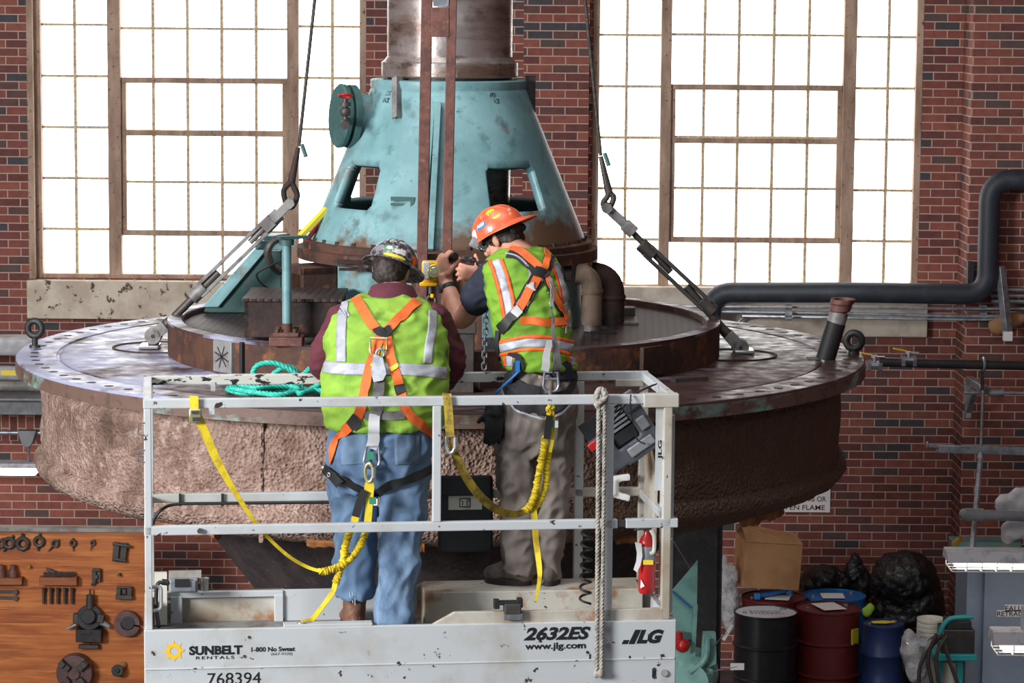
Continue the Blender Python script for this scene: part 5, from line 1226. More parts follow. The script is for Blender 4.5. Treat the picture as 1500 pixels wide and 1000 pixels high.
# black manual box hung between the workers
t = lthing('manual_box', 683, 800, .72, 'black manual storage box hung on the lift rail between the two workers', 'box')
b = MB(); pb(b, 643, 700, 722, 808, .70, .06); obj('box_body', b, m_['grey_plastic_dark'], t, smooth=0, bevel=.01)
b = MB(); pb(b, 645, 697, 720, 726, .685, .02); obj('box_flap', b, m_['grey_plastic_dark'], t, smooth=0, bevel=.008)
b = MB(); pb(b, 657, 726, 706, 746, .694, .004); l_ = obj('pictogram_label', b, m_['bucket'], t, smooth=0)
b = MB(); c_ = lift_at(681, 736, .692); 
for sx in (-1, 1): b.box(c_+Vector((sx*.024, 0, 0)), (.004, .003, .038)); b.tube([c_+Vector((sx*.02, 0, .012)), c_+Vector((sx*.008, -.001, .004)), c_+Vector((sx*.012, -.001, -.012))], .002, 5)
b.box(c_+Vector((0,0,.019)), (.05, .003, .004)); b.box(c_+Vector((0,0,-.019)), (.05, .003, .004))
obj('pictogram', b, m_['decal_black'], l_, smooth=0)
# fire extinguisher
c = lift_at(947, 868, .30); c1 = lift_at(948, 785, .30); r = 12.8/337; H = (c1-c).length; tl = (c1-c).normalized()
t = thing('fire_extinguisher', c, 'red fire extinguisher strapped inside the right end of the lift', 'fire extinguisher')
obj('cylinder', MB().lathe([(r*.86, 0), (r, .012), (r, H*.86), (r*.8, H*.96), (r*.42, H*1.04), (r*.4, H*1.12)], c, tl, n=28), m_['red_paint'], t)
obj('label_band', MB().lathe([(r*1.02, H*.57), (r*1.03, H*.575), (r*1.03, H*.83), (r*1.02, H*.835)], c, tl, n=28, closed=True), m_['galv'], t)
obj('yellow_sticker', MB().box(c+tl*H*.57+Vector((.004, -r*1.03, 0)), (.045, .008, .02)), m_['label_yellow'], t, smooth=0)
obj('white_mark', MB().prism([c+tl*H*.15+Vector(q) for q in ((-.03, -r*1.0, -.01), (-.01, -r*1.06, .0), (-.028, -r*1.0, .03))], (0, -.002, 0)), m_['label_white'], t, smooth=0)
hd = c+tl*H*1.12
obj('valve_head', MB().box(hd+Vector((0,0,.01)), (.035, .03, .035)).bar(hd+Vector((-.05,-.02,.02)), hd+Vector((.02,-.01,.03)), .014, .01).bar(hd+Vector((-.06,-.02,-.0)), hd+Vector((.02,-.01,.01)), .014, .008), m_['steel_dark'], t, bevel=.002)
obj('hose', MB().tube(bez([hd+Vector((.015,-.02,0)), hd+Vector((.03,-.03,-.03)), hd+Vector((.028,-.045,-.09)), hd+Vector((.012,-.05,-.1))]), .009, 8), m_['bucket'], t)
tg = [lift_at(*p, .26) for p in ((931, 795), (934, 794), (937, 808), (936, 822), (931, 837), (929, 836), (932, 821), (932, 808))]
obj('inspection_tag', MB().prism([lift_at(*p, .255) for p in ((930, 794), (939.5, 796), (941, 814), (938, 828), (933, 838), (928, 834), (932, 822), (933, 810))], (0, .003, 0)), m_['label_white'], t, smooth=0)
# grey moulded plastic tray tied to the right rails
c = lift_at(914, 636, .34); R = RZ @ rotm('Y', -.60)
t = thing('plastic_case', c, 'dark grey moulded plastic case tied aslant to the right lift rails', 'case')
s = 1/338
def tb(mb, x0, x1, z0, z1, y0, y1): return mb.box(c + R @ Vector(((x0+x1)/2, (y0+y1)/2, (z0+z1)/2)), (x1-x0, y1-y0, z1-z0), R)
f = MB(); tb(f, -.15, .13, -.125, .14, .02, .04)
obj('case_back', f, m_['grey_plastic_dark'], t, smooth=0)
f = MB(); tb(f, -.155, -.06, -.12, .06, -.02, .03); tb(f, -.06, .135, -.13, -.045, -.02, .03); tb(f, .06, .135, -.045, .145, -.015, .03)
fr_ = fuse(f, .008, 2); obj('case_rim', fr_, m_['grey_plastic'], t, smooth=50)
f = MB()
for k in range(6): tb(f, -.05, .055, .03+k*.02, .04+k*.02, -.004, .02)
obj('case_ribs', f, m_['grey_light'], t, smooth=0)
f = MB(); tb(f, -.05, .055, -.035, .02, .0, .02); obj('recess', f, m_['black_rubber'], t, smooth=0)
f = MB(); tb(f, -.03, .10, -.105, -.06, -.03, -.015); tb(f, .075, .12, -.03, .03, -.03, -.01); obj('latch_plate', f, m_['grey_light'], t, bevel=.006)
f = MB(); tb(f, .06, .14, .07, .16, -.03, -.01); obj('corner_lid', f, m_['grey_plastic'], t, bevel=.01)
f = MB(); tb(f, -.165, -.12, .02, .06, -.03, -.01); obj('red_catch', f, m_['red_paint'], t, bevel=.006)
t = lthing('tie_cord', 925, 590, .02, 'thin black cords lashing the grey plastic case to the rail', 'cord')
for pts in ([(924, 578, -.01), (924, 598, -.008), (932, 640, .2), (945, 650, .3)], [(962, 562, .3), (940, 572, .2), (925, 582, .04), (900, 615, .02), (880, 650, .1)], [(958, 563, .35), (930, 576, .3), (905, 596, .28), (890, 630, .28)], [(925, 585, .0), (905, 596, .15), (885, 628, .25)]):
    obj('cord', MB().tube(bez([lift_at(x, y, v) for x, y, v in pts]), .0035, 6), m_['black_rubber'], t)
# clamp on the front toe board
t = lthing('rail_clip', 748, 905, -.0, 'small black spring clamp standing on the front toe board', 'clamp')
b = MB(); pb(b, 724, 879, 732, 892, -.02, .04); pb(b, 731, 882, 762, 886, -.02, .05); pb(b, 758, 877, 766, 890, -.02, .04); obj('clamp_jaw', b, m_['black_rubber'], t, smooth=0, bevel=.003)
b = MB(); pb(b, 739, 885, 764, 900, -.03, .05); obj('clamp_body', b, m_['steel_dark'], t, smooth=0, bevel=.006)
b = MB(); pb(b, 738, 899, 766, 908, -.028, .02); obj('clamp_foot', b, m_['galv'], t, smooth=0, bevel=.002)
# coiled cord
hx = []
for k in range(140):
    tt_ = k/139; a = tt_*2*PI*7; p = lift_at(860-3*tt_, 772+112*tt_, .40); hx.append(p+Vector((math.cos(a)*.024, math.sin(a)*.024, 0)))
one('coiled_cord', MB().tube(hx, .006, 6), m_['black_rubber'], 'black coiled cord hanging behind the grey rope', 'cord', smooth=60)
# grey rope hanging over the front rail
t = lthing('grey_rope', 880, 985, -.03, 'doubled grey rope knotted over the front rail and hanging down', 'rope')
def twisted(pts, r, strands=3, pitch=.05, n=6):
    """laid rope: three strands twisting round pts"""
    P = bez(pts, 14); mbs = MB(); L = 0; ang = []
    for i, p in enumerate(P):
        if i: L += (p-P[i-1]).length
        ang.append(2*PI*L/pitch)
    for s_ in range(strands):
        q = []
        for i, p in enumerate(P):
            d = (P[min(i+1, len(P)-1)]-P[max(i-1, 0)]).normalized(); a = d.cross(Vector((0, 1, .01))).normalized(); b_ = d.cross(a)
            th = ang[i]+2*PI*s_/strands; q.append(p+(a*math.cos(th)+b_*math.sin(th))*r*.55)
        mbs.tube(q, r*.62, n)
    return mbs
def resample(a, b, k): return [a+(b-a)*i/k for i in range(k+1)]
obj('rope_strand', twisted(resample(lift_at(877, 592, -.028), lift_at(874, 985, -.035), 12), .0095), m_['rope_grey'], t, smooth=60)
obj('rope_strand', twisted(resample(lift_at(886, 590, -.028), lift_at(881, 985, -.04), 12), .0085), m_['rope_grey'], t, smooth=60)
kn = MB(); c = lift_at(881, 582, -.02)
obj('knot', join([twisted([lift_at(876, 596, -.03), lift_at(874, 580, -.035), lift_at(880, 570, -.01), lift_at(886, 580, -.035), lift_at(884, 600, -.03)], .012), twisted([lift_at(873, 594, -.03), lift_at(880, 588, -.05), lift_at(888, 582, -.04), lift_at(884, 571, .0), lift_at(878, 574, .04), lift_at(877, 590, .05)], .011)]), m_['rope_grey'], t, smooth=60)
obj('rope_end', fuse(MB().sph(lift_at(880, 986, -.04), (.018, .015, .02)).sph(lift_at(873, 987, -.035), (.012, .012, .02)), .005, 2), m_['rope_grey'], t, smooth=60)
# thin wire seal at the right end
one('wire_seal', MB().tube(bez([lift_at(984, 789, .0), lift_at(996, 808, .05), lift_at(1011, 832, .1)]), .003, 5), m_['galv'], 'thin loose wire hanging off the right end of the lift', 'wire')
# teal rope lying on the cover
t = thing('teal_rope', atz(400, 565, CZ), 'coil of teal twisted rope on the turbine cover beside the left worker', 'rope')
r_ = .0125
def cv(pts, h=.015): return [atz(x, y, CZ+h+.0*k) for k, (x, y) in enumerate(pts)]
Yr = 14.02
R3 = lambda pts, Y=Yr: [at(x, y, Y) for x, y in pts]
loops = [cv([(482, 576), (440, 571), (400, 574), (360, 576), (334, 570), (350, 566), (385, 568), (425, 568), (470, 573)], .02),
 cv([(338, 568), (370, 574), (410, 578), (436, 573), (430, 566), (400, 567), (372, 572)], .045),
 R3([(376, 566), (371, 552), (372, 541), (382, 533), (402, 532), (424, 541), (438, 554), (444, 570)]),
 R3([(390, 562), (396, 552), (410, 541), (424, 537), (436, 546)], 14.08),
 cv([(420, 577), (430, 572), (440, 576), (460, 572), (482, 573)], .045),
 R3([(436, 560), (446, 572), (462, 566), (476, 556), (486, 552)], 13.9)]
for pts in loops: obj('rope_loop', twisted(pts, r_, pitch=.07), m_['rope_teal'], t, smooth=60)
pp = [at(438, 554, Yr), at(452, 541, 13.95), at(462, 528, 13.85), at(474, 505, 13.7), at(484, 488, 13.6)]
obj('rope_loop', twisted(pp, r_, pitch=.07), m_['rope_teal'], t, smooth=60)
# ================================================================== the two workers
def ring(y, xl, xr, Yc, dep, n=44, sq=2.4, tilt=0, dz=0):
    c = at((xl+xr)/2, y, Yc); rx = (xr-xl)/2/ppm(Yc); out = []
    for i in range(n):
        t = 2*PI*i/n; cx, sy = math.cos(t), math.sin(t)
        px_ = math.copysign(abs(cx)**(2/sq), cx)*rx; py_ = math.copysign(abs(sy)**(2/sq), sy)*dep
        out.append(c+Vector((px_, py_, dz+tilt*py_)))
    return out
def limb(mb, pts, n=18):
    """tapered rounded limb through (point, radius)"""
    P = [Vector(p) for p, r in pts]; R_ = [r for p, r in pts]
    Q = bez(P, 6); rr = []
    for i in range(len(P)-1):
        for k in range(6): rr.append(R_[i]+(R_[i+1]-R_[i])*k/6)
    rr.append(R_[-1]); mb.tube(Q, 0, n, radii=rr); mb.sph(P[0], R_[0], n, 10); mb.sph(P[-1], R_[-1], n, 10); return mb
def hand(mb, W, d, n, side, curl, s=1.0, thumb=(.6, .55, .5), spread=.0):
    W = Vector(W); d = Vector(d).normalized(); n = Vector(n); n = (n-d*n.dot(d)).normalized(); sd = Vector(side); sd = (sd-d*sd.dot(d)-n*sd.dot(n)).normalized()
    M = Matrix((sd, n, d)).transposed()
    mb.sph(W+d*.055*s, (.041*s, .018*s, .056*s), 16, 12, M); mb.sph(W+d*.075*s, (.040*s, .016*s, .03*s), 16, 12, M)
    mb.cyl(W-d*.02*s, W+d*.03*s, .027*s, .03*s, n=14)
    for i in range(4):
        o = (.030-.020*i)*s; L = (.072, .080, .074, .058)[i]*s; r = (.0092, .0095, .009, .008)[i]*s
        p = W+d*.092*s*(1-.03*abs(i-1))+sd*o; a = 0; pts = [(p-d*.02*s, r*1.12), (p, r*1.1)]
        for k, f in enumerate((.45, .31, .24)):
            a += curl[k]*(1+.06*i); v = (d*math.cos(a)+n*math.sin(a)+sd*spread*(1.5-i)*.12).normalized(); p = p+v*L*f; pts.append((p, r*(1-.1*k)))
        mb.tube([q for q, _ in pts], 0, 10, radii=[q for _, q in pts])
        for q, r_ in pts[1:]: mb.sph(q, r_, 10, 8)
    t0 = W+d*.028*s+sd*.026*s; td = (sd*thumb[0]+d*thumb[1]+n*thumb[2]).normalized(); t1 = t0+td*.042*s; t2 = t1+(td+d*.4+n*.35).normalized()*.030*s
    mb.tube([t0, t1, t2], 0, 10, radii=[.014*s, .011*s, .009*s]); mb.sph(t0, .015*s, 10, 8); mb.sph(t1, .0112*s, 10, 8); mb.sph(t2, .009*s, 10, 8)
    return mb
def head(mb, c, up, f, s=1.0):
    """skull with jaw, nose, brows, lips and ears; c = middle of the head, up and f its axes"""
    up = Vector(up).normalized(); f = Vector(f); f = (f-up*f.dot(up)).normalized(); r = f.cross(up)
    M = Matrix((r, f, up)).transposed(); at_ = lambda x, y, z: c+(r*x+f*y+up*z)*s
    mb.sph(at_(0, -.01, .025), (.076*s, .097*s, .092*s), 20, 14, M); mb.sph(at_(0, .025, -.045), (.06*s, .066*s, .068*s), 18, 12, M)
    mb.sph(at_(0, .06, -.085), (.03*s, .026*s, .024*s), 12, 8, M)
    mb.tube([at_(0, .085, .012), at_(0, .105, -.02), at_(0, .112, -.034)], 0, 10, radii=[.009*s, .012*s, .015*s]); mb.sph(at_(0, .108, -.034), .015*s, 10, 8)
    for sx in (-1, 1):
        mb.sph(at_(.034*sx, .078, .016), (.022*s, .012*s, .007*s), 10, 8, M); mb.sph(at_(.046*sx, .06, -.03), (.018*s, .02*s, .018*s), 10, 8, M)
        mb.sph(at_(.079*sx, -.012, -.012), (.010*s, .019*s, .032*s), 12, 8, M); mb.sph(at_(.086*sx, -.018, .004), (.006*s, .014*s, .016*s), 10, 8, M)
    mb.tube([at_(-.024, .084, -.062), at_(0, .09, -.06), at_(.024, .084, -.062)], .007*s, 8); mb.tube([at_(-.02, .082, -.071), at_(0, .088, -.073), at_(.02, .082, -.071)], .007*s, 8)
    return at_, M
def eyes(parent, at_, name='eye'):
    for sx in (-1, 1):
        obj('eye', MB().sph(at_(.032*sx, .079, -.002), .0115, 12, 8), m_['sticker_white'], parent); obj('iris', MB().sph(at_(.032*sx, .086, -.002), .006, 10, 8), m_['hair'], parent)
def fold(amp, kx, kz, seed):
    o = Vector((seed*5.3, seed*2.1, 0))
    rd = lambda v: 1-2.2*abs(noise.noise(v))
    return lambda p: amp*.55*(rd(Vector((p.x*kx+p.z*kz*.45, p.y*kx, p.z*kz))+o)-.35) + amp*.5*(rd(Vector((p.x*kx*1.7-p.z*kz*.9, p.y*kx*1.6, p.z*kz*1.9))+o*1.7)-.35) + amp*.25*noise.noise(Vector((p.x*kx*3.3, p.y*kx*3, p.z*kz*3.6))+o)
def project(bvh, px, py, off=.003):
    d = ray(px, py).normalized(); h = bvh.ray_cast(EYE, d)
    if h[0] is None:
        q = bvh.find_nearest(EYE+d*12.6); n = q[1]; n = n if n.dot(d) < 0 else -n; return q[0]+n*off, n
    n = h[1]; n = n if n.dot(d) < 0 else -n
    return h[0]+n*off, n
def drape(bvh, path, w_px, Y, off=.004, t=.003, n=8, mb=None):
    """webbing laid on the clothed body along a line of the photograph"""
    P = bez([Vector((x, y, 0)) for x, y in path], n); pts = []; nn = []
    for p in P:
        q, m = project(bvh, p.x, p.y, off); pts.append(q); nn.append(m)
    for _ in range(2):
        pts = [pts[0]]+[(pts[i-1]+pts[i]*2+pts[i+1])/4 for i in range(1, len(pts)-1)]+[pts[-1]]
        nn = [nn[0]]+[(nn[i-1]+nn[i]*2+nn[i+1]).normalized() for i in range(1, len(nn)-1)]+[nn[-1]]
    w = [ww/ppm(Y) for ww in w_px] if isinstance(w_px, list) else w_px/ppm(Y)
    if isinstance(w, list):
        k = len(pts); w = [w[min(int(i/(k-1)*(len(w)-1)), len(w)-2)]*(1-(i/(k-1)*(len(w)-1)) % 1)+w[min(int(i/(k-1)*(len(w)-1))+1, len(w)-1)]*((i/(k-1)*(len(w)-1)) % 1) if i < k-1 else w[-1] for i in range(k)]
    return (mb or MB()).ribbon(pts, nn, w, t)
def patch(bvh, path, w_px, Y, across=7, off=.0025, lift_=.0015, n=10):
    """flat trim following the cloth: every vertex sits on it"""
    P = bez([Vector((x, y, 0)) for x, y in path], n); V = []; k = across
    for i, p in enumerate(P):
        d = (P[min(i+1, len(P)-1)]-P[max(i-1, 0)]).normalized(); s = Vector((-d.y, d.x, 0))
        for j in range(k):
            q = p+s*w_px*(j/(k-1)-.5); h, m = project(bvh, q.x, q.y, off); V.append(h)
    F = [(i*k+j, i*k+j+1, (i+1)*k+j+1, (i+1)*k+j) for i in range(len(P)-1) for j in range(k-1)]
    mb = MB().add(V, F); return mb
def pobj(name, mb, m, parent, **k):
    o = obj(name, mb, m, parent, **k); s = o.modifiers.new('thickness', 'SOLIDIFY'); s.thickness = .002; s.offset = 1; return o
def hat(parent, c, n, f, prof_brim, m, brim, stickers=(), ridge=True, name='hard_hat'):
    n = Vector(n).normalized(); f = Vector(f); f = (f-n*f.dot(n)).normalized(); r = f.cross(n); M = Matrix((r, f, n)).transposed().to_4x4(); M.translation = c
    mb = MB(); rings = []; N_ = 48
    for k in range(13):
        ph = k/12*PI/2; R_ = math.cos(ph); Z = math.sin(ph)
        rings.append([Vector((.114*R_*math.cos(2*PI*i/N_), .133*R_*math.sin(2*PI*i/N_), .116*Z**.9)) for i in range(N_)])
    inner = [[Vector((p.x*.94, p.y*.94, p.z*.94-.002)) for p in r_] for r_ in rings]
    mb.loft(rings[:-1]+[[Vector((.002*math.cos(2*PI*i/N_), .002*math.sin(2*PI*i/N_), .116)) for i in range(N_)]], caps=True)
    def rim(i): 
        t = 2*PI*i/N_; ex = brim(t); return Vector(((.114+ex)*math.cos(t), (.133+ex)*math.sin(t), -.012*(ex/.03)))
    up_ = [Vector((.112*math.cos(2*PI*i/N_), .131*math.sin(2*PI*i/N_), .006)) for i in range(N_)]; dn = [p-Vector((0, 0, .008)) for p in up_]
    ou = [rim(i)+Vector((0, 0, .003)) for i in range(N_)]; od = [rim(i)-Vector((0, 0, .002)) for i in range(N_)]
    mb.loft([dn, od, ou, up_], caps=False)
    if ridge:
        for x in (-.022, 0, .022):
            mb.tube([Vector((x, .125*math.sin(a), .110*math.cos(a)+.004)) for a in [(-1.2+2.4*k/14) for k in range(15)]], .006, 8)
    h = obj(name, xform(mb, M), m, parent, smooth=50)
    for (a, e, w, hh, mm, tx) in stickers:
        # a = angle round the crown from the front, e = height angle
        ca_, sa_ = math.cos(e), math.sin(e); p = Vector((-.115*ca_*math.sin(a), .134*ca_*math.cos(a), .117*sa_))
        nn = Vector((p.x/.115**2, p.y/.134**2, p.z/.117**2)).normalized(); tz = (Vector((0, 0, 1))-nn*nn.z).normalized(); tx_ = tz.cross(nn)
        g = []
        for u in range(5):
            for v in range(5):
                q = p+tx_*(u/4-.5)*w+tz*(v/4-.5)*hh
                if mm.endswith('yellow') or tx == 'o':
                    rr = math.hypot(u/4-.5, v/4-.5); k = .5/max(rr, .5); q = p+tx_*(u/4-.5)*w*k+tz*(v/4-.5)*hh*k
                s = 1/math.sqrt((q.x/.115)**2+(q.y/.134)**2+(q.z/.117)**2); g.append(M @ (q*s*1.008))
        st = obj('sticker', MB().add(g, [(u*5+v, u*5+v+1, u*5+v+6, u*5+v+5) for u in range(4) for v in range(4)]), m_[mm], h)
        if tx not in (None, 'o'):
            Mt = Matrix((tx_, -nn, tz)).transposed().to_4x4(); Mt.translation = p*1.02-tx_*w*.38-tz*hh*.3
            obj('sticker_text', xform(xform(text_mb(tx, width=w*.76, height=hh*.5, bold=.02), Mt), M), m_['sticker_white'], h, smooth=0)
    return h, M
DZ = DK

# ------------------------------------------------------------------ left worker
w1 = thing('person', Lf(1.0, .45, DK), 'heavy person in lime vest, blue jeans and stickered dark brimmed hard hat, back turned', 'person', None)
vr = [(429, 540, 606, 12.74, .10), (436, 524, 618, 12.72, .125), (446, 504, 632, 12.70, .155), (462, 488, 645, 12.67, .185), (485, 478, 654, 12.63, .20), (515, 473, 658, 12.58, .215),
      (545, 470, 657, 12.53, .22), (580, 472, 656, 12.49, .22), (608, 474, 653, 12.47, .215), (624, 477, 649, 12.46, .205)]
mb = MB().loft([ring(*r) for r in vr]); vest1 = fuse(mb, .009, 4, fold(.020, 6, 8, 1))
jr = MB().loft([ring(*r) for r in [(606, 490, 640, 12.48, .18), (632, 483, 635, 12.47, .195), (655, 480, 633, 12.46, .205), (680, 480, 632, 12.46, .20), (700, 481, 631, 12.47, .18), (716, 486, 628, 12.49, .15)]])
Ll = [(688, 481, 557, 12.50, .125), (715, 482, 557, 12.51, .118), (745, 486, 553, 12.53, .105), (790, 488, 550, 12.53, .095), (840, 490, 549, 12.51, .092), (872, 491, 547, 12.50, .095)]
Lr = [(688, 556, 631, 12.45, .125), (715, 556, 629, 12.44, .12), (745, 555, 626, 12.42, .112), (790, 553, 619, 12.38, .102), (850, 552, 613, 12.34, .10), (912, 552, 607, 12.32, .11)]
jr.loft([ring(*r) for r in Ll]); jr.loft([ring(*r) for r in Lr]); jeans1 = fuse(jr, .009, 4, fold(.024, 8, 5, 2))
both = MB(); 
for q in (vest1, jeans1):
    me = bpy.data.meshes.new('x'); q.bm.to_mesh(me); both.bm.from_mesh(me); bpy.data.meshes.remove(me)
bv1 = bvh_of(both)
A = lambda x, y, Y: at(x, y, Y)
# body under the clothes
hc1 = A(574, 398, 12.86); up1 = Vector((.20, .38, .90)).normalized(); f1 = Vector((.22, .86, -.46))
bd = MB(); hat_, hm1 = head(bd, hc1, up1, f1, .98)
limb(bd, [(A(575, 446, 12.76), .066), (A(574, 424, 12.80), .06), (hc1-up1*.04, .06)])
bd.loft([ring(y, xl+14, xr-14, Y, d-.04) for y, xl, xr, Y, d in vr[2:]]+[ring(660, 496, 620, 12.47, .15), ring(700, 500, 612, 12.48, .12)])
for side in (0, 1):
    S = A((503, 637)[side], 470, 12.68); E = A((471, 664)[side], 532, 12.74); Wt = A((492, 652)[side], 562, 12.90)
    limb(bd, [(S, .062), ((S+E)/2, .055), (E, .045), ((E+Wt)/2, .042), (Wt, .028)])
    d = Vector((.1 if side == 0 else -.1, .8, -.2)); hand(bd, Wt+Vector((0, .01, 0)), d, (0, -.25, -1), (1, 0, 0) if side == 0 else (-1, 0, 0), (.35, .45, .35))
for leg in (Ll, Lr):
    limb(bd, [(A((leg[0][1]+leg[0][2])/2, 690, leg[0][3]), .085), (A((leg[2][1]+leg[2][2])/2, 760, leg[2][3]), .06), (A((leg[4][1]+leg[4][2])/2, 830, leg[4][3]), .052), (A((leg[5][1]+leg[5][2])/2, 880, leg[5][3]), .04)])
body1 = fuse(bd, .0055, 2); obj('body', body1, m_['skin'], w1, smooth=60)
eyes(w1, hat_)
obj('vest', vest1, m_['vest'], w1, smooth=60); obj('jeans', jeans1, m_['denim'], w1, smooth=60)
# shirt: sleeves and collar
sh = MB()
for side in (0, 1):
    S = A((505, 633)[side], 468, 12.68); E = A((472, 663)[side], 530, 12.73); Wt = A((489, 653)[side], 557, 12.86)
    sh = MB(); limb(sh, [(S, .078), ((S+E)/2+Vector(((-.012, .012)[side], 0, 0)), .068), (E, .06), ((E+Wt)/2, .055), (Wt, .045)])
    obj('sleeve', fuse(sh, .008, 3, fold(.014, 9, 9, 3)), m_['maroon'], w1, smooth=60)
cl = MB(); rg_ = [ring(*r) for r in [(449, 534, 618, 12.73, .105, 44, 2, .0), (438, 535, 615, 12.75, .105, 44, 2, -.1), (429, 539, 610, 12.77, .095, 44, 2, -.25), (421, 543, 606, 12.79, .088, 44, 2, -.35)]]
inn = [[p+(Vector(((c0.x, c0.y, p.z)))-p)*.12 for p in r_] for r_ in rg_ for c0 in [sum(r_, Vector())/len(r_)]]
cl.loft(rg_+inn[::-1], caps=False); obj('collar', cl, m_['maroon'], w1, smooth=60)
# hair
hr = MB(); hr.sph(hat_(0, -.022, .012), (.084, .098, .085), 24, 16, hm1); hr.sph(hat_(0, -.05, -.035), (.072, .062, .05), 20, 12, hm1)
obj('hair', fuse(hr, .006, 2, lambda p: .004*noise.noise(p*60)), m_['hair'], w1, smooth=60)
# hat
hat1, _ = hat(w1, hc1+up1*.030, Vector((.24, .36, .90)), f1, None, m_['hat_dark'], lambda t: .031+.012*math.sin(t), [
    (PI-.02, .72, .052, .052, 'sticker_white', 'o'), (PI-.02, .72, .036, .036, 'grey_plastic_dark', 'o'), (PI-.02, .72, .022, .022, 'sticker_white', 'o'), (PI-.72, .62, .05, .07, 'sticker_violet', None), (PI-.45, .98, .05, .03, 'sticker_white', None), (PI+.62, .72, .035, .075, 'sticker_white', None), (PI+.82, .62, .022, .07, 'sticker_violet', None),
    (PI+.05, .40, .05, .038, 'sticker_green', None), (PI+.05, .40, .03, .022, 'bucket', 'o'), (PI+.48, .33, .065, .024, 'bucket', None), (PI+.95, .33, .045, .05, 'grey_light', 'o'), (PI+.95, .33, .028, .032, 'grey_plastic_dark', 'o'), (PI-.42, .34, .05, .045, 'grey_light', 'o'), (PI+.35, .09, .12, .016, 'label_yellow', None), (PI+1.25, .2, .026, .05, 'hivis_orange', None), (PI-1.0, .3, .05, .04, 'grey_light', None)])
for x0 in (507, 586):
    pobj('back_pocket', patch(bv1, [(x0+12, 636), (x0+11, 655), (x0+12, 680)], 38, 12.4, 9, off=.002), m_['denim_worn'], w1, smooth=60)
# trim on the vest
def trim1(path, w, name='reflective_tape', m='reflective', across=7): return pobj(name, patch(bv1, path, w, 12.4, across), m_[m], w1, smooth=60)
trim1([(504, 441), (501, 470), (500, 500), (500, 530)], 14); trim1([(634, 455), (633, 480), (629, 505), (626, 532)], 13)
trim1([(474, 537), (500, 540), (540, 541), (580, 541), (620, 543), (654, 547)], 17, across=9)
# harness
def strap1(path, w, m, name='harness_strap', parent=None, off=.006): return obj(name, drape(bv1, path, w, 12.4, off), m_[m], parent or w1, smooth=60)
strap1([(521, 437), (532, 455), (543, 472), (553, 486)], 15, 'webbing_orange'); strap1([(611, 441), (597, 455), (581, 470), (568, 484)], 15, 'webbing_orange')
strap1([(551, 484), (562, 488), (573, 483)], 14, 'black_cloth', 'back_pad', off=.012)
strap1([(557, 492), (550, 515), (543, 535), (537, 560), (531, 590), (523, 610), (512, 623), (498, 638), (489, 655), (485, 676)], 15, 'webbing_orange')
strap1([(566, 492), (570, 515), (576, 536), (582, 556), (588, 578), (594, 600), (606, 614), (620, 625), (634, 640)], 14, 'webbing_orange')
strap1([(514, 612), (525, 626)], 18, 'black_cloth', 'strap_keeper', off=.011); strap1([(584, 562), (589, 578)], 16, 'black_cloth', 'strap_keeper', off=.011)
strap1([(534, 608), (562, 609), (592, 608)], 13, 'webbing_grey', 'seat_strap', off=.005)
strap1([(478, 690), (500, 700), (525, 714), (548, 722), (566, 712), (590, 704), (616, 695), (631, 686)], 13, 'black_rubber', 'leg_strap', off=.006)
kp = strap1([(477, 684), (489, 694), (499, 706)], 17, 'black_rubber', 'grommet_strap', off=.016)
for x, y in ((480, 684), (487, 693)):
    p, n = project(bv1, x, y, .022); obj('grommet', MB().torus(p, .0085, .0035, n, 16, 8), m_['chrome'], kp)
strap1([(545, 535), (550, 540), (553, 550)], 6, 'label_yellow', 'stitched_tag', off=.01)
strap1([(571, 541), (577, 539), (583, 537)], 7, 'label_yellow', 'stitched_tag', off=.011)
p, n = project(bv1, 558, 508, .024)
obj('d_ring', MB().torus(p+Vector((0, 0, -.012)), .036, .006, (0, 1, -.15), 28, 8, a0=0, a1=PI).tube([p+Vector((-.036, 0, -.012)), p+Vector((-.036, .002, .035)), p+Vector((.036, .002, .035)), p+Vector((.036, 0, -.012))], .006, 8), m_['gold_zinc'], w1)
# boots
def boot(parent, heel, toe, ank, m, h=.15, w=.052):
    heel, toe, ank = Vector(heel), Vector(toe), Vector(ank); d = toe-heel; L = d.length; d.normalize(); s = d.cross(Vector((0, 0, 1))).normalized(); M = Matrix((s, d, Vector((0, 0, 1)))).transposed()
    mb = MB()
    mb.sph(heel+d*.045+Vector((0, 0, .05)), (w*.85, .055, .05), 16, 10, M); mb.sph(toe-d*.06+Vector((0, 0, .045)), (w, .066, .042), 16, 10, M); mb.sph(heel+d*L*.5+Vector((0, 0, .055)), (w*.9, L*.36, .052), 16, 10, M)
    limb(mb, [(heel+d*.075+Vector((0, 0, .07)), .05), (ank, .056)])
    b = obj('boot', fuse(mb, .007, 3, lambda p: .003*noise.noise(p*30)), m, parent, smooth=60)
    so = MB(); pts = []
    for k in range(20):
        t = 2*PI*k/20; q = heel+d*(L/2)+d*math.cos(t)*L*.5+s*math.sin(t)*w*1.02*(1+.12*math.cos(t)); pts.append(q)
    so.prism(pts, (0, 0, .03)); obj('sole', so, m_['sole'], b, smooth=30, bevel=.004); return b
h = A(520, 900, 12.44); h.z = DK; b = boot(w1, h+Vector((.005, -.03, 0)), h+Vector((-.04, .26, 0)), A(520, 868, 12.49), m_['boot'])
lc = MB()
for k in range(3): lc.tube([A(512+k*4, 868, 12.40), A(514+k*3, 880+k*3, 12.405)], .0016, 5)
obj('lace', lc, m_['label_white'], b)
h = A(580, 925, 12.28); h.z = DK; boot(w1, h+Vector((0, -.0, 0)), h+Vector((.04, .28, 0)), A(580, 890, 12.34), m_['boot'])
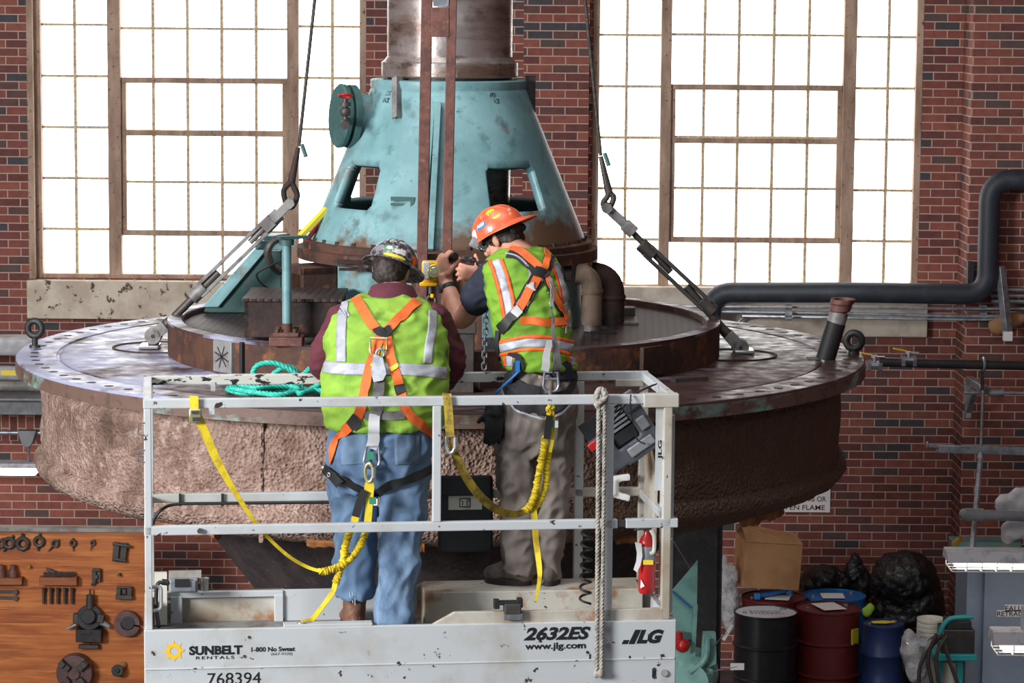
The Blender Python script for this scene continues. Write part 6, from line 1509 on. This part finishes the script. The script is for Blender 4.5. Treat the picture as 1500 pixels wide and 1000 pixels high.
# hanging extension: snap hook, grey webbing, ring
t = thing('harness_extender', A(550, 600, 12.2), 'grey webbing extender hanging from the heavy worker\'s back ring', 'harness strap')
p, n = project(bv1, 556, 540, .03); q0 = project(bv1, 557, 520, .028)[0]
hk = MB(); hk.torus(project(bv1, 560, 523, .03)[0], .018, .006, (0, 1, 0), 20, 8)
a0, a1, a2 = project(bv1, 557, 528, .03)[0], project(bv1, 553, 545, .03)[0], project(bv1, 555, 561, .028)[0]
hk.prism([project(bv1, x, y, .026)[0] for x, y in ((548, 524), (563, 528), (566, 546), (562, 560), (547, 560), (545, 546))], (0, -.012, 0))
obj('snap_hook', hk, m_['galv'], t, bevel=.004)
obj('webbing', drape(bv1, [(555, 556), (553, 580), (552, 610)], 16, 12.3, .018), m_['webbing_grey'], t, smooth=60)
obj('webbing', drape(bv1, [(551, 608), (548, 632), (544, 656)], 17, 12.3, .02), m_['webbing_pale'], t, smooth=60)
c = project(bv1, 546, 668, .024)[0]
rg2 = MB().torus(c+Vector((0, 0, -.012)), .034, .006, (0, 1, 0), 28, 8, a0=0, a1=PI).tube([c+Vector((-.034, 0, -.012)), c+Vector((-.022, 0, .05)), c+Vector((.03, 0, .05)), c+Vector((.034, 0, -.012))], .006, 8)
obj('d_ring', rg2, m_['galv'], t); obj('green_tag', MB().box(c+Vector((-.005, -.012, .012)), (.03, .006, .034)), m_['sticker_green'], t, smooth=0)
D1 = c

# ------------------------------------------------------------------ right worker
w2 = thing('person', Lf(1.8, .6, zst), 'slim person in lime and orange vest, grey trousers and orange hard hat, head turned left', 'person', None)
vr2 = [(364, 742, 796, 12.88, .085), (371, 728, 806, 12.87, .11), (381, 714, 816, 12.86, .135), (395, 706, 823, 12.85, .155), (415, 708, 830, 12.84, .17), (440, 714, 834, 12.82, .178),
       (470, 721, 836, 12.80, .18), (500, 727, 838, 12.78, .175), (524, 731, 842, 12.77, .17), (538, 736, 845, 12.765, .16)]
vest2 = fuse(MB().loft([ring(*r) for r in vr2]), .008, 4, fold(.016, 7, 9, 5))
tr = MB().loft([ring(*r) for r in [(530, 746, 838, 12.78, .135), (560, 739, 844, 12.78, .15), (590, 734, 844, 12.77, .16), (620, 730, 841, 12.77, .16), (648, 728, 837, 12.77, .14), (664, 734, 830, 12.78, .11)]])
Tl = [(640, 726, 787, 12.78, .105), (670, 727, 786, 12.78, .10), (720, 730, 784, 12.77, .09), (770, 733, 783, 12.76, .085), (815, 738, 783, 12.74, .082), (838, 741, 784, 12.74, .085)]
Tr = [(640, 780, 839, 12.80, .105), (670, 783, 837, 12.80, .10), (720, 785, 832, 12.80, .09), (770, 786, 827, 12.79, .082), (820, 788, 821, 12.79, .075), (849, 789, 819, 12.79, .075)]
tr.loft([ring(*r) for r in Tl]); tr.loft([ring(*r) for r in Tr]); trous = fuse(tr, .008, 4, fold(.024, 9, 6, 7))
both = MB()
for q in (vest2, trous):
    me = bpy.data.meshes.new('x'); q.bm.to_mesh(me); both.bm.from_mesh(me); bpy.data.meshes.remove(me)
bv2 = bvh_of(both)
hc2 = A(735, 348, 12.97); up2 = Vector((-.42, .22, .90)).normalized(); f2 = Vector((-.80, .52, -.34))
bd = MB(); hat2_, hm2 = head(bd, hc2, up2, f2, .98)
limb(bd, [(A(768, 380, 12.87), .07), (A(757, 368, 12.91), .06), (hc2-up2*.03, .058)])
bd.loft([ring(y, xl+12, xr-12, Y, d-.035) for y, xl, xr, Y, d in vr2[2:]]+[ring(590, 748, 828, 12.78, .12), ring(640, 750, 818, 12.78, .10)])
S1, E1, W1 = A(720, 404, 12.86), A(676, 471, 13.02), A(654, 413, 13.15)
limb(bd, [(S1, .058), ((S1+E1)/2, .052), (E1+Vector((0, 0, .01)), .046), (E1*.62+W1*.38+Vector((-.006, 0, 0)), .046), (W1, .031)])
hand(bd, W1+Vector((-.004, .004, .004)), (-.16, .10, 1), (.85, .52, 0), (.50, -.84, .2), (1.0, 1.25, .95), 1.2, thumb=(.45, .8, .8))
S2, E2, W2 = A(806, 402, 12.92), A(752, 440, 13.24), A(708, 404, 13.42)
limb(bd, [(S2, .058), ((S2+E2)/2, .05), (E2, .044), ((E2+W2)/2, .040), (W2, .03)])
hand(bd, W2+Vector((-.01, 0, .0)), (-.9, .25, .15), (-.1, 1, -.2), (-.2, .0, 1), (.45, .55, .4), 1.0, thumb=(1.0, .2, -.1), spread=1)
for leg in (Tl, Tr):
    limb(bd, [(A((leg[0][1]+leg[0][2])/2, 645, leg[0][3]), .075), (A((leg[2][1]+leg[2][2])/2, 715, leg[2][3]), .055), (A((leg[4][1]+leg[4][2])/2, 800, leg[4][3]), .045), (A((leg[5][1]+leg[5][2])/2, 838, leg[5][3]), .036)])
obj('body', fuse(bd, .0045, 2), m_['skin'], w2, smooth=60); eyes(w2, hat2_)
obj('vest', vest2, m_['vest_right'], w2, smooth=60); obj('trousers', trous, m_['trousers'], w2, smooth=60)
sv = MB(); limb(sv, [(S1+Vector((.015, 0, .004)), .074), (S1*.70+E1*.30, .076), (S1*.50+E1*.50, .074)])
limb(sv, [(S2, .07), (S2*.4+E2*.6, .065)])
sv.loft([ring(y, xl, xr, Y, d) for y, xl, xr, Y, d in [(366, 744, 796, 12.88, .08), (372, 734, 800, 12.87, .10), (384, 716, 812, 12.86, .12), (420, 716, 824, 12.84, .15), (500, 733, 832, 12.78, .16), (530, 740, 842, 12.775, .165), (552, 800, 846, 12.77, .13)]])
obj('shirt', fuse(sv, .008, 3, fold(.012, 9, 9, 9)), m_['navy'], w2, smooth=60)
hr = MB(); hr.sph(hat2_(0, -.022, .016), (.081, .094, .082), 24, 16, hm2); hr.sph(hat2_(0, -.055, -.03), (.066, .05, .05), 20, 12, hm2)
obj('hair', fuse(hr, .006, 2, lambda p: .004*noise.noise(p*60)), m_['hair'], w2, smooth=60)
hat2, HM = hat(w2, hc2+up2*.030, Vector((-.50, .20, .86)), -f2, None, m_['hat_orange'], lambda t: 0.012+.058*max(0, math.sin(t))**1.6, [
    (-1.62, .50, .06, .034, 'sticker_blue', 'ASBI'), (-.98, .86, .044, .044, 'sticker_yellow', None), (-.86, .58, .046, .046, 'sticker_yellow', None), (-2.15, .30, .05, .06, 'sticker_white', 'o')])
# head gear: bandana, strap, lamp, safety glasses
bn = MB()
for k, (r0, z) in enumerate(((.100, -.006), (.098, .012), (.094, .03))): pass
bn.loft([[hat2_(.088*math.cos(t), -.012+.108*math.sin(t), z) for t in [2*PI*i/32 for i in range(32)]] for z in (-.004, .012, .03, .048)], caps=False)
obj('head_band', bn, m_['black_cloth'], w2, smooth=60)
obj('ratchet_knob', fuse(MB().sph(hat2_(-.03, -.105, -.0), (.04, .022, .024), 16, 10, hm2).sph(hat2_(.02, -.11, .0), (.03, .018, .02), 16, 10, hm2), .005, 2), m_['grey_plastic_dark'], w2, smooth=60)
gl = MB(); gl.tube([hat2_(-.085, -.01, .006), hat2_(-.082, .05, .008), hat2_(-.07, .09, .004)], .004, 6).tube([hat2_(.085, -.01, .006), hat2_(.082, .05, .008), hat2_(.07, .09, .004)], .004, 6)
gl.tube([hat2_(-.07, .09, .010), hat2_(-.03, .106, .012), hat2_(0, .108, .010), hat2_(.03, .106, .012), hat2_(.07, .09, .010)], .004, 6)
g_ = obj('safety_glasses', gl, m_['black_rubber'], w2)
for sx in (-1, 1): obj('lens', MB().sph(hat2_(.036*sx, .102, -.006), (.034, .006, .021), 14, 10, hm2), m_['clear_glass'], g_)
lm = HM @ Vector((.02, -.155, .0)); p = A(697, 356, 12.93)
obj('head_lamp', MB().box(p, (.05, .03, .045), rotm('Y', .45)).box(p+Vector((0, -.016, 0)), (.036, .008, .03), rotm('Y', .45)), m_['grey_light'], w2, bevel=.006)
# trim on the vest
def trim2(path, w, m='reflective', name='reflective_tape', across=5): return pobj(name, patch(bv2, path, w, 12.6, across, off=.0025 if m == 'reflective' else .004), m_[m], w2, smooth=60)
lp_ = [(726, 381), (735, 406), (742, 434), (748, 466)]
trim2(lp_, 13)
trim2([(x-8.5, y+1) for x, y in lp_], 5, 'hivis_orange', 'orange_tape', 3); trim2([(x+8.5, y-1) for x, y in lp_], 5, 'hivis_orange', 'orange_tape', 3)
rp_ = [(812, 385), (822, 408), (829, 440), (832, 480)]
trim2(rp_, 8, across=4); trim2([(x-6.5, y) for x, y in rp_], 4, 'hivis_orange', 'orange_tape', 3)
bp_ = [(730, 511), (745, 507), (765, 503), (785, 502), (805, 503), (825, 506), (839, 510)]
trim2(bp_, 12, across=6); trim2([(x, y-9) for x, y in bp_], 4.5, 'hivis_orange', 'orange_tape', 3); trim2([(x, y+9.5) for x, y in bp_], 4.5, 'hivis_orange', 'orange_tape', 3)
trim2([(746, 521), (747, 536)], 10); trim2([(739, 521), (740, 536)], 3.5, 'hivis_orange', 'orange_tape', 3); trim2([(755, 519), (757, 534)], 4.5, 'hivis_orange', 'orange_tape', 3)
trim2([(838, 522), (840, 534)], 7); trim2([(832, 522), (834, 533)], 3.5, 'hivis_orange', 'orange_tape', 3)
# harness
def strap2(path, w, m, name='harness_strap', off=.007): return obj(name, drape(bv2, path, w, 12.6, off), m_[m], w2, smooth=60)
strap2([(741, 372), (756, 376), (769, 386), (776, 400), (770, 424), (757, 446)], 3, 'reflective', 'piping', .005)
strap2([(800, 404), (788, 418), (772, 448)], 3, 'reflective', 'piping', .005); strap2([(803, 410), (812, 440), (826, 468), (828, 488)], 3, 'reflective', 'piping', .005)
strap2([(745, 371), (764, 376), (782, 391), (794, 405)], 21, 'black_cloth', 'shoulder_pad', .005); strap2([(805, 373), (801, 388), (792, 402)], 17, 'black_cloth', 'shoulder_pad', .005)
strap2([(747, 366), (762, 370), (778, 382), (794, 397)], 12.5, 'webbing_orange', off=.012); strap2([(798, 367), (801, 378), (797, 392), (789, 402)], 10, 'webbing_orange', off=.012)
strap2([(783, 398), (793, 400), (801, 408)], 15, 'black_rubber', 'cross_plate', .018)
strap2([(790, 402), (779, 420), (769, 438), (760, 453)], 21, 'black_cloth', 'back_pad', .006); strap2([(790, 402), (779, 420), (769, 438), (758, 456)], 13, 'webbing_orange', off=.013)
strap2([(781, 419), (777, 426)], 13.5, 'webbing_pale', 'stitched_tag', .018); strap2([(761, 452), (755, 461)], 14, 'webbing_pale', 'stitched_tag', .018)
strap2([(756, 459), (746, 470), (734, 482)], 16, 'black_rubber', 'leg_strap', .013)
strap2([(800, 406), (808, 426), (818, 448), (827, 466)], 15, 'black_cloth', 'back_pad', .006); strap2([(800, 406), (808, 426), (818, 448), (828, 468)], 10, 'webbing_orange', off=.013)
strap2([(762, 468), (780, 470), (805, 472), (828, 471)], 12, 'webbing_orange', off=.008)
strap2([(731, 484), (730, 505), (732, 530), (740, 552), (762, 568), (790, 575)], [9, 9, 12, 18, 20, 16], 'black_cloth', 'hip_strap', .008)
strap2([(741, 568), (762, 586), (784, 592), (808, 590), (832, 580)], [20, 30, 34, 30, 20], 'black_cloth', 'seat_pad', .008)
strap2([(735, 560), (744, 584), (762, 603), (782, 611), (800, 612), (818, 606), (833, 593)], 3, 'reflective', 'piping', .012)
strap2([(840, 545), (838, 562), (826, 580)], 12, 'black_cloth', 'hip_strap', .008)
# watch
d = (W1-E1).normalized(); wp = W1-d*.035
wt = obj('watch_strap', MB().lathe([(.036, -.012), (.039, -.010), (.039, .010), (.036, .012)], wp, d, n=24, closed=True), m_['black_rubber'], w2)
obj('watch_face', MB().cyl(wp+Vector((-.034, -.016, 0)), wp+Vector((-.048, -.022, 0)), .022, n=20), m_['grey_plastic'], wt)
# boots
hl = A(776, 850, 12.73); hl.z = zst; boot(w2, hl+Vector((.01, 0, 0)), hl+Vector((-.205, .07, 0)), A(763, 832, 12.74), m_['boot_grey'])
hl = A(803, 862, 12.70); hl.z = zst; boot(w2, hl, hl+Vector((.02, .16, 0)), A(804, 842, 12.78), m_['boot_grey'], w=.045)
# back ring with its strap, hanging down to the lanyard
t = thing('harness_extender', A(808, 520, 12.55), 'grey webbing extender with a ring hanging down the slim worker\'s back', 'harness strap')
obj('silver_clip', drape(bv2, [(804, 414), (805, 430), (806, 449)], 6, 12.6, .024, .008), m_['chrome'], t, bevel=.002)
obj('webbing', drape(bv2, [(805, 446), (807, 470), (809, 492), (812, 515), (813, 546)], [3, 4, 6, 11, 15], 12.6, .02), m_['webbing_grey'], t, smooth=60)
obj('pale_tag', drape(bv2, [(801, 500), (799, 520), (797, 540)], [7, 11, 12], 12.6, .028), m_['webbing_pale'], t, smooth=60)
c = project(bv2, 811, 560, .035)[0]
obj('d_ring', MB().torus(c+Vector((0, 0, -.006)), .034, .007, (0, 1, 0), 28, 8, a0=0, a1=PI).tube([c+Vector((-.034, 0, -.006)), c+Vector((-.029, 0, .05)), c+Vector((.029, 0, .05)), c+Vector((.034, 0, -.006))], .007, 8).tube([c+Vector((-.03, 0, .02)), c+Vector((.03, 0, .02))], .006, 8), m_['galv'], t)
D2 = c
# gloves clipped to the belt
gl = MB(); g0 = A(721, 596, 12.68)
hand(gl, g0+Vector((0, 0, .02)), (.1, 0, -1), (0, 1, 0), (1, 0, 0), (.2, .25, .2), 1.15); hand(gl, g0+Vector((.02, -.03, .0)), (-.12, 0, -1), (0, 1, 0), (-1, 0, 0), (.25, .3, .2), 1.1)
t = thing('work_glove', g0, 'pair of black work gloves clipped at the slim worker\'s left hip', 'gloves')
obj('glove', fuse(gl, .006, 2), m_['black_cloth'], t, smooth=60)
obj('glove_clip', MB().tube([project(bv2, 736, 556, .01)[0], A(727, 575, 12.66), g0+Vector((0, 0, .03))], .006, 6).box(project(bv2, 733, 556, .02)[0], (.02, .012, .05)), m_['plastic_blue'], t)

# ------------------------------------------------------------------ lever hoist and chains
def chain(name, pts, wire, parent, m='galv'):
    """closed oval links, each turned a quarter against the last"""
    P = bez([Vector(p) for p in pts], 10); S_ = [0]
    for i in range(1, len(P)): S_.append(S_[-1]+(P[i]-P[i-1]).length)
    pitch = wire*3.1; k = int(S_[-1]/pitch)
    def along(s):
        for i in range(1, len(P)):
            if S_[i] >= s: f = (s-S_[i-1])/max(1e-9, S_[i]-S_[i-1]); return P[i-1].lerp(P[i], f)
        return P[-1]
    proto = None
    for j in range(k):
        a, b = along(j*pitch), along((j+1)*pitch); c = (a+b)/2; d = (b-a).normalized()
        n_ = d.orthogonal().normalized() if abs(d.y) > .9 else d.cross(Vector((0, 1, 0))).normalized()
        if j % 2: n_ = d.cross(n_)
        M = Matrix((n_, d, n_.cross(d))).transposed().to_4x4()
        if proto is None:
            lk = MB(); hl_ = pitch*.5+wire*.45; hw = wire*1.15; q = []
            for i in range(20):
                t_ = 2*PI*i/20; q.append(Vector((hw*math.cos(t_), hl_*math.sin(t_)*1.0, 0)) if False else Vector((hw*math.cos(t_), (hl_-hw)*(1 if math.sin(t_) > 0 else -1)+hw*math.sin(t_), 0)))
            lk.tube(q, wire/2, 8, closed=True)
            proto = obj(name, lk, m_[m], None, origin=(0, 0, 0)); o = proto
        else: o = proto.copy(); COL.objects.link(o)
        o.parent = parent; M.translation = c-ORIG[parent]; o.matrix_local = M
    return proto
Yh_ = 13.2; s = 1/ppm(Yh_); hc = A(630, 398, Yh_)
t = thing('lever_hoist', hc, 'yellow lever chain hoist held in the slim worker\'s left hand', 'hoist')
obj('hoist_body', fuse(MB().box(A(630, 398, Yh_+.03), (24*s, .10, 32*s)).cyl(A(634, 398, Yh_-.03), A(634, 398, Yh_+.09), 15*s, n=24), .006, 3), m_['hoist_yellow'], t, smooth=50)
obj('gear_cover', MB().cyl(A(636, 397, Yh_-.03), A(636, 397, Yh_-.055), 10*s, n=28).cyl(A(636, 397, Yh_-.055), A(636, 397, Yh_-.062), 6*s, n=20), m_['gold_zinc'], t, bevel=.003)
obj('label_plate', MB().box(A(624, 396, Yh_-.045), (10*s, .012, 26*s), rotm('Z', .15)), m_['paper'], t, bevel=.004)
obj('frame_foot', MB().box(A(628, 415, Yh_), (26*s, .09, 6*s)), m_['hoist_yellow'], t, bevel=.006)
hd_ = Vector((-.16, .10, 1)).normalized(); hs_ = Vector((.42, -.88, .22)).normalized(); hg = W1+hd_*.112+Vector((.03, .02, 0))
obj('lever', MB().bar(A(640, 398, Yh_), hg-hs_*.07, .02, .012), m_['steel_dark'], t)
obj('grip', MB().cyl(hg-hs_*.08, hg+hs_*.066, .0185, n=20), m_['black_rubber'], t, bevel=.004)
hk = MB().cyl(A(631, 418, Yh_), A(631, 430, Yh_), 4*s, n=12).torus(A(632, 440, Yh_), 7*s, 2.4*s, (.5, 1, 0), 22, 8, a0=-.6, a1=4.4)
obj('lower_hook', hk, m_['steel_dark'], t); obj('latch', MB().box(A(633, 433, Yh_-.01), (5*s, .02, 6*s)), m_['hoist_yellow'], t, bevel=.003)
ch = thing('load_chain', A(632, 446, Yh_), 'short steel chain hanging from the hook of the yellow hoist behind the heavy worker', 'chain', None)
chain('chain_link', [A(632, 446, Yh_), A(628, 470, Yh_+.1), A(618, 510, Yh_+.35), atz(622, 560, CZ+.02)], .0085, ch)
ch = thing('hand_chain', A(690, 385, 13.3), 'loose steel chain hanging down between the two workers past the slim one\'s elbow', 'chain', None)
chain('chain_link', [A(664, 381, Yh_), A(680, 379, 13.24), A(694, 381, 13.3), A(706, 388, 13.36)], .0095, ch)
chain('chain_link', [A(708, 398, 13.4), A(711, 430, 13.42), A(711, 480, 13.44), A(709, 545, 13.45)], .009, ch)
one('hoist_casing', MB().box(atz(687, 560, CZ+.02)+Vector((0, .0, .03)), (.16, .14, .1)).cyl(atz(668, 565, CZ+.02), atz(706, 565, CZ+.03), .03, n=14), m_['steel_dark'], 'dark steel clamp block lying on the cover between the workers', 'clamp', bevel=.006)
one('steel_bracket', MB().box((A(677, 505, 14.05).x, 14.05, CZ+.19), (.12, .1, .38)).box((A(677, 490, 14.0).x, 13.99, CZ+.33), (.14, .03, .06)), m_['steel_dark'], 'dark upright bracket on the cover seen between the workers', 'bracket', bevel=.004)

# ------------------------------------------------------------------ yellow lanyards
def webbing(mbp, w_px, Y, nrm=(0, -1, 0), t=.004, n=8):
    P = bez(mbp, n); ww = w_px if isinstance(w_px, list) else [w_px]*len(mbp); out = []
    for i in range(len(mbp)-1):
        for k in range(n): out.append((ww[i]+(ww[i+1]-ww[i])*k/n)/ppm(Y))
    out.append(ww[-1]/ppm(Y)); return MB().ribbon(P, nrm, out, t)
def scrunched(mbp, r, seed=0, n=10):
    """gathered elastic sleeve: a tube with puckers all along"""
    P = bez(mbp, n); rng = random.Random(seed); Q = []; R_ = []
    L = 0
    for i in range(len(P)-1):
        for k in range(3):
            p = P[i].lerp(P[i+1], k/3); Q.append(p+Vector((rng.uniform(-1, 1), rng.uniform(-1, 1), rng.uniform(-1, 1)))*r*.12)
            R_.append(r*(1.12 if len(Q) % 2 else .80)*rng.uniform(.9, 1.1))
    return MB().tube(Q, 0, 10, radii=R_)
def carabiner(c, R, axis, m, t, h=1.7):
    c = Vector(c); mb = MB().torus(c, R, R*.26, axis, 26, 8, sx=.62, sz=1.35); obj('carabiner', mb, m_[m], t, smooth=60)
    obj('carabiner_gate', MB().cyl(c+Vector((R*.62, -.004, -R*.7)), c+Vector((R*.62, -.004, R*.8)), R*.36, n=12), m_['chrome'], t)
LA_ = lambda x, y, v: lift_at(x, y, v)
v1 = .17
t = thing('lanyard', LA_(540, 690, v1), 'yellow shock lanyard of the heavy worker, forked to the left rail and the deck lip', 'lanyard')
carabiner(D1+Vector((-.01, -.02, -.062)), .03, (.3, 1, 0), 'gold_zinc', t)
j = LA_(542, 716, v1)
obj('webbing_end', webbing([D1+Vector((-.008, -.02, -.095)), LA_(541, 712, v1), LA_(540, 725, v1)], [9, 15, 14], 12.2), m_['webbing_yellow'], t, smooth=60)
obj('black_sleeve', webbing([LA_(535, 718, v1), LA_(527, 735, v1), LA_(521, 756, v1)], 12, 12.2, t=.012), m_['black_rubber'], t, smooth=60)
obj('label_tag', MB().box(LA_(546, 733, v1-.02), (.03, .008, .03)), m_['sticker_green'], t, smooth=0)
obj('white_tag', MB().box(LA_(550, 735, v1-.022), (.018, .006, .03)), m_['label_white'], t, smooth=0)
obj('webbing', webbing([LA_(521, 754, v1), LA_(518, 768, v1), LA_(512, 782, v1)], 11, 12.2), m_['webbing_yellow'], t, smooth=60)
obj('webbing', webbing([LA_(542, 722, v1), LA_(540, 748, v1), LA_(538, 770, v1)], 11, 12.2), m_['webbing_yellow'], t, smooth=60)
obj('gathered_leg', scrunched([LA_(512, 778, v1), LA_(506, 800, v1), LA_(503, 820, v1), LA_(495, 843, v1), LA_(492, 853, v1)], .0165, 1), m_['webbing_yellow'], t, smooth=60)
obj('gathered_leg', scrunched([LA_(537, 768, v1+.015), LA_(532, 790, v1+.015), LA_(520, 810, v1+.01), LA_(504, 826, v1-.01), LA_(485, 834, v1-.01), LA_(470, 837, v1-.01)], .0155, 2), m_['webbing_yellow'], t, smooth=60)
obj('webbing', webbing([LA_(492, 851, v1), LA_(488, 866, v1-.03), LA_(474, 886, .11), LA_(458, 906, .06), LA_(444, 914, .025)], [8, 8, 7, 8, 12], 12.2, (-.3, -1, .2)), m_['webbing_yellow'], t, smooth=60)
obj('webbing', webbing([LA_(472, 837, v1-.01), LA_(448, 829, v1), LA_(420, 812, .14), LA_(388, 782, .12), LA_(372, 762, .10), LA_(344, 720, .06), LA_(318, 674, .03), LA_(298, 628, .005), LA_(288, 604, -.012)], [5, 5, 5, 5, 6, 8, 12, 13, 12], 12.1), m_['webbing_yellow'], t, smooth=60)
obj('rail_choker', MB().ribbon([Lf(u_, v_, z_) for q in [uz(285, 588, 0)] for u_, v_, z_ in [(q[0], -.012, q[1]-.05), (q[0]-.002, -.012, q[1]+.02), (q[0]-.002, .0, LZR+.006), (q[0]-.002, .03, LZR+.006), (q[0], .044, LZR-.02), (q[0], .044, LZR-.05)]], [(0, -1, 0), (0, -1, 0), (0, -.7, .7), (0, .7, .7), (0, 1, 0), (0, 1, 0)], .037, .004), m_['webbing_yellow'], t, smooth=0)
bk = MB().box(LA_(286, 609, -.02), (.054, .02, .062), RZ); 
obj('adjuster_buckle', bk, m_['gold_zinc'], t, bevel=.006); obj('buckle_pin', MB().box(LA_(286, 604, -.034), (.03, .01, .012), RZ).box(LA_(288, 614, -.034), (.034, .01, .016), RZ), m_['steel_dark'], t)
obj('anchor_hook', MB().torus(LA_(442, 914, .02), .02, .005, (0, .4, 1), 18, 8).bar(LA_(436, 914, .01), LA_(455, 911, .03), .02, .01), m_['chrome'], t)
# lanyard of the right worker
v2 = .30
t = thing('lanyard', LA_(800, 640, v2), 'yellow gathered lanyard of the slim worker with a loop to the middle rail strap', 'lanyard')
obj('snap', MB().cyl(D2+Vector((-.004, -.01, -.036)), LA_(806, 598, v2), .008, n=10).torus(LA_(806, 592, v2), .012, .004, (1, 0, 0), 14, 6), m_['gold_zinc'], t)
obj('gathered_top', scrunched([LA_(806, 597, v2), LA_(806, 608, v2), LA_(804, 614, v2)], .018, 5), m_['webbing_yellow'], t, smooth=60)
obj('black_sleeve', webbing([LA_(805, 608, v2-.01), LA_(803, 624, v2-.01), LA_(801, 642, v2-.01)], 10, 12.4, t=.016), m_['black_rubber'], t, smooth=60)
obj('webbing', webbing([LA_(810, 604, v2), LA_(811, 622, v2), LA_(809, 645, v2), LA_(805, 662, v2)], [6, 5, 5, 6], 12.4), m_['webbing_yellow'], t, smooth=60)
obj('label_tag', MB().box(LA_(810, 621, v2-.015), (.014, .008, .03)), m_['sticker_green'], t, smooth=0); obj('white_tag', MB().box(LA_(815, 621, v2-.016), (.016, .006, .03)), m_['label_white'], t, smooth=0)
obj('gathered_leg', scrunched([LA_(799, 642, v2), LA_(796, 660, v2), LA_(790, 690, v2), LA_(785, 718, v2), LA_(777, 740, v2), LA_(768, 748, v2)], .0155, 3), m_['webbing_yellow'], t, smooth=60)
obj('gathered_leg', scrunched([LA_(804, 658, v2+.02), LA_(801, 685, v2+.02), LA_(799, 712, v2+.02), LA_(790, 735, v2+.02), LA_(779, 748, v2+.02)], .0155, 4), m_['webbing_yellow'], t, smooth=60)
obj('webbing', webbing([LA_(780, 742, v2+.015), LA_(783, 760, v2), LA_(785, 790, v2), LA_(790, 830, .22), LA_(790, 850, .16), LA_(784, 882, .04)], [10, 10, 9, 8, 6, 3], 12.3), m_['webbing_yellow'], t, smooth=60)
obj('webbing', webbing([LA_(772, 748, v2), LA_(752, 753, .26), LA_(728, 746, .20), LA_(705, 728, .14), LA_(685, 702, .09), LA_(668, 668, .05), LA_(662, 645, .03)], [8, 11, 13, 13, 13, 12, 11], 12.2), m_['webbing_olive'], t, smooth=60)
carabiner(LA_(660, 648, .015), .034, (.2, 1, 0), 'chrome', t)
q = uz(655, 588, 0)
obj('rail_choker', MB().ribbon([Lf(q[0]+.012, -.012, q[1]-.15), Lf(q[0]+.006, -.010, q[1]-.05), Lf(q[0], -.008, q[1]+.02), Lf(q[0], .0, LZR+.006), Lf(q[0], .03, LZR+.006), Lf(q[0], .044, LZR-.03)], [(0, -1, 0), (0, -1, 0), (0, -1, 0), (0, -.7, .7), (0, .7, .7), (0, 1, 0)], .037, .005), m_['webbing_olive'], t, smooth=0)
